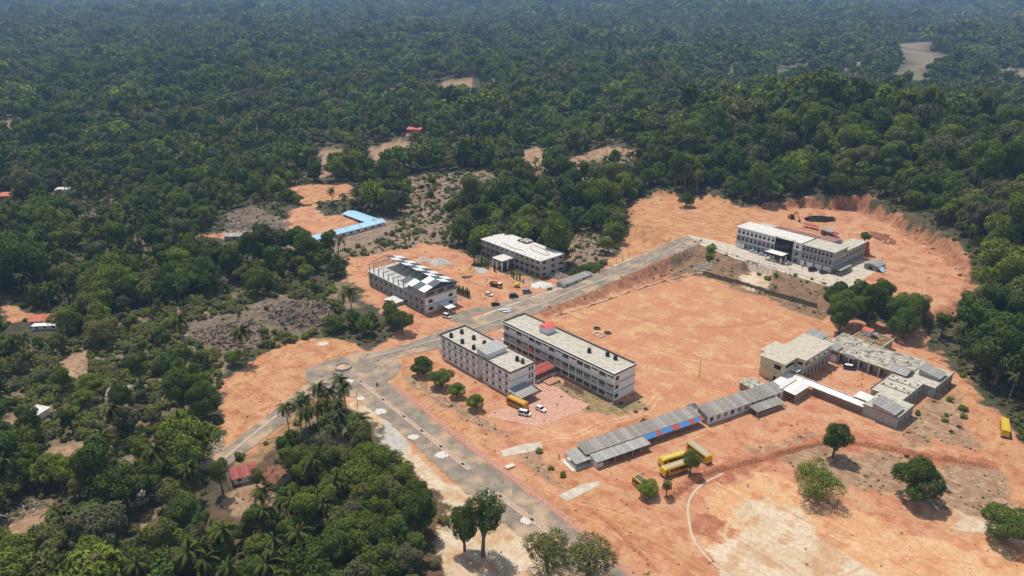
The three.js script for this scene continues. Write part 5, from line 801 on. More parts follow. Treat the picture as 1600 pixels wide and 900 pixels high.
// --- D: glass-fronted main building on the terrace
{
  const b = grp('main_building', 'long three-storey white and grey main building with dark glass entrance', 'building', 118.8, 5.9, -386.7, SITE), Ht = 11, D = 11.5;


  const blk = (x0, len, n, m3, top) => { const c = seqc(n, 0.3, len - 0.3), w = Math.min(1.5, len / n * 0.62);
    for (const [y0, h, m] of [[0, 3.6, M.concrete], [3.6, 3.6, M.concrete], [7.2, top - 7.2, m3]]) { const holes = []; for (const a of c) { holes.push([a - w / 2, 0.8, w, 1.25]); holes.push([a - w / 2, 2.35, w, 0.5]); } panel(b, face(0, 0, 0), x0, len, y0, h, holes, m); for (const [hx, hy, hw, hh] of holes) win(b, face(0, 0, 0), x0 + hx, y0 + hy, hw, hh, { n: hh < 1 ? 1 : 2, shade: hh < 1 ? 0.4 : 0, sm: m }); }
    for (const y of [3.5, 7.1]) mesh('floor_band', bx2(x0, x0 + len, y, y + 0.22, 0.003, 0.3), m3, b); };
  blk(0, 22.6, 9, M.plaster, Ht); blk(32.3, 4.5, 1, M.plaster, Ht); blk(36.8, 16.7, 8, M.concrete, Ht - 0.5);
  gridWall(b, face(53.5, 0, Math.PI / 2), 0.25, 13.2, 0, Ht - 0.5, [11.6], [4.5, 8.0], 1.4, 1.4, M.concrete, {}); mesh('floor_band', [bx2(53.503, 53.75, 3.5, 3.72, -13.4, 0), bx2(53.503, 53.75, 7.1, 7.32, -13.4, 0)], M.plaster, b);
  gridWall(b, face(0, -D, -Math.PI / 2), 0.25, D - 0.5, 0, Ht, [3, 8], [1, 4.5, 8], 1.6, 1.4, M.plaster, {});
  mesh('wall', [bx2(0, 36.8, 0, Ht, -D - 0.25, -D), bx2(36.8, 53.5, 0, Ht - 0.5, -13.7, -13.45)], M.concrete, b);
  mesh('roof_slab', bx2(-0.4, 36.8, Ht, Ht + 0.2, -D - 0.6, 0.4), M.whiteroof, b); mesh('roof_slab', bx2(36.9, 54, Ht - 0.5, Ht - 0.3, -13.9, 0.45), M.roof, b); mesh('parapet', [bx2(36.9, 54, Ht - 0.3, Ht - 0.1, 0.2, 0.45), bx2(53.75, 54, Ht - 0.3, Ht - 0.1, -13.9, 0.2)], M.concrete, b);
  // rear wings and rusty sheet roofs
  mesh('rear_wing', bx2(3, 36.5, 0, Ht - 1.6, -20.5, -D - 0.3), M.concrete, b); mesh('rear_roof', [slab4([[13, Ht + 0.1, -D - 0.7], [37, Ht + 0.1, -D - 0.7], [37, Ht - 0.9, -20.8], [13, Ht - 0.9, -20.8]], 0.06)], sheet([140, 104, 92], 0.5), b, 'rusty brown sheet roof'); mesh('rear_roof', bx2(2.6, 12.9, Ht - 1.6, Ht - 1.42, -20.8, -D - 0.7), M.roof, b);
  mesh('rear_wing', bx2(37, 45.5, 0, Ht - 1.2, -24, -13.8), M.concrete, b); mesh('rear_roof', slab4([[36.9, Ht - 0.3, -14], [45.6, Ht - 0.3, -14], [45.6, Ht - 0.9, -24.3], [36.9, Ht - 0.9, -24.3]], 0.06), sheet([150, 116, 104], 0.45), b, 'rusty brown sheet roof');
  gridWall(b, face(53, -13.75, Math.PI / 2), 0, 21, 0, 8.2, seqc(6, 0.5, 20.5), [1.0, 4.6], 1.5, 1.5, M.concrete, { shade: 0.45 }); mesh('wall', [bx2(45.6, 52.75, 0, 8.2, -14, -13.78), bx2(45.6, 53, 0, 8.2, -35, -34.75)], M.concrete, b); mesh('rear_roof', bx2(45.6, 53.4, 8.2, 8.4, -35.2, -13.95), M.roof, b);
  // dark glass entrance, gently bowed, framed by fins
  { const g = []; for (let i = 0; i < 9; i++) { const a0 = i / 9, a1 = (i + 1) / 9, zf = (t) => -0.4 - 1.6 * (4 * t * (1 - t)); for (let r = 0; r < 5; r++) { const p = mesh('glass_panel', slab4([[mix(23, 31.9, a0) + 0.04, 4 + r * 1.34, zf(a0)], [mix(23, 31.9, a1) - 0.04, 4 + r * 1.34, zf(a1)], [mix(23, 31.9, a1) - 0.04, 5.26 + r * 1.34, zf(a1)], [mix(23, 31.9, a0) + 0.04, 5.26 + r * 1.34, zf(a0)]], 0.05), M.glass, b); } }
    mesh('entrance_fin', bx2(22.6, 23, 0, Ht + 0.4, -2.4, 0.5), M.dark, b); mesh('entrance_fin', bx2(31.9, 32.3, 0, Ht + 0.4, -2.4, 0.5), M.dark, b); mesh('entrance_back_wall', bx2(23, 31.9, 0, Ht, -2.6, -2.4), M.dark, b); mesh('entrance_head', prism([[22.6, 0.4], [25, -0.7], [27.4, -1.1], [29.9, -0.7], [32.3, 0.4], [32.3, -2.4], [22.6, -2.4]], Ht + 0.21, Ht + 0.5), M.whiteroof, b); }
  mesh('portico_roof', bx2(21.2, 30.6, 4.05, 4.3, -0.35, 6.6), M.white, b); mesh('portico_rim', [bx2(21, 30.8, 3.4, 4.55, 6.6, 6.85), bx2(21, 21.2, 3.4, 4.55, -0.3, 6.6), bx2(30.6, 30.8, 3.4, 4.55, -0.3, 6.6)], M.dark, b); mesh('portico_coping', [bx2(20.95, 30.85, 4.55, 4.62, 6.55, 6.9), bx2(20.95, 21.25, 4.55, 4.62, -0.3, 6.55), bx2(30.55, 30.85, 4.55, 4.62, -0.3, 6.55)], M.white, b);
  for (const [x, z] of [[21.8, 6.1], [25.9, 6.1], [30, 6.1], [21.8, 1.5], [30, 1.5]]) mesh('column', cyl(0.4, 0.4, 3.4, x, 0, z, 12), M.white, b); mesh('steps', [bx2(21, 31, 0, 0.2, 0.5, 8), bx2(21.4, 30.6, 0.2, 0.38, 0.5, 7.4)], M.pale, b);
  for (const [x0, x1] of [[0.3, 2.9], [3.1, 5.4], [37.2, 39.4], [40.4, 44.2], [44.8, 48.6], [49.2, 53.2]]) mesh('roller_shutter', bx2(x0, x1, 0, 2.9, 0.35, 0.42), M.sheetWhite, b);
  mesh('canopy', slab4([[53.8, 3.6, 1.2], [58.4, 3.1, 1.2], [58.4, 3.1, -10.6], [53.8, 3.6, -10.6]], 0.08), M.sheetGrey, b); for (const z of [0.9, -4.8, -10.3]) mesh('canopy_post', cyl(0.09, 0.09, 3.1, 58, 0, z, 8), M.steel, b);
  const roofPlant = local(b, 55.2, 0, -36.5);
  // shed beside it
  const s = grp('grey_shed', 'grey gabled shed with a blue tarpaulin below the earth cut', 'shed', ...local(b, 60.6, 0, -19).toArray(), SITE); s.position.y = 5.9; const f3 = faces(0, 0, 6.6, 8.4);
  mesh('wall', [bx2(0, 6.6, 0, 2.5, -0.15, 0), bx2(0, 6.6, 0, 2.5, -8.4, -8.25), bx2(0, 0.15, 0, 2.5, -8.25, -0.15), bx2(6.45, 6.6, 0, 2.5, -8.25, -0.15)], M.sheetGrey, s); mesh('roof', [slab4([[-0.3, 2.55, 0.4], [3.3, 3.5, 0.4], [3.3, 3.5, -8.8], [-0.3, 2.55, -8.8]], 0.05), slab4([[3.3, 3.5, 0.4], [6.9, 2.55, 0.4], [6.9, 2.55, -8.8], [3.3, 3.5, -8.8]], 0.05)], M.sheetGrey, s);
  mesh('gable', [0, -8.4].map((z) => new THREE.ExtrudeGeometry(new THREE.Shape([[0, 2.5], [6.6, 2.5], [3.3, 3.4]].map((p) => new THREE.Vector2(...p))), { depth: 0.12, bevelEnabled: false }).translate(0, 0, z)), M.sheetGrey, s); mesh('door', bx2(2.2, 4.2, 0, 2.1, 0.005, 0.06), M.dark, s); mesh('tarpaulin', slab4([[6.7, 2.3, 0.2], [9.2, 0.5, 0.2], [9.4, 0.4, -4], [6.7, 2.3, -4]], 0.04), mat(0xa9c0cc), s);
  // works behind the building
  const p = local(b, 20, 0, -53), w = grp('site_hut', 'brick site hut with pale sheet roof behind the main building', 'hut', p.x, H(p.x, p.z) - 0.1, p.z, SITE); mesh('wall', [bx2(0, 5.5, 0, 2.6, -0.2, 0), bx2(0, 5.5, 0, 2.6, -4.2, -4), bx2(0, 0.2, 0, 2.6, -4, -0.2), bx2(5.3, 5.5, 0, 2.6, -4, -0.2)], mat(0x8e5140), w); mesh('roof', slab4([[-0.6, 3.3, 0.7], [6.1, 2.7, 0.7], [6.1, 2.7, -4.8], [-0.6, 3.3, -4.8]], 0.07), M.sheetGrey, w); mesh('door', bx2(2, 3, 0, 2, 0.005, 0.06), M.dark, w); mesh('lean_to', slab4([[6.1, 2.3, 0.6], [9, 1.8, 0.6], [9, 1.8, -4], [6.1, 2.3, -4]], 0.06), M.sheetRed, w);
  const p2 = local(b, 6, 0, -58), w2 = grp('site_shelter', 'low rusty sheet shelter left of the brick site hut', 'shelter', p2.x, H(p2.x, p2.z), p2.z, SITE); mesh('roof', slab4([[0, 1.9, 0], [9, 1.6, 0], [9, 1.9, -3], [0, 2.2, -3]], 0.05), M.sheetRed, w2); for (const x of [0.3, 8.7]) for (const z of [-0.3, -2.7]) mesh('post', bx(0.12, 1.9, 0.12, x, -0.3, z), M.timber, w2);
}
// --- courtyard school: wings round a bare court
{
  const O = [110.3, -254.6], G = (n, l, c, grpName) => grp(n, l, c, O[0], 0, O[1], SITE, grpName);
  M.creamroof = M.whiteroof.clone(); M.creamroof.color.set(0xe6ddcc);
  // two-storey cream wing
  const a = G('cream_wing', 'two-storey cream wing with pale flat roof at the left of the courtyard', 'building');
  const poly = [[-12.5, 12], [-3, 12], [-3, 3.4], [0.4, 3.4], [0.4, -16.8], [-10.8, -16.8], [-10.8, -1.8], [-14.6, -1.8], [-14.6, 8.2], [-12.5, 8.2]];
  const ring = (o, P, y0, h, m, t, skip = []) => P.forEach((p, i) => { if (skip.includes(i)) return; const q = P[(i + 1) % P.length], l = Math.hypot(q[0] - p[0], q[1] - p[1]), ang = -Math.atan2(q[1] - p[1], q[0] - p[0]); const f = face(p[0], p[1], ang); panel(o, f, 0.005, l - 0.01, y0, h, [], m, t); });
  const FW = (x, z, ry, len, y0, h, holes, m) => { const f = face(x, z, ry); panel(a, f, 0, len, y0, h, holes, m); for (const [hx, hy, hw, hh] of holes) if (hw < 6) win(a, f, hx, y0 + hy, hw, hh, { n: Math.max(2, Math.round(hw)), shade: 0 }); };
  FW(-12.5, 12, 0, 9.5, 0, 8.3, [[5.6, 5.2, 2.8, 1.9], [5.9, 0.1, 1.2, 2.1]], M.cream);
  FW(-3, 11.75, Math.PI / 2, 8.35, 0, 8.3, [[1, 5.8, 6.4, 1.2]], M.cream); FW(-2.75, 3.4, 0, 2.9, 0, 8.3, [[0.5, 5.8, 2, 1.2]], M.cream);
  FW(0.4, 3.4, Math.PI / 2, 20.2, 4.1, 4.2, seqc(7, 0.4, 20).map((x) => [x - 1, 1.4, 2, 1.3]), M.cream);
  mesh('gallery_back_wall', bx2(-2.2, -2, 0, 4.1, -16.6, 3.2), M.cream, a); for (let i = 0; i < 8; i++) mesh('column', bx(0.3, 3.95, 0.3, 0.2, 0, 3.1 - i * 2.8), M.plaster, a); mesh('gallery_slab', bx2(-2.6, 1.3, 3.95, 4.1, -16.8, 3.4), M.concrete, a);
  mesh('wall', [bx2(-14.6, -14.35, 0, 8.3, -1.8, 8.2), bx2(-14.35, -12.75, 0, 8.3, 7.95, 8.2), bx2(-12.5, -12.25, 0, 8.3, 8.2, 11.75), bx2(-14.35, -10.8, 0, 8.3, -1.8, -1.55), bx2(-10.8, -10.55, 0, 8.3, -16.8, -1.8), bx2(-10.55, 0.15, 0, 8.3, -16.8, -16.55)], M.cream, a);
  mesh('floor_band', [bx2(-12.6, -2.9, 3.95, 4.2, 12.003, 12.3), bx2(-2.997, -2.7, 3.95, 4.2, 3.4, 12)], M.cream, a);
  mesh('roof', prism([[-13, 12.6], [-2.4, 12.6], [-2.4, 4], [1.1, 4], [1.1, -17.4], [-11.3, -17.4], [-11.3, -2.4], [-15.2, -2.4], [-15.2, 8.7], [-13, 8.7]], 8.3, 8.55), M.creamroof, a);
  for (let i = 0; i < 5; i++) mesh('sunshade', slab4([[1.15, 8.3, 2 - i * 3.6], [2.0, 7.6, 2 - i * 3.6], [2.0, 7.6, -0.6 - i * 3.6], [1.15, 8.3, -0.6 - i * 3.6]], 0.06), M.grey, a);
  // covered white walkways
  const w = G('white_walkway', 'white sheet-roofed walkway with red ridge line in front of the courtyard', 'walkway');
  mesh('roof', slab4([[-3.6, 3.7, 7.1], [26.8, 3.7, 7.1], [26.8, 3.3, 11.2], [-3.6, 3.3, 11.2]], 0.06), M.sheetWhite, w); mesh('ridge_cap', bx2(-3.6, 26.8, 3.705, 3.77, 7.5, 7.9), M.sheetRed, w);
  mesh('roof', slab4([[-3.2, 3.62, 11.3], [2, 3.75, 11.3], [2, 3.75, 21.4], [-3.2, 3.62, 21.4]], 0.06), M.sheetWhite, w); mesh('roof', slab4([[2.2, 3.75, 11.3], [7.4, 3.5, 11.3], [7.4, 3.5, 21.4], [2.2, 3.75, 21.4]], 0.06), M.sheetWhite, w); mesh('ridge_cap', bx2(1.95, 2.3, 3.76, 3.82, 11.3, 21.4), M.sheetRed, w);
  mesh('roof', bx2(-4.2, -0.1, 4.3, 4.36, 1.7, 7), M.sheetWhite, w); mesh('roof', slab4([[21.6, 4.4, 3], [27, 4.4, 3], [27, 4.25, 8], [21.6, 4.25, 8]], 0.06), M.sheetWhite, w);
  for (let i = 0; i < 9; i++) { mesh('post', cyl(0.08, 0.08, 3.3, -3 + i * 3.7, 0, 10.9, 8), M.steel, w); mesh('post', cyl(0.08, 0.08, 3.6, -3 + i * 3.7, 0, 7.4, 8), M.steel, w); } mesh('side_wall', bx2(7.8, 26.6, 0, 2.4, 9.3, 9.45), tm(T.raw), w); mesh('side_wall', bx2(7.0, 7.15, 0, 2.6, 11.4, 21), tm(T.raw), w);
  // single-storey wing at the back
  const n = G('back_wing', 'long single-storey wing with stained flat roof behind the courtyard', 'building');
  mesh('wall', [bx2(-4.8, 27, 0, 3.9, -23.3, -23.05), bx2(-4.8, 27, 0, 3.9, -36, -35.75), bx2(-4.8, -4.55, 0, 3.9, -35.75, -23.3), bx2(26.75, 27, 0, 3.9, -35.75, -23.3)], M.concrete, n); mesh('roof', prism([[-5.3, -20], [23.6, -20], [23.6, -23], [28, -23], [28, -38.4], [18.6, -38.4], [18.6, -36.4], [4, -36.4], [4, -38], [-5.3, -38]], 3.95, 4.2), M.roofdark, n); mesh('roof_edge', [bx2(-1, 23.6, 4.2, 4.5, -20.3, -20), bx2(-5.3, 4, 4.2, 4.55, -38, -37.75), bx2(4, 18.6, 4.2, 4.5, -36.4, -36.15)], M.cream, n);
  for (let i = 0; i < 6; i++) mesh('column', bx(0.28, 3.95, 0.28, 2.4 + i * 3.9, 0, -20.5), M.plaster, n); for (let i = 0; i < 6; i++) mesh('door', bx2(1.5 + i * 4, 2.7 + i * 4, 0, 2.1, -23.04, -22.98), M.brownframe, n); for (let i = 0; i < 9; i++) mesh('roof_pipe', bx(0.4, 0.45, 0.4, -3 + i * 3.3, 4.2, -25 - (i % 3) * 3.4), M.dark, n);
  const bn = solo('banner', 'pale blue and white banner on the back wing facing the court', 'banner', bx(3.6, 1.5, 0.05), tm(tex(128, 64, (u, v, i, j) => { const q = Math.abs(v - 0.5) < 0.2 && nC(i / 3, j / 6) > 0 ? 70 : 0; return [206 - q, 208 - q, 226 - q * 0.3]; })), ...local(n, 6.8, 3.5, -19.9).toArray(), SITE);
  const bd = solo('notice_board', 'white notice board with red grid at the inner corner of the court', 'notice board', bx(2.6, 2.9, 0.08), tm(tex(96, 96, (u, v) => { const q = (u * 4) % 1 < 0.12 || (v * 4) % 1 < 0.12; return q ? [190, 150, 180] : [226, 226, 236]; })), ...local(n, 0.9, 0.2, -19.2).toArray(), SITE);
  // right wing
  const e = G('right_wing', 'single-storey right wing with stained flat roofs stepping round a recess', 'building');
  const blockE = (x0, x1, z0, z1) => { gridWall(e, face(x1, z1, Math.PI / 2), 0.25, z1 - z0 - 0.5, 0, 3.9, seqc(Math.max(2, Math.round((z1 - z0) / 4)), 0.5, z1 - z0 - 1), [1], 1.3, 1.3, M.concrete, { shade: 0.5 }); mesh('wall', [bx2(x0, x1, 0, 3.9, z1 - 0.25, z1), bx2(x0, x1, 0, 3.9, z0, z0 + 0.25), bx2(x0, x0 + 0.25, 0, 3.9, z0 + 0.25, z1 - 0.25)], M.concrete, e); mesh('roof', bx2(x0 - 0.3, x1 + 0.4, 3.9, 4.08, z0 - 0.2, z1 + 0.3), M.roof, e); };
  blockE(23.4, 34.2, -19.2, -2.2); blockE(26.6, 38.2, -1.8, 10.6); blockE(28.6, 38.2, -36, -19.6);
  mesh('roof_edge', [bx2(23.1, 23.35, 4.08, 4.4, -19.4, -1.9), bx2(34.35, 34.6, 4.08, 4.5, -19, -2.0), bx2(38.35, 38.6, 4.08, 4.45, -2, 10.9), bx2(38.35, 38.6, 4.08, 4.45, -36, -19.4), bx2(26.4, 38.3, 4.08, 4.35, 10.65, 10.9), bx2(24, 34, 4.08, 4.3, -8, -7.75), bx2(24, 34, 4.08, 4.3, -14, -13.75)], M.parapet, e);
  for (let i = 0; i < 14; i++) mesh('roof_pipe', bx(0.4, 0.5, 0.4, 24.6 + (i % 5) * 2.2 + (i > 9 ? 3 : 0), 4.08, -16.5 + Math.floor(i / 5) * 6.3 + (i % 2) * 1.4 + (i > 9 ? 5 : 0)), M.dark, e);
  const hip = (x0, x1, z0, z1, y0, y1, yr) => { const zr = mix(z0, z1, 0.62); mesh('light_well_wall', [bx2(x0, x0 + 0.2, y0, y1, z0, z1), bx2(x1 - 0.2, x1, y0, y1, z0, z1), bx2(x0 + 0.2, x1 - 0.2, y0, y1, z1 - 0.2, z1), bx2(x0 + 0.2, x1 - 0.2, y0, y1, z0, z0 + 0.2)], M.concrete, e); mesh('gable', [x0, x1 - 0.2].map((x) => new THREE.ExtrudeGeometry(new THREE.Shape([[-z1, y1], [-z0, y1], [-zr, yr]].map((p) => new THREE.Vector2(...p))), { depth: 0.2, bevelEnabled: false }).rotateY(Math.PI / 2).translate(x, 0, 0)), M.concrete, e); mesh('sheet_roof', [slab4([[x0 - 0.4, yr + 0.06, zr], [x1 + 0.4, yr + 0.06, zr], [x1 + 0.4, y1 - 0.05, z1 + 0.5], [x0 - 0.4, y1 - 0.05, z1 + 0.5]], 0.06), slab4([[x0 - 0.4, y1 - 0.05, z0 - 0.5], [x1 + 0.4, y1 - 0.05, z0 - 0.5], [x1 + 0.4, yr + 0.06, zr], [x0 - 0.4, yr + 0.06, zr]], 0.06)], M.sheetGrey, e); };
  const mono = (o, x0, x1, z0, z1, y0, yl, yr2, wallm = M.concrete) => { const sh = (x, t) => new THREE.ExtrudeGeometry(new THREE.Shape([[x0, y0], [x1, y0], [x1, yr2], [x0, yl]].map((p) => new THREE.Vector2(...p))), { depth: t, bevelEnabled: false }).translate(0, 0, x); mesh('upper_wall', [sh(z1 - 0.2, 0.2), sh(z0, 0.2), bx2(x0, x0 + 0.2, y0, yl, z0 + 0.2, z1 - 0.2), bx2(x1 - 0.2, x1, y0, yr2, z0 + 0.2, z1 - 0.2)], wallm, o); mesh('sheet_roof', slab4([[x0 - 0.5, yl + 0.12, z1 + 0.5], [x1 + 0.5, yr2 + 0.02, z1 + 0.5], [x1 + 0.5, yr2 + 0.02, z0 - 0.5], [x0 - 0.5, yl + 0.12, z0 - 0.5]], 0.07), M.sheetGrey, o); };
  mono(e, 29.6, 36.9, 4.4, 10.9, 4.085, 6.3, 5.0); mono(e, 30, 37, -31.6, -25.4, 4.085, 6.4, 5.2); hip(22, 28, -25.4, -19.5, 4.21, 4.9, 6.2);
  const g1 = G('grey_lean_to', 'grey sheet-roofed shed at the back of the cream wing', 'shed'); mono(g1, -13.6, -7.6, -30, -23.4, 0, 5.6, 5.0); const g2 = G('grey_lean_to', 'grey sheet roof over the passage between cream wing and back wing', 'shed'); mono(g2, -5.2, 1.2, -24.6, -19.4, 4.22, 5.9, 4.9);
  const t = G('terrace_block', 'low flat-roofed block with a walled roof terrace behind the back wing', 'building'); mesh('wall', [bx2(-1, 11, 0, 3.6, -48, -36.6)], M.concrete, t); mesh('roof', bx2(-1.3, 11.3, 3.6, 3.75, -48.3, -36.55), tm(T.roofdark, { color: 0xd8b890 }), t); parapet(t, -1.3, 11.3, -48.3, -36.55, 3.75, 0.5, 0.25, M.cream);
  const hr = G('roof_hut', 'small white hut with red tiled roof on the terrace block', 'hut'); mesh('wall', bx2(0.4, 3.6, 3.76, 6, -46.6, -43.6), M.plaster, hr); mesh('roof', [slab4([[-0.1, 6, -43.1], [4.1, 6, -43.1], [4.1, 7, -45.1], [-0.1, 7, -45.1]], 0.08), slab4([[-0.1, 7, -45.1], [4.1, 7, -45.1], [4.1, 6, -47.1], [-0.1, 6, -47.1]], 0.08)], M.tile, hr); mesh('awning', slab4([[4.15, 5.9, -43.2], [5.8, 5.4, -43.2], [5.8, 5.4, -46], [4.15, 5.9, -46]], 0.05), M.sheetGrey, hr);
  const tanksR = [[7, -39], [8.2, -39.6], [7.4, -40.6]]; tanksR.forEach(([x, z], i) => { const p = local(t, x, 3.76, z); solo('roof_drum', ['left of the three grey drums on the terrace block', 'middle of the three grey drums on the terrace block', 'last of the three grey drums on the terrace block'][i], 'drum', cyl(0.4, 0.4, 0.8, 0, 0, 0, 12), M.grey, p.x, p.y, p.z); });
}
// --- long canteen sheds, 29 degrees to the view
{
  const ry = 29.3 * Math.PI / 180, O = [24, -200.2], shed = (n, l) => grp(n, l, 'shed', O[0], 0, O[1], ry);
  const roofOn = (o, x0, x1, z0, z1, y0, y1, m) => mesh('roof', slab4([[x0, y1, z0], [x1, y1, z0], [x1, y0, z1], [x0, y0, z1]], 0.08), m, o);
  const a = shed('long_shed', 'long grey sheet-roofed shed with blue and red awning beside the buses');
  roofOn(a, -1.6, 45.2, -5.4, 0.1, 3.2, 4.1, M.sheetOld); panel(a, face(0, -0.5, 0), 20.4, 24.2, 0, 2.9, seqc(8, 0.3, 24).map((x) => [x - 1.1, 0.9, 2.2, 1.6]), M.plaster, 0.2); mesh('wall', [bx2(0, 44.6, 0, 3.7, -5, -4.8), bx2(0, 0.2, 0, 3.1, -4.8, -0.7), bx2(44.4, 44.6, 0, 3.1, -4.8, -0.7)], M.plaster, a); mesh('wall', bx2(0.2, 20.3, 0, 2.9, -0.7, -0.5), M.raw, a);
  const seg = [5, 2, 4.6, 3, 4.2, 2.2, 2.4, 1.4]; let x = 20.4; seg.forEach((l, i) => { mesh('awning_strip', slab4([[x, 3.12, 0.15], [x + l - 0.02, 3.12, 0.15], [x + l - 0.02, 2.5, 1.9], [x, 2.5, 1.9]], 0.04), i % 2 ? mat(0xa34a44, { roughness: 0.8 }) : mat(0x4577ae, { roughness: 0.8 }), a); x += l; }); for (let i = 0; i < 10; i++) mesh('awning_post', cyl(0.05, 0.05, 2.5, 20.8 + i * 2.65, 0, 1.8, 6), M.dark, a);
  const f = shed('front_shed', 'lower open shed with weathered sheet roof in front of the long shed'); roofOn(f, -0.3, 20.5, 0.2, 4.4, 2.45, 2.95, M.sheetGrey); for (let i = 0; i < 7; i++) mesh('post', bx(0.18, 2.5, 0.18, 0.2 + i * 3.35, 0, 4), M.concrete, f); mesh('end_wall', [bx2(-0.1, 0.1, 0, 2.6, 0.4, 3.8), bx2(0.1, 2.5, 0, 1.4, 3.7, 3.88)], M.plaster, f); mesh('back_counter', bx2(0.4, 20, 0, 1, 0.4, 0.9), M.dark, f);
  const s = shed('end_shed', 'square grey sheet-roofed shelter at the near end of the long shed'); roofOn(s, -6.3, -0.35, -4.6, 1.7, 2.3, 3, M.sheetGrey); for (const [px, pz] of [[-6, 1.4], [-0.7, 1.4], [-6, -4.2], [-0.8, -4.2]]) mesh('post', bx(0.18, 2.4, 0.18, px, 0, pz), M.concrete, s); mesh('low_wall', bx2(-6.1, -5.9, 0, 1, -4, 1.2), M.plaster, s); mesh('plinth', bx2(-7.4, -0.4, -0.2, 0.15, -5, 1.9), M.kerb, s);
  const b = shed('workshop_shed', 'long grey sheet-roofed workshop shed joined to the white walkway'); roofOn(b, 46.2, 82.4, -3.6, 2.5, 3.3, 4.4, M.sheetOld); panel(b, face(0, 1.9, 0), 46.6, 35.4, 0, 3.2, seqc(11, 0.3, 35).map((q) => [q - 0.9, 0.8, 1.6, 1.7]), M.plaster, 0.2); mesh('wall', [bx2(46.6, 82, 0, 4.2, -3.3, -3.1), bx2(46.6, 46.8, 0, 3.4, -3.1, 1.7), bx2(81.8, 82, 0, 3.4, -3.1, 1.7)], M.concrete, b); for (let i = 0; i < 11; i++) mesh('shutter', bx2(47 + i * 3.2, 49.6 + i * 3.2, 0.1, 2.6, 1.55, 1.62), i % 3 ? M.sheetGrey : M.dark, b); roofOn(b, 64.3, 77.6, 2.6, 6.8, 2.1, 2.6, M.sheetOld); for (let i = 0; i < 4; i++) mesh('post', bx(0.15, 2.1, 0.15, 64.8 + i * 4.1, 0, 6.5), M.concrete, b); mesh('lean_to_wall', bx2(64.6, 77.2, 0, 1.1, 6.2, 6.35), M.raw, b);
  const c = shed('link_roof', 'dark sheet roof linking the two long sheds'); roofOn(c, 44.7, 48.2, -6.8, -3.7, 3.4, 3.6, M.sheetDark); mesh('post', bx(0.2, 3.4, 0.2, 45, 0, -6.4), M.concrete, c); mesh('post', bx(0.2, 3.4, 0.2, 48, 0, -6.4), M.concrete, c);
  const d = shed('back_store', 'flat-roofed brick store behind the workshop shed'); mesh('wall', bx2(73.3, 79.8, 0, 2.9, -10.6, -5.6), M.raw, d); mesh('roof', bx2(73, 80.1, 2.9, 3.1, -11, -5.2), M.roofdark, d);
}
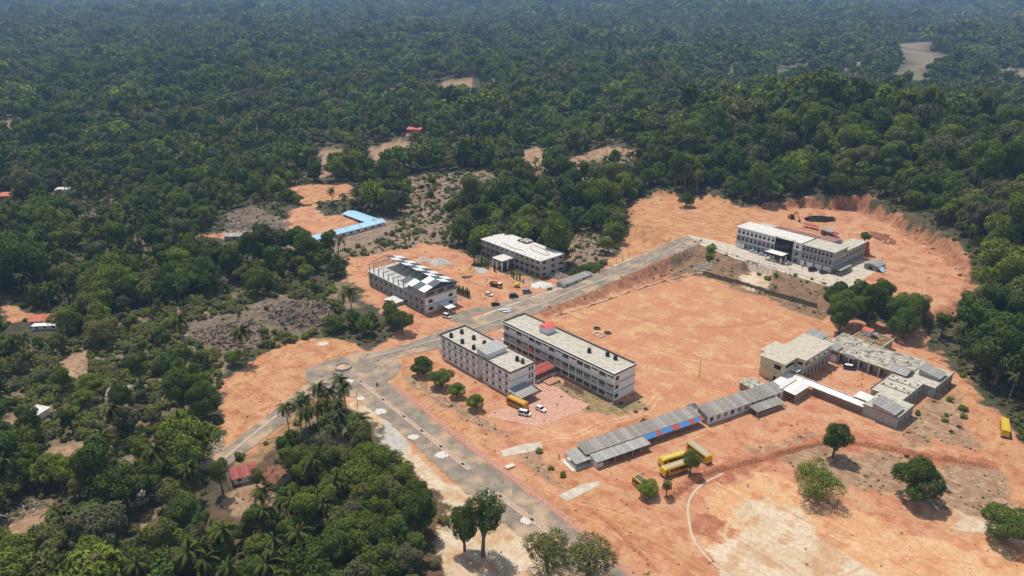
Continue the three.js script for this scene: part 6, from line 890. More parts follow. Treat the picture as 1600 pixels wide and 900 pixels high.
// --- L-shaped shed with blue roof and the sheds and houses in the trees
{
  const y = 0.2, A = [-110.2, -409.5], B = [-76, -443.5], len = Math.hypot(B[0] - A[0], B[1] - A[1]), ry = Math.atan2(-(B[1] - A[1]), B[0] - A[0]), b = grp('blue_roofed_shed', 'long L-shaped shed with pale blue sheet roof in a red clearing', 'shed', A[0], H(-95, -435) - 0.3, A[1], ry);
  const gab = (o, x0, x1, z0, z1, yb, yt, m, alongX = true) => { const zm = (z0 + z1) / 2, xm = (x0 + x1) / 2; mesh('roof', alongX ? [slab4([[x0, yt, zm], [x1, yt, zm], [x1, yb, z1], [x0, yb, z1]], 0.06), slab4([[x0, yb, z0], [x1, yb, z0], [x1, yt, zm], [x0, yt, zm]], 0.06)] : [slab4([[x0, yb, z1], [xm, yt, z1], [xm, yt, z0], [x0, yb, z0]], 0.06), slab4([[xm, yt, z1], [x1, yb, z1], [x1, yb, z0], [xm, yt, z0]], 0.06)], m, o); };
  gab(b, 0, len + 0.5, -8.5, 0, 3, 4.2, M.sheetBlue); gab(b, len - 9.5, len + 0.5, -33, -6, 3.03, 4.23, M.sheetBlue, false);
  panel(b, face(0, -0.8, 0), 0.4, len - 0.6, 0, 3, seqc(9, 1, len - 2).map((x) => [x - 0.8, 1, 1.6, 1.1]), M.plaster, 0.2); mesh('wall', [bx2(0.4, len - 9, 0, 3, -7.9, -7.7), bx2(0.4, 0.6, 0, 3, -7.7, -1), bx2(len - 0.4, len - 0.2, 0, 3, -32.4, -1), bx2(len - 9, len - 0.4, 0, 3, -32.4, -32.2)], M.plaster, b); mesh('wall', bx2(len - 9, len - 8.8, 0, 3, -32.2, -7.9), mat(0x8a4a38), b, 'red brick inner wall');
  const gs = grp('grey_roofed_store', 'small grey-roofed store beside the red track on the left', 'shed', -163, H(-157, -415) - 0.2, -413.5, 0.03); mesh('wall', [bx2(0, 13.2, 0, 2.6, -0.2, 0), bx2(0, 13.2, 0, 2.6, -5.8, -5.6), bx2(0, 0.2, 0, 2.6, -5.6, -0.2), bx2(13, 13.2, 0, 2.6, -5.6, -0.2)], M.concrete, gs); gab(gs, -0.5, 13.7, -6.4, 0.6, 2.6, 3.7, M.sheetGrey); mesh('door', bx2(5, 6.4, 0, 2, 0.005, 0.06), M.dark, gs);
  const house = (label, x, z, w, d, h, ang, roofm, wallm, lift = 0, rise = 1.4) => { const o = grp('house', label, 'house', x, H(x, z) - 0.3 + lift, z, ang, undefined), f = face(0, 0, 0); gridWall(o, f, 0, w, 0, h, seqc(Math.max(2, Math.round(w / 3)), 0, w), [1], 1, 1.1, wallm, {}); mesh('wall', [bx2(0, w, 0, h, -d, -d + 0.2), bx2(0, 0.2, 0, h, -d + 0.2, -0.25), bx2(w - 0.2, w, 0, h, -d + 0.2, -0.25)], wallm, o); if (rise) gab(o, -0.6, w + 0.6, -d - 0.6, 0.7, h, h + rise, roofm); else mesh('roof', bx2(-0.4, w + 0.4, h, h + 0.2, -d - 0.4, 0.4), roofm, o); return o; };
  house('red-roofed cottage among trees below the side road', -82, -188, 6.5, 5, 2.6, 0.5, M.sheetRed, M.plaster); house('brown-roofed cottage beside the red-roofed one below the side road', -74.5, -190.5, 6, 6, 2.4, -0.6, tm(T.roofdark, { color: 0xc08a68 }), M.cream);
  house('small hut with pale grey sheet roof on the left slope', -143.4, -237.5, 6.5, 5.2, 2.6, 0.25, M.sheetGrey, M.concrete, 0, 0.5); house('flat white-roofed hut at the far left of the slope', -167.5, -226, 5.5, 6.5, 2.8, -0.3, M.whiteroof, M.plaster, 0, 0);
  house('low house with patched red and grey roof among the left trees', -206, -298, 10, 7, 2.8, 0.15, M.tile, M.plaster); house('white-walled annex roof in front of the patched red roof', -203, -294.5, 10, 3, 2.2, 0.12, M.sheetWhite, M.plaster, 0, 0);
  house('orange-roofed house at the far left edge', -344, -500, 13, 10, 4.2, 0.1, M.tile, mat(0xb0563c)); house('small house with cream flat roof deep in the left trees', -268, -404, 8, 6, 4, 0.3, M.cream, M.plaster, 0, 0);
  house('red two-storey house on the palm slope', -99, -728, 13, 9, 6, -0.2, M.tile, mat(0xb05a44), 1); house('lower red-roofed annex of the red house on the palm slope', -98, -712, 12, 7, 3, -0.2, M.sheetRed, M.plaster, 1);
  house('small white cottage with red roof above the blue-roofed shed', -102, -568, 7, 6, 3, 0.4, M.tile, M.plaster, 0.6); house('tiny red-roofed cottage left of the grey store', -197, -406, 6.5, 5, 2.8, 0.5, M.tile, M.plaster); house('orange tent-roofed shelter in the wood behind the white-roofed block', 13, -529, 7, 6, 2.8, 0.6, M.tile, M.cream, 0.5, 1.8);
  house('white building at the edge of the pale distant fields', 545, -1240, 24, 14, 6, 0.1, M.whiteroof, M.plaster, 4, 0); house('pale house in the distant forest left of centre', -162, -1000, 12, 9, 5, 0.2, M.tile, M.plaster, 4); house('far white house in the hazy forest at upper left', -585, -1420, 18, 12, 6, 0.2, M.whiteroof, M.plaster, 5, 0); house('far white house right of the hazy one at upper left', -390, -1338, 18, 12, 6, 0, M.whiteroof, M.plaster, 5, 0); house('far row house with red roof near the upper left haze', -770, -1890, 34, 12, 7, 0.1, M.tile, M.plaster, 6);
  house('white house among the palms at the left edge', -316, -517, 9, 7, 3.4, 0.2, M.whiteroof, M.plaster, 0, 0);
}
// ---------------------------------------------------------------- vehicles
const wheelGeo = cached('wheel', () => { const g = new THREE.CylinderGeometry(0.5, 0.5, 0.28, 16); g.rotateX(Math.PI / 2); return g; }), rimGeo = cached('rim', () => { const g = new THREE.CylinderGeometry(0.28, 0.28, 0.3, 10); g.rotateX(Math.PI / 2); return g; });
const tyreM = mat(0x141414), rimM = mat(0x8a8a88, { metalness: 0.4, roughness: 0.5 }), lampM = mat(0xd8d8d0, { roughness: 0.3 }), tailM = mat(0x8a1c18, { roughness: 0.4 });
function wheels(o, list, r) { for (const [x, z] of list) { const w = mesh('wheel', wheelGeo, tyreM, o); w.position.set(x, r, z); w.scale.set(r * 2, r * 2, 1); mesh('rim', rimGeo, rimM, w); } }
function busBody(o, col, roofCol, len, rack) {
  const w = 2.4, paint = new THREE.MeshPhysicalMaterial({ color: col, roughness: 0.4, clearcoat: 0.4, side: THREE.DoubleSide });
  const prof = new THREE.Shape(); [[-len / 2, 0.45], [len / 2 - 0.15, 0.45], [len / 2, 0.7], [len / 2 - 0.05, 1.5], [len / 2 - 0.35, 2.75], [len / 2 - 0.7, 2.95], [-len / 2 + 0.25, 2.95], [-len / 2, 2.7]].forEach((p, i) => (i ? prof.lineTo(...p) : prof.moveTo(...p)));
  const g = new THREE.ExtrudeGeometry(prof, { depth: w - 0.16, bevelEnabled: true, bevelSize: 0.08, bevelThickness: 0.08, bevelSegments: 2 }); g.translate(0, 0, -w / 2 + 0.08); mesh('body', g, paint, o);
  const n = Math.round(len / 1.25), ww = (len - 1.5) / n; for (const s of [-1, 1]) for (let i = 0; i < n; i++) { if (s === -1 && i === n - 1) continue; mesh('window', bx2(-len / 2 + 0.5 + i * ww + 0.05, -len / 2 + 0.5 + (i + 1) * ww - 0.05, 1.55, 2.4, s * (w / 2 + 0.01) - 0.02, s * (w / 2 + 0.01) + 0.02), M.glass, o); }
  mesh('door', bx2(len / 2 - 1.45, len / 2 - 0.75, 0.55, 2.4, -w / 2 - 0.03, -w / 2 + 0.01), M.glass, o); mesh('windscreen', slab4([[len / 2 + 0.03, 1.5, 1.05], [len / 2 + 0.03, 1.5, -1.05], [len / 2 - 0.25, 2.6, -1.05], [len / 2 - 0.25, 2.6, 1.05]], 0.04), M.glass, o); mesh('rear_window', bx2(-len / 2 - 0.1, -len / 2 - 0.07, 1.6, 2.4, -0.9, 0.9), M.glass, o);
  mesh('stripe', [bx2(-len / 2 + 0.1, len / 2 - 0.3, 1.1, 1.28, w / 2 + 0.002, w / 2 + 0.014), bx2(-len / 2 + 0.1, len / 2 - 1.6, 1.1, 1.28, -w / 2 - 0.014, -w / 2 - 0.002)], mat(0x2a241c), o);
  mesh('roof_panel', bx2(-len / 2 + 0.5, len / 2 - 1, 3.035, 3.06, -0.95, 0.95), mat(roofCol), o); if (rack) mesh('roof_rack', [bx2(-len / 2 + 0.6, len / 2 - 1.2, 3.07, 3.12, 0.7, 0.76), bx2(-len / 2 + 0.6, len / 2 - 1.2, 3.07, 3.12, -0.76, -0.7)], M.steel, o);
  mesh('bumper', [bx2(len / 2 + 0.02, len / 2 + 0.14, 0.45, 0.75, -1.1, 1.1)], M.dark, o); for (const s of [-0.85, 0.85]) { mesh('headlight', bx2(len / 2 + 0.06, len / 2 + 0.1, 0.85, 1.1, s - 0.16, s + 0.16), lampM, o); mesh('tail_light', bx2(-len / 2 - 0.1, -len / 2 - 0.06, 1.0, 1.3, s - 0.1, s + 0.1), tailM, o); }
  wheels(o, [[-len / 2 + 2.2, 1.05], [-len / 2 + 2.2, -1.05], [len / 2 - 1.9, 1.05], [len / 2 - 1.9, -1.05]], 0.48);
}
const rad = (d) => d * Math.PI / 180;
for (const [label, x, z, a, col, roof, len, y = 0] of [
  ['golden school bus parked beside the hostel porch', 1.9, -232.9, -42, 0xc98a10, 0xcf9c3a, 8.4], ['yellow school bus at the back of the parked pair', 49.6, -199.6, 206, 0xd0a30a, 0xcdb45a, 9.2], ['yellow school bus with grey roof at the front of the parked pair', 49.2, -194.6, 206, 0xd0a30a, 0xb3a68a, 9.2],
  ['yellow school bus with grey roof parked across from the pair', 58.6, -202.9, -62, 0xd0a30a, 0xa9a296, 9.4], ['yellow school bus half hidden by the small bright green tree', 38.4, -186.3, -58, 0xc8a816, 0x55544c, 7.4], ['yellow bus parked alone by the wood at the far right', 162.6, -217.2, -118, 0xd6ae08, 0xc7a62a, 9],
]) { const o = grp('school_bus', label, 'bus', x, H(x, z) + (x < 10 ? 0.06 : 0), z, rad(a), 'school buses'); busBody(o, col, roof, len, roof !== 0x55544c); }
function car(label, x, z, a, col, kind = 'hatch', lift = 0.06) {
  const o = grp(kind === 'van' ? 'parked_van' : 'parked_car', label, kind === 'van' ? 'van' : 'car', x, H(x, z) + lift, z, rad(a), 'parked cars'), paint = new THREE.MeshPhysicalMaterial({ color: col, roughness: 0.35, clearcoat: 0.6, side: THREE.DoubleSide });
  const tall = kind === 'van' || kind === 'suv', L = kind === 'van' ? 3.9 : kind === 'suv' ? 4.4 : 3.9, h = tall ? 1.85 : 1.5, w = 1.66;
  const s = new THREE.Shape(); [[-L / 2, 0.3], [L / 2 - 0.1, 0.3], [L / 2, 0.5], [L / 2 - 0.05, 0.78], [L / 2 - 0.9, 0.95], [-L / 2 + 0.15, 0.98], [-L / 2, 0.8]].forEach((p, i) => (i ? s.lineTo(...p) : s.moveTo(...p)));
  const body = new THREE.ExtrudeGeometry(s, { depth: w - 0.12, bevelEnabled: true, bevelSize: 0.06, bevelThickness: 0.06, bevelSegments: 2 }); body.translate(0, 0, -w / 2 + 0.06); mesh('body', body, paint, o);
  const rear = kind === 'sedan' ? -L / 2 + 0.95 : -L / 2 + 0.22, c = new THREE.Shape(); [[rear - 0.12, 0.98], [L / 2 - (tall ? 0.6 : 0.95), 0.95], [L / 2 - (tall ? 1.2 : 1.65), h - 0.06], [L / 2 - 2, h], [rear + 0.3, h], [rear + 0.1, h - 0.1]].forEach((p, i) => (i ? c.lineTo(...p) : c.moveTo(...p)));
  const cab = new THREE.ExtrudeGeometry(c, { depth: w - 0.36, bevelEnabled: true, bevelSize: 0.05, bevelThickness: 0.09, bevelSegments: 2 }); cab.translate(0, 0, -w / 2 + 0.18); mesh('cabin_glass', cab, M.glass, o);
  mesh('roof', bx2(rear + 0.15, L / 2 - (tall ? 1.25 : 1.7), h + 0.035, h + 0.07, -w / 2 + 0.14, w / 2 - 0.14), kind === 'bluevan' ? M.white : paint, o);
  for (const sg of [-1, 1]) { mesh('pillar', [bx2(-0.1, 0.02, 0.98, h + 0.03, sg * (w / 2 - 0.09) - 0.02, sg * (w / 2 - 0.09) + 0.02)], paint, o); mesh('headlight', bx2(L / 2 + 0.02, L / 2 + 0.07, 0.55, 0.72, sg * 0.55 - 0.15, sg * 0.55 + 0.15), lampM, o); mesh('tail_light', bx2(-L / 2 - 0.07, -L / 2 - 0.03, 0.6, 0.8, sg * 0.6 - 0.1, sg * 0.6 + 0.1), tailM, o); }
  wheels(o, [[-L / 2 + 0.75, 0.76], [-L / 2 + 0.75, -0.76], [L / 2 - 0.78, 0.76], [L / 2 - 0.78, -0.76]], 0.3); return o;
}
car('white hatchback on the paved yard right of the golden bus', 10, -230.4, -40, 0xe4e4e2); car('white van-shaped car in front of the golden bus', 4.3, -227.6, -20, 0xe2e2e0, 'suv');
car('white hatchback in the sandy construction yard', -10.8, -333.4, -32, 0xe6e6e4, 'hatch', 0); car('dark blue car parked at the yard entrance beside two people', 0.8, -331.2, 14, 0x1c222e, 'suv', 0.1); car('silver blue car parked right of the dark blue one', 7.1, -336.6, 18, 0x7d8ba0, 'suv', 0.1); car('black car driving along the yard access road', -7.5, -321.6, 28, 0x18181a, 'hatch', 0.1); car('white van on the access road by the chequered hall', -28.7, -308.4, -32, 0xdedede, 'van', 0.1);
car('black car parked left at the shutters of the main building', 146.6, -349.9, 12, 0x15161a, 'suv', 0.1); car('dark brown car parked right at the shutters of the main building', 150.6, -346.6, 10, 0x2a2220, 'hatch', 0.1); car('silver car at the portico of the main building', 137.8, -359, 25, 0xb9bcc0, 'sedan', 0.1); car('white car half under the portico of the main building', 131.3, -363.6, -48, 0xd0d2d4, 'sedan', 0.4); car('pale car parked by the left windows of the main building', 125.5, -376.6, -40, 0xc9cfd6, 'sedan', 0.1); car('second pale car parked nearer the portico of the main building', 128.9, -372.4, -40, 0xaab4c4, 'sedan', 0.1);
{ const o = car('dark blue van with white roof standing in the courtyard', 129.2, -260.6, -18, 0x1d2d6e, 'suv', 0); o.getObjectByName('roof').material = M.white; }
// tipper lorry
{
  const o = grp('tipper_lorry', 'yellow-cabbed tipper lorry in the sandy construction yard', 'lorry', -7.5, H(-7.5, -344.4), -344.4, rad(-38)), yl = mat(0xd0a018, { roughness: 0.5 }), dk = mat(0x33302c);
  mesh('chassis', bx2(-3.3, 3, 0.55, 0.8, -0.5, 0.5), M.dark, o); const t = mesh('tipper_body', [bx2(-3.4, 1.1, 0.95, 1.05, -1.15, 1.15), bx2(-3.4, 1.1, 1.05, 1.95, 1.05, 1.15), bx2(-3.4, 1.1, 1.05, 1.95, -1.15, -1.05), bx2(-3.4, -3.3, 1.05, 1.9, -1.05, 1.05), bx2(1, 1.1, 1.05, 2.2, -1.05, 1.05)], dk, o); mesh('load', slab4([[-3.2, 1.5, 1], [0.9, 1.6, 1], [0.9, 1.6, -1], [-3.2, 1.5, -1]], 0.3), M.redsoil, o);
  mesh('cab', [bx2(1.35, 3.1, 0.7, 1.5, -1.1, 1.1), bx2(1.35, 2.9, 2.3, 2.45, -1.05, 1.05)], yl, o); mesh('cab_glass', bx2(1.45, 2.95, 1.5, 2.3, -1.0, 1.0), M.glass, o); mesh('visor', bx2(1.3, 2.6, 2.46, 2.6, -1, 1), M.white, o); for (const s of [-0.8, 0.8]) mesh('headlight', bx2(3.1, 3.15, 0.85, 1.05, s - 0.15, s + 0.15), lampM, o); wheels(o, [[-2.4, 0.95], [-2.4, -0.95], [-1.2, 0.95], [-1.2, -0.95], [2.2, 0.95], [2.2, -0.95]], 0.5);
}
// yellow concrete mixer drum
{ const o = grp('concrete_mixer', 'bright yellow concrete mixer beside the cypress row', 'mixer', 2.4, H(2.4, -343.9), -343.9, 0.2), yl = mat(0xe0c010, { roughness: 0.45 }), g = new THREE.LatheGeometry([[0, -1.3], [0.5, -1.25], [1.0, -0.6], [1.1, 0.1], [0.8, 0.9], [0.45, 1.4], [0.4, 1.4], [0.4, 1.3]].map((p) => new THREE.Vector2(...p)), 20); g.rotateZ(-1.1); g.translate(0, 1.35, 0); mesh('drum', g, yl, o); mesh('frame', [bar([-1.2, 0.5, 0.8], [1.2, 0.5, 0.8], 0.12), bar([-1.2, 0.5, -0.8], [1.2, 0.5, -0.8], 0.12), bar([0, 0.5, 0.8], [0, 1.3, 1.0], 0.12), bar([0, 0.5, -0.8], [0, 1.3, -1.0], 0.12)], yl, o); wheels(o, [[-0.9, 0.9], [-0.9, -0.9], [0.9, 0.9], [0.9, -0.9]], 0.35); }
// excavator with raised arm
{ const o = grp('excavator', 'yellow excavator with its long arm lowered behind the main building', 'excavator', 165.5, H(165.5, -437), -437, rad(-75)), yl = mat(0xa87c14, { roughness: 0.6 }); for (const s of [-1.05, 1.05]) mesh('track', [bx2(-1.9, 1.9, 0, 0.85, s - 0.28, s + 0.28)], M.dark, o); mesh('body', [bx2(-1.9, 1.2, 1.0, 2.1, -1.3, 1.3)], yl, o); mesh('cab', bx2(0.2, 1.6, 1.2, 2.9, 0.2, 1.2), M.glass, o); mesh('boom', [bar([1, 1.8, -0.2], [4.2, 5.4, -0.2], 0.5, 0.6)], yl, o); mesh('arm', [bar([4.2, 5.4, -0.2], [7.6, 1.6, -0.2], 0.38, 0.45)], yl, o); mesh('bucket', bx2(7.1, 8.1, 0.4, 1.4, -0.7, 0.3), M.dark, o); }
// ---------------------------------------------------------------- columnar trees
const colM = LEAF[0];
function column(x, z, s, label, group) { const o = grp('columnar_tree', label, 'tree', x, H(x, z) - 0.05, z, x * 5, group); mesh('trunk', COLTRUNK, barkM, o); mesh('crown', COLUMN[Math.abs(Math.round(x * 10)) % 2], colM, o); o.scale.set(s * 0.9, s, s * 0.9); }
for (let i = 0; i < 13; i++) { const t = i / 12; column(mix(-32, -19.9, t), mix(-341.7, -330.6, t), 0.9 + 0.1 * Math.sin(i * 3), i === 12 ? 'nearest narrow columnar tree of the row beside the chequered hall' : i === 0 ? 'farthest narrow columnar tree of the row beside the chequered hall' : 'narrow columnar tree within the row beside the chequered hall', 'columnar row by the hall'); }
[[-13.7, -369.5], [-12.3, -368.9], [-8.9, -364.9], [-0.2, -357.7], [0.8, -355.5], [2.4, -352.3], [3.9, -352.3], [5.5, -349.1], [-15.6, -373.6]].forEach(([x, z], i) => column(x, z, [1, 1, 1.15, 0.8, 0.85, 0.7, 0.85, 0.55, 1][i], ['columnar tree left of the pillared portico', 'second columnar tree left of the pillared portico', 'tall columnar tree right before the pillared portico', 'left columnar tree of the upper pair by the gravel', 'right columnar tree of the upper pair by the gravel', 'left columnar tree of the lower pair by the mixer', 'right columnar tree of the lower pair by the mixer', 'small dark columnar tree at the end before the unfinished block', 'columnar tree nearest the tall dark tree'][i]));
// ---------------------------------------------------------------- street poles, signs, small works
function pole(x, z, h, label, arm) { const o = grp('utility_pole', label, 'pole', x, H(x, z), z, 0.6); mesh('shaft', cyl(0.12, 0.07, h, 0, 0, 0, 8), M.steel, o); if (arm) mesh('arm', bar([0, h - 0.3, 0], [1.6, h, 0], 0.08), M.steel, o); }
pole(-52.9, -228.3, 9, 'tall street pole beside the palms at the road fork', true); pole(70.3, -254.4, 8.5, 'lone pole on the bare ground between field and courtyard'); pole(53, -366, 6, 'pole behind the road embankment near the top of the climb'); pole(57, -372, 6, 'second pole on the red slope beside the climbing road'); pole(61, -378, 6, 'third pole on the red slope beside the climbing road');
{ const o = grp('site_sign', 'small white sign board on a post at the classroom block corner', 'sign', 34.5, 0, -231.5, 0.5); mesh('post', cyl(0.06, 0.06, 2, 0, 0, 0, 6), M.steel, o); mesh('board', bx(1.3, 0.8, 0.05, 0, 1.7, 0), M.white, o); }
{ const o = grp('concrete_slab', 'small white concrete slab lying on the red earth by the main road', 'slab', -0.7, H(-0.7, -197.3), -197.3, 0.55); mesh('slab_body', bx(3, 0.6, 1.3), M.white, o); mesh('slab_lip', bx(3.1, 0.08, 1.4, 0, 0.6, 0), M.kerb, o); }
// wells and trough on the big field
[[36.2, -296.9, 'farther of the two dark round pits on the big field'], [40.3, -292.4, 'nearer of the two dark round pits on the big field']].forEach(([x, z, l]) => { const o = grp('round_pit', l, 'pit', x, H(x, z), z); const g = new THREE.TorusGeometry(1.3, 0.28, 8, 22); g.rotateX(Math.PI / 2); g.translate(0, 0.2, 0); mesh('rim', g, mat(0x4a3a30), o); const d = new THREE.CircleGeometry(1.2, 20); d.rotateX(-Math.PI / 2); d.translate(0, 0.06, 0); mesh('pit_floor', d, mat(0x3a2e26), o); });
{ const o = grp('square_trough', 'square low concrete frame between the round pits on the field', 'trough', 36.4, 0, -290.6, SITE); mesh('frame_wall', [bx2(-2.4, 2.4, 0, 0.5, 1.5, 1.8), bx2(-2.4, 2.4, 0, 0.5, -1.8, -1.5), bx2(-2.4, -2.1, 0, 0.5, -1.5, 1.5), bx2(2.1, 2.4, 0, 0.5, -1.5, 1.5)], M.kerb, o); }
// white powder spread on the road beside the median
[[-60.6, -251], [-54, -238.5], [-45.5, -229.5], [-32.3, -213.8], [-22, -204], [-6.5, -184.5], [4, -172.5]].forEach(([x, z], i) => { const R = rng(900 + i), s = new THREE.Shape(); const r0 = 0.9 + R() * 0.5; for (let k = 0; k < 26; k++) { const a = k / 26 * 6.283, r = r0 * (0.6 + 0.8 * R()); k ? s.lineTo(Math.cos(a) * r * 1.2, Math.sin(a) * r) : s.moveTo(Math.cos(a) * r * 1.2, Math.sin(a) * r); } const g = new THREE.ExtrudeGeometry(s, { depth: 0.02, bevelEnabled: true, bevelSize: 0.35, bevelThickness: 0.03, bevelSegments: 1 }); g.rotateX(-Math.PI / 2); solo('powder_patch', ['white powder patch at the upper tip of the long median', 'second white powder patch down the long median', 'third white powder patch down the long median', 'fourth white powder patch down the long median', 'white powder patch near the lower end of the long median', 'white powder patch at the tip of the short median', 'white powder patch beside the short median'][i], 'powder', g, mat(0xc8c2b8, { roughness: 1 }), x, H(x, z) + 0.14, z); });
{ const P = []; for (let i = 0; i < 22; i++) { const a = i / 22 * 6.283, r = 2.3 * (0.9 + 0.2 * nA(Math.cos(a) * 2, Math.sin(a) * 2)); P.push([-77.5 + Math.cos(a) * r * 1.2, -282.5 + Math.sin(a) * r]); } solo('lime_circle', 'white lime circle on the bare red plot above the junction', 'marking', patch(P, 0.05, 0.8), mat(0xc4b8a8, { roughness: 1 })); }
// rubble and stones: faceted rocks
const rockG = [1, 2, 3].map((k) => { const g = new THREE.IcosahedronGeometry(0.5, 1), p = g.attributes.position; for (let i = 0; i < p.count; i++) { const x = p.getX(i), y = p.getY(i), z = p.getZ(i), f = 1 + 0.35 * nA(x * 2 + k * 9, y * 2 + z * 3); p.setXYZ(i, x * f, y * f * 0.7, z * f); } g.computeVertexNormals(); return g; });
function rubble(name, label, x, z, rx, rz, n, s0, s1, color, seed, heap = 0) {
  const R = rng(seed), im = new THREE.InstancedMesh(rockG[seed % 3], mat(0xffffff, { roughness: 0.95 }), n), o = new THREE.Object3D(), c = new THREE.Color(); im.name = numbered(name); im.userData = { kind: 'stuff', label, category: 'rubble' }; im.castShadow = im.receiveShadow = true;
  for (let i = 0; i < n; i++) { const a = R() * 6.283, r = Math.sqrt(R()), px = x + Math.cos(a) * r * rx, pz = z + Math.sin(a) * r * rz, s = mix(s0, s1, R() * R()); o.position.set(px, H(px, pz) + s * 0.12 + heap * (1 - r) * R(), pz); o.rotation.set(R() * 6, R() * 6, R() * 6); o.scale.setScalar(s); o.updateMatrix(); im.setMatrixAt(i, o.matrix); im.setColorAt(i, c.set(color).multiplyScalar(0.75 + 0.5 * R())); } scene.add(im);
}
rubble('rubble', 'grey broken stones beside the side road at left', -97, -207, 5, 8, 420, 0.3, 1.1, 0xa39c92, 21); rubble('rubble', 'pale rubble heap at the corner of the unfinished block', 23, -357.5, 5, 3, 260, 0.3, 1.0, 0xa8a29a, 22, 1); rubble('rubble', 'pale gravel and stones along the front of the unfinished block', 6, -351, 7, 3.5, 300, 0.2, 0.7, 0xc2bbb0, 23); rubble('rubble', 'building rubble beside the roadside hut', 18, -344, 6, 3, 300, 0.2, 0.9, 0xd0c9bf, 24);
rubble('rubble', 'white stones by the lower path at left', -108, -183, 4, 4, 240, 0.3, 1.0, 0xc6c2ba, 25); rubble('rubble', 'broken rock and soil at the foot of the earth cut', 203, -400, 5, 12, 260, 0.4, 1.8, 0xa07050, 26); rubble('rubble', 'rubble on the dry patch at the lower left', -140, -178, 8, 6, 220, 0.3, 1.1, 0xa59a8c, 27); rubble('rubble', 'pale rubble at the top corner of the big field', 98, -368, 5, 3, 240, 0.3, 1.0, 0xb6b0a6, 28); rubble('rubble', 'pebbles strewn on the concrete dust beside the hall', -24, -333, 4, 6, 160, 0.2, 0.7, 0xb5aa9c, 29);
rubble('boulders', 'dark grey boulders on the rocky outcrop above the red plot', -92, -305, 16, 10, 520, 0.5, 2.2, 0x756858, 31); rubble('boulders', 'dark boulders on the outcrop left of the red plot', -118, -288, 16, 10, 320, 0.5, 2.0, 0x6f6252, 32); rubble('boulders', 'grey rocks by the grey-roofed store', -160, -432, 22, 12, 420, 0.5, 1.8, 0x827a72, 33); rubble('boulders', 'grey rocks along the bank below the red track', -150, -398, 24, 7, 420, 0.5, 1.8, 0x7a736b, 34); rubble('boulders', 'grey rock slope in the trees at far left', -258, -462, 26, 14, 420, 0.6, 2.2, 0x847e76, 35);
// gravel heaps in the yard
[[-37.2, -376.6, 4.5, 1.5, 0xb2b0aa, 'large grey gravel heap behind the chequered hall'], [-21.2, -364.7, 4, 1.6, 0xc59660, 'tall sand heap in the construction yard'], [-17, -366, 4.2, 1.0, 0xb4b2ac, 'flat grey gravel heap beside the sand heap'], [-46.4, -380, 4, 1.4, 0xb7a594, 'pale soil heap behind the hall ridge'], [14.4, -346, 4.6, 0.5, 0xc8c6c0, 'spread of pale cement gravel before the roadside hut'], [109, -342, 2.2, 0.8, 0x9a7050, 'small soil heap at the cut in the terrace slope']].forEach(([x, z, r, h, c, label], k) => { const g = new THREE.CircleGeometry(1, 40, 0, 6.283), N = 12, P = [], I = []; for (let i = 0; i <= N; i++) for (let j = 0; j < 40; j++) { const q = i / N, a = j / 40 * 6.283, rr = r * q * (1 + 0.18 * nA(Math.cos(a) * 1.5 + k * 7, Math.sin(a) * 1.5)), px = Math.cos(a) * rr * 1.25, pz = Math.sin(a) * rr; P.push(px, H(x + px, z + pz) - H(x, z) + (h * (1 - q) ** 1.1 * (1 + 0.25 * nB(px / 1.5, pz / 1.5))) - (q > 0.95 ? 0.15 : -0.02), pz); } for (let i = 0; i < N; i++) for (let j = 0; j < 40; j++) { const a = i * 40 + j, b = i * 40 + (j + 1) % 40; I.push(a, b, a + 40, b, b + 40, a + 40); } const gg = new THREE.BufferGeometry(); gg.setAttribute('position', new THREE.Float32BufferAttribute(P, 3)); gg.setIndex(I); gg.computeVertexNormals(); solo('spoil_heap', label, 'heap', gg, mat(c, { roughness: 1 }), x, H(x, z), z); });
M.stone = tm(speck([118, 102, 84], 0.3, 14)); M.stone.map.repeat.set(1 / 4, 1 / 4);
// stacked sheets by the access road, timber pile, retaining wall
{ const o = grp('stacked_sheets', 'white and blue sheets stacked in the pit beside the access road', 'sheets', -3, H(-3, -313), -313, rad(26)); for (let i = 0; i < 7; i++) mesh('sheet', bx(5.2 - i * 0.3, 0.12, 0.7, (i % 3) * 0.5, 0.1 + (i % 4) * 0.14, -2 + i * 0.6, (i % 3 - 1) * 0.12), i % 2 ? mat(0x98aec4) : M.white, o); }
{ const o = grp('timber_pile', 'pile of brown timber and scaffold poles in the yard', 'timber', -22.5, H(-22.5, -356), -356, 0.4); for (let i = 0; i < 14; i++) mesh('plank', bx(5 - (i % 4) * 0.4, 0.18, 0.24, (i % 5) * 0.3, 0.05 + Math.floor(i / 5) * 0.2, -0.9 + (i % 5) * 0.4, (i % 3 - 1) * 0.15), mat([0x7a5a40, 0x8a6a4a, 0x6a4c38][i % 3]), o); for (let i = 0; i < 4; i++) mesh('prop', bar([-2 + i, 0.1, -0.5], [-4 + i * 0.7, 2.6, -1.5], 0.12), mat(0x7a5a40), o); }
{ const o = grp('retaining_wall', 'low dark stone retaining wall along the top edge of the big field', 'wall', 0, 0, 0), P = [[96, -360], [107.8, -349.4], [119.4, -336.6], [129, -327.2], [138, -318.6]]; const list = []; for (let i = 0; i + 1 < P.length; i++) { const l = Math.hypot(P[i + 1][0] - P[i][0], P[i + 1][1] - P[i][1]), n = Math.ceil(l / 1.6); for (let k = 0; k < n; k++) { const t0 = k / n, t1 = (k + 1) / n, a = [mix(P[i][0], P[i + 1][0], t0), mix(P[i][1], P[i + 1][1], t0)], b = [mix(P[i][0], P[i + 1][0], t1), mix(P[i][1], P[i + 1][1], t1)], yy = 2.4 + 0.3 * nA(k * 3.1, i * 7); mesh('stone_block', bar([a[0], yy / 2, a[1]], [b[0], yy / 2, b[1]], 0.6, yy), M.stone, o); } } }
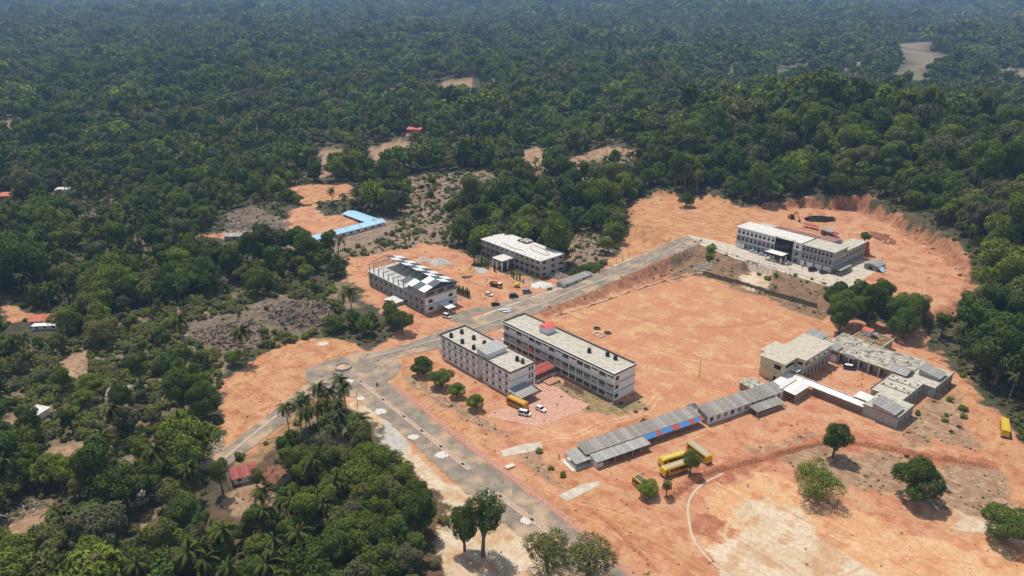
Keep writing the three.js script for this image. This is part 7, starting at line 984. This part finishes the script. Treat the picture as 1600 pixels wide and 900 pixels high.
{ const o = grp('boundary_wall', 'low pale wall stub beside the large round tree on the sandy field', 'wall', 0, 0, 0); for (let k = 0; k < 9; k++) mesh('wall_block', bar([119.6 + k * 0.05, 0.4, -176 - k * 1.6], [119.6 + (k + 1) * 0.05, 0.4, -177.55 - k * 1.6], 0.4, 0.8 + 0.1 * nA(k, 2)), M.concrete, o); }
// brushwood heap and cut trunk stump behind the main building
{ const im = new THREE.InstancedMesh(BRUSH, mat(0xffffff, { vertexColors: true }), 220), o = new THREE.Object3D(), R = rng(61), c = new THREE.Color(); im.name = 'brushwood_heap'; im.userData = { kind: 'stuff', label: 'dark brushwood heap on the bare ground behind the main building', category: 'brushwood' }; for (let i = 0; i < 220; i++) { const a = R() * 6.283, r = Math.sqrt(R()), x = 181 + Math.cos(a) * r * 9, z = -434 + Math.sin(a) * r * 3.5; o.position.set(x, H(x, z) + 0.8 * (1 - r), z); o.rotation.set(R() * 0.6, R() * 6, R() * 0.6); o.scale.setScalar(1.3); o.updateMatrix(); im.setMatrixAt(i, o.matrix); im.setColorAt(i, c.setRGB(0.06, 0.065, 0.045)); } scene.add(im); }
{ const g = new THREE.CylinderGeometry(2.6, 3.4, 6.5, 16, 5), p = g.attributes.position; for (let i = 0; i < p.count; i++) { const f = 1 + 0.12 * nA(p.getX(i), p.getY(i) + p.getZ(i)); p.setX(i, p.getX(i) * f); p.setZ(i, p.getZ(i) * f); } g.translate(0, 3.25, 0); g.computeVertexNormals(); const x = 181.5, z = -375; solo('earth_pillar', 'uncut pillar of red earth with a tree on top behind the main building', 'earth pillar', g, M.redsoil, x, H(x, z) - 0.3, z); tree(1, 0, x, z, 0.75, 0.6, 1, 'broadleaf_tree', 'small green tree on top of the uncut earth pillar', undefined, H(x, z) + 6); }
// young plants on the terrace slope and along the campus edge
[[124.5, -348, 1.3], [127, -345.5, 1.2], [122, -354, 0.8], [136, -343, 0.9], [139, -336, 0.6], [142, -338.5, 0.7], [146, -333, 0.6], [147, -325, 1.1], [145, -328, 0.9], [104, -379, 2.0], [102, -374, 1.8], [106, -383, 1.6], [99, -357, 1.0], [21.5, -200.5, 1.0], [44.5, -220.5, 1.6], [28.8, -208.6, 0.8], [8.5, -205, 0.9], [15.5, -193, 0.9], [12, -196.5, 0.7], [128, -260, 0], [156.5, -231, 1.1], [155, -236.5, 1.1], [154, -226, 0.9], [139.5, -228, 0.9], [146.5, -223.5, 0.8], [148.5, -227, 0.7], [18, -336, 1.0]].forEach(([x, z, s], i) => { if (!s) return; const m = solo('planted_shrub', x > 98 && z < -320 ? 'small green shrub planted on the terrace slope below the main building' : x > 130 ? 'small green shrub beside the right wing of the courtyard' : 'small green shrub near the long sheds and main road', 'shrub', SHRUB[i % 2], LEAF[[4, 2, 0][i % 3]], x, H(x, z) - 0.05, z, i, x > 98 && z < -320 ? 'terrace slope shrubs' : x > 130 ? 'right wing shrubs' : 'shed side shrubs'); m.scale.setScalar(s * 0.9); });
// ---------------------------------------------------------------- people: one continuous body, small in the view
function personGeo() {
  const n = 64, mc = new MarchingCubes(n, new THREE.MeshBasicMaterial(), false, false, 60000); mc.isolation = 0; const S = 1.0;   // field spans -1..1 -> 1.9 m tall
  const J = { h: [0, 1.66, 0, 0.105], n: [0, 1.5, 0, 0.06], c: [0, 1.32, 0, 0.15], w: [0, 1.02, 0, 0.125], hl: [-0.09, 0.92, 0, 0.1], hr: [0.09, 0.92, 0, 0.1], kl: [-0.1, 0.5, 0.02, 0.065], kr: [0.11, 0.5, 0.03, 0.065], al: [-0.1, 0.08, -0.02, 0.045], ar: [0.13, 0.08, 0, 0.045], tl: [-0.11, 0.04, 0.12, 0.04], tr: [0.15, 0.04, 0.14, 0.04], sl: [-0.19, 1.4, 0, 0.065], sr: [0.19, 1.4, 0, 0.065], el: [-0.26, 1.12, -0.02, 0.05], er: [0.26, 1.12, -0.02, 0.05], dl: [-0.27, 0.88, 0.05, 0.04], dr: [0.27, 0.88, 0.05, 0.04] };
  const B = ['hn', 'nc', 'cw'].map((s) => [J[s[0]], J[s[1]]]).concat([['w', 'hl'], ['w', 'hr'], ['hl', 'kl'], ['hr', 'kr'], ['kl', 'al'], ['kr', 'ar'], ['al', 'tl'], ['ar', 'tr'], ['c', 'sl'], ['c', 'sr'], ['sl', 'el'], ['sr', 'er'], ['el', 'dl'], ['er', 'dr']].map(([a, b]) => [J[a], J[b]]));
  for (let k = 0; k < n; k++) for (let j = 0; j < n; j++) for (let i = 0; i < n; i++) { const x = (i / n * 2 - 1), y = (j / n * 2 - 1) + 0.95, z = (k / n * 2 - 1); let d = 9; if (Math.abs(x) < 0.5 && Math.abs(z) < 0.4) for (const [a, b] of B) { const ex = b[0] - a[0], ey = b[1] - a[1], ez = b[2] - a[2], t = clamp(((x - a[0]) * ex + (y - a[1]) * ey + (z - a[2]) * ez) / (ex * ex + ey * ey + ez * ez)), q = Math.hypot(x - a[0] - ex * t, y - a[1] - ey * t, z - a[2] - ez * t) - mix(a[3], b[3], t), h = clamp(0.5 + 0.5 * (d - q) / 0.04); d = mix(d, q, h) - 0.04 * h * (1 - h); } mc.field[k * n * n + j * n + i] = -d; }
  mc.update(); const c = mc.count, g = new THREE.BufferGeometry(); g.setAttribute('position', new THREE.BufferAttribute(mc.positionArray.slice(0, c * 3), 3)); g.setAttribute('normal', new THREE.BufferAttribute(mc.normalArray.slice(0, c * 3), 3)); g.translate(0, 0.95, 0); return g;
}
const bodyG = personGeo();
function person(x, z, label, shirt, trousers, ry = 0, y) {
  const g = bodyG.clone(), p = g.attributes.position, C = new Float32Array(p.count * 3), cs = new THREE.Color(shirt), ct = new THREE.Color(trousers), sk = new THREE.Color(0x7a5038), hair = new THREE.Color(0x16110d), sh = new THREE.Color(0x1c1815); for (let i = 0; i < p.count; i++) { const yy = p.getY(i), ax = Math.abs(p.getX(i)), c = yy > 1.7 || (yy > 1.6 && p.getZ(i) < -0.02) ? hair : yy > 1.47 || (ax > 0.2 && yy < 1.12) ? sk : yy > 0.95 ? cs : yy > 0.1 ? ct : sh; C.set([c.r, c.g, c.b], i * 3); } g.setAttribute('color', new THREE.BufferAttribute(C, 3));
  return solo('person', label, 'person', g, new THREE.MeshStandardMaterial({ vertexColors: true, roughness: 0.9 }), x, y ?? H(x, z), z, ry);
}
person(0.1, -332.9, 'person in a red shirt standing left behind the dark blue car', 0xa03a30, 0x2c2c34, 1); person(1.0, -333.2, 'person in a dark shirt standing right behind the dark blue car', 0x3a3a44, 0x3a3026, 2); person(-12.4, -351, 'person in brown walking across the sandy yard', 0x5a3c2c, 0x33302e, 0.5); person(142.3, -352.6, 'person in dark clothes on the main building forecourt', 0x24242c, 0x1e1e22, 0); person(14.6, -201.7, 'person in dark red standing at the corner of the end shed', 0x5a2420, 0x241c1a, 1);
// motorcycle with rider on the main road
{ const x = -49.5, z = -247.5, o = grp('motorcycle', 'dark motorcycle riding down the main road', 'motorcycle', x, H(x, z) + 0.11, z, rad(-50)); for (const s of [-0.65, 0.65]) { const g = new THREE.TorusGeometry(0.27, 0.06, 8, 18); g.translate(s, 0.32, 0); mesh('wheel', g, tyreM, o); } mesh('frame', [bar([-0.65, 0.32, 0], [0.1, 0.5, 0], 0.12, 0.2), bar([0.1, 0.5, 0], [0.62, 0.34, 0], 0.1), bar([0.62, 0.34, 0], [0.42, 0.95, 0], 0.07)], M.dark, o); mesh('seat', bx2(-0.65, 0.05, 0.66, 0.78, -0.14, 0.14), M.black, o); mesh('fuel_tank', bx2(0.02, 0.45, 0.64, 0.86, -0.15, 0.15), mat(0x6a1814), o); mesh('handlebar', bar([0.4, 0.98, -0.35], [0.4, 0.98, 0.35], 0.05), M.steel, o);
  const r = person(x, z, 'rider in dark clothes on the motorcycle', 0x20242c, 0x1c1c20, rad(-50) + Math.PI / 2, H(x, z) + 0.2); r.scale.set(1, 0.88, 1); }

// stones and clods strewn over the bare ground, weeds coming up in it
{
  const R = rng(83), st = [], wd = [];
  for (let i = 0; i < 16000 && st.length < 2600; i++) { const x = mix(-110, 230, R()), z = mix(-480, -135, R()), n = Z[zoneAt(x, z)].n; if (['orange', 'redder', 'clay', 'dry', 'tan', 'darkred', 'slope'].includes(n) && fbm(nA, x / 18, z / 18, 2) > -0.05) st.push([x, z]); else if (n === 'sand' && R() < 0.2) st.push([x, z]); }
  const im = new THREE.InstancedMesh(rockG[0], mat(0xffffff, { roughness: 1 }), st.length), o = new THREE.Object3D(), c = new THREE.Color(); im.name = 'litter_stones'; im.userData = { kind: 'stuff', label: 'small stones and clods strewn over the bare ground', category: 'stones' }; im.castShadow = im.receiveShadow = true;
  st.forEach(([x, z], i) => { const s = 0.18 + 0.55 * R() ** 3; o.position.set(x, H(x, z) + s * 0.1, z); o.rotation.set(R() * 6, R() * 6, R() * 6); o.scale.setScalar(s); o.updateMatrix(); im.setMatrixAt(i, o.matrix); im.setColorAt(i, R() < 0.2 ? c.setRGB(0.55, 0.5, 0.44) : c.setRGB(0.36, 0.2, 0.12).multiplyScalar(0.7 + 0.6 * R())); }); scene.add(im);
  for (let i = 0; i < 20000 && wd.length < 900; i++) { const x = mix(-110, 230, R()), z = mix(-480, -135, R()), n = Z[zoneAt(x, z)].n; if ((['dry', 'grassy', 'slope'].includes(n) && R() < 0.8) || (['orange', 'redder'].includes(n) && fbm(nC, x / 14, z / 14, 2) > 0.3 && R() < 0.5)) wd.push([x, z]); }
  const w = new THREE.InstancedMesh(BRUSH, new THREE.MeshStandardMaterial({ vertexColors: true, roughness: 1, side: THREE.DoubleSide }), wd.length); w.name = 'weeds'; w.userData = { kind: 'stuff', label: 'sparse weeds and dry grass on the bare ground', category: 'weeds' }; w.castShadow = w.receiveShadow = true;
  wd.forEach(([x, z], i) => { const s = 0.3 + 0.4 * R(); o.position.set(x, H(x, z) - 0.02, z); o.rotation.set(0, R() * 6, 0); o.scale.set(s, s * 0.6, s); o.updateMatrix(); w.setMatrixAt(i, o.matrix); w.setColorAt(i, R() < 0.4 ? c.setRGB(0.2, 0.22, 0.08) : c.setRGB(0.42, 0.31, 0.19)); }); scene.add(w);
}

// low banks of pushed-up earth, each a ridge with uneven crest
function ridgeGeo(P, w, h, seed) {
  const L = smoothLine(P), A = off(L, w / 2), B = off(L, -w / 2), V = [], U = [], I = [], m = 8;
  for (let i = 0; i < L.length; i++) for (let j = 0; j <= m; j++) { const t = j / m, x = mix(A[i][0], B[i][0], t), z = mix(A[i][1], B[i][1], t), e = Math.sin(Math.PI * t) ** 1.2, end = smooth(0, 3, i) * smooth(0, 3, L.length - 1 - i); V.push(x, H(x, z) - 0.12 + h * e * end * (0.75 + 0.45 * nA(x / 2.4 + seed, z / 2.4)) + 0.14 * nB(x / 0.8, z / 0.8) * e, z); U.push(x, z); }
  for (let i = 0; i + 1 < L.length; i++) for (let j = 0; j < m; j++) { const a = i * (m + 1) + j; I.push(a, a + 1, a + m + 1, a + 1, a + m + 2, a + m + 1); }
  const g = new THREE.BufferGeometry(); g.setAttribute('position', new THREE.Float32BufferAttribute(V, 3)); g.setAttribute('uv', new THREE.Float32BufferAttribute(U, 2)); g.setIndex(I); g.computeVertexNormals(); return g;
}
const bankM = tm(tex(256, 256, (u, w, i, j) => { const n = fbm(nA, u * 9, w * 9, 4) * 46 + nC(i / 1.5, j / 1.5) * 14; return [168 + n, 108 + n * 0.85, 74 + n * 0.7]; }, true, 1 / 9, 1 / 9));
struct('earth_bank', ridgeGeo(LAY.berm, 3.6, 1.5, 3), bankM);
struct('earth_bank', ridgeGeo([[19.8, -179.8], [26.3, -171.8], [30.1, -165.8], [32.8, -160.7], [36.6, -154.6]], 1.8, 0.6, 9), bankM);
struct('earth_bank', ridgeGeo([[132.9, -297.9], [124.3, -291.6], [113.8, -282.0], [104.0, -271.7], [97.8, -266.3]], 2.2, 0.7, 15), bankM);
{ const o = grp('field_kerb', 'low broken kerb wall at the foot of the road embankment beside the field', 'wall', 0, 0, 0), P = smoothLine([[19.3, -309.9], [31.9, -318.3], [47.9, -331.0], [65.1, -344.5], [82.9, -356.4], [97.1, -362.6]]); for (let i = 0; i + 1 < P.length; i++) { if (nA(i * 0.7, 4) < -0.55) continue; const y = H(P[i][0], P[i][1]), y2 = H(P[i + 1][0], P[i + 1][1]); mesh('kerb_block', bar([P[i][0], y + 0.22, P[i][1]], [mix(P[i][0], P[i + 1][0], 0.985), y2 + 0.22, mix(P[i][1], P[i + 1][1], 0.985)], 0.4, 0.6), i % 4 === 1 ? bankM : M.kerb, o); } }
renderer.render(scene, camera);
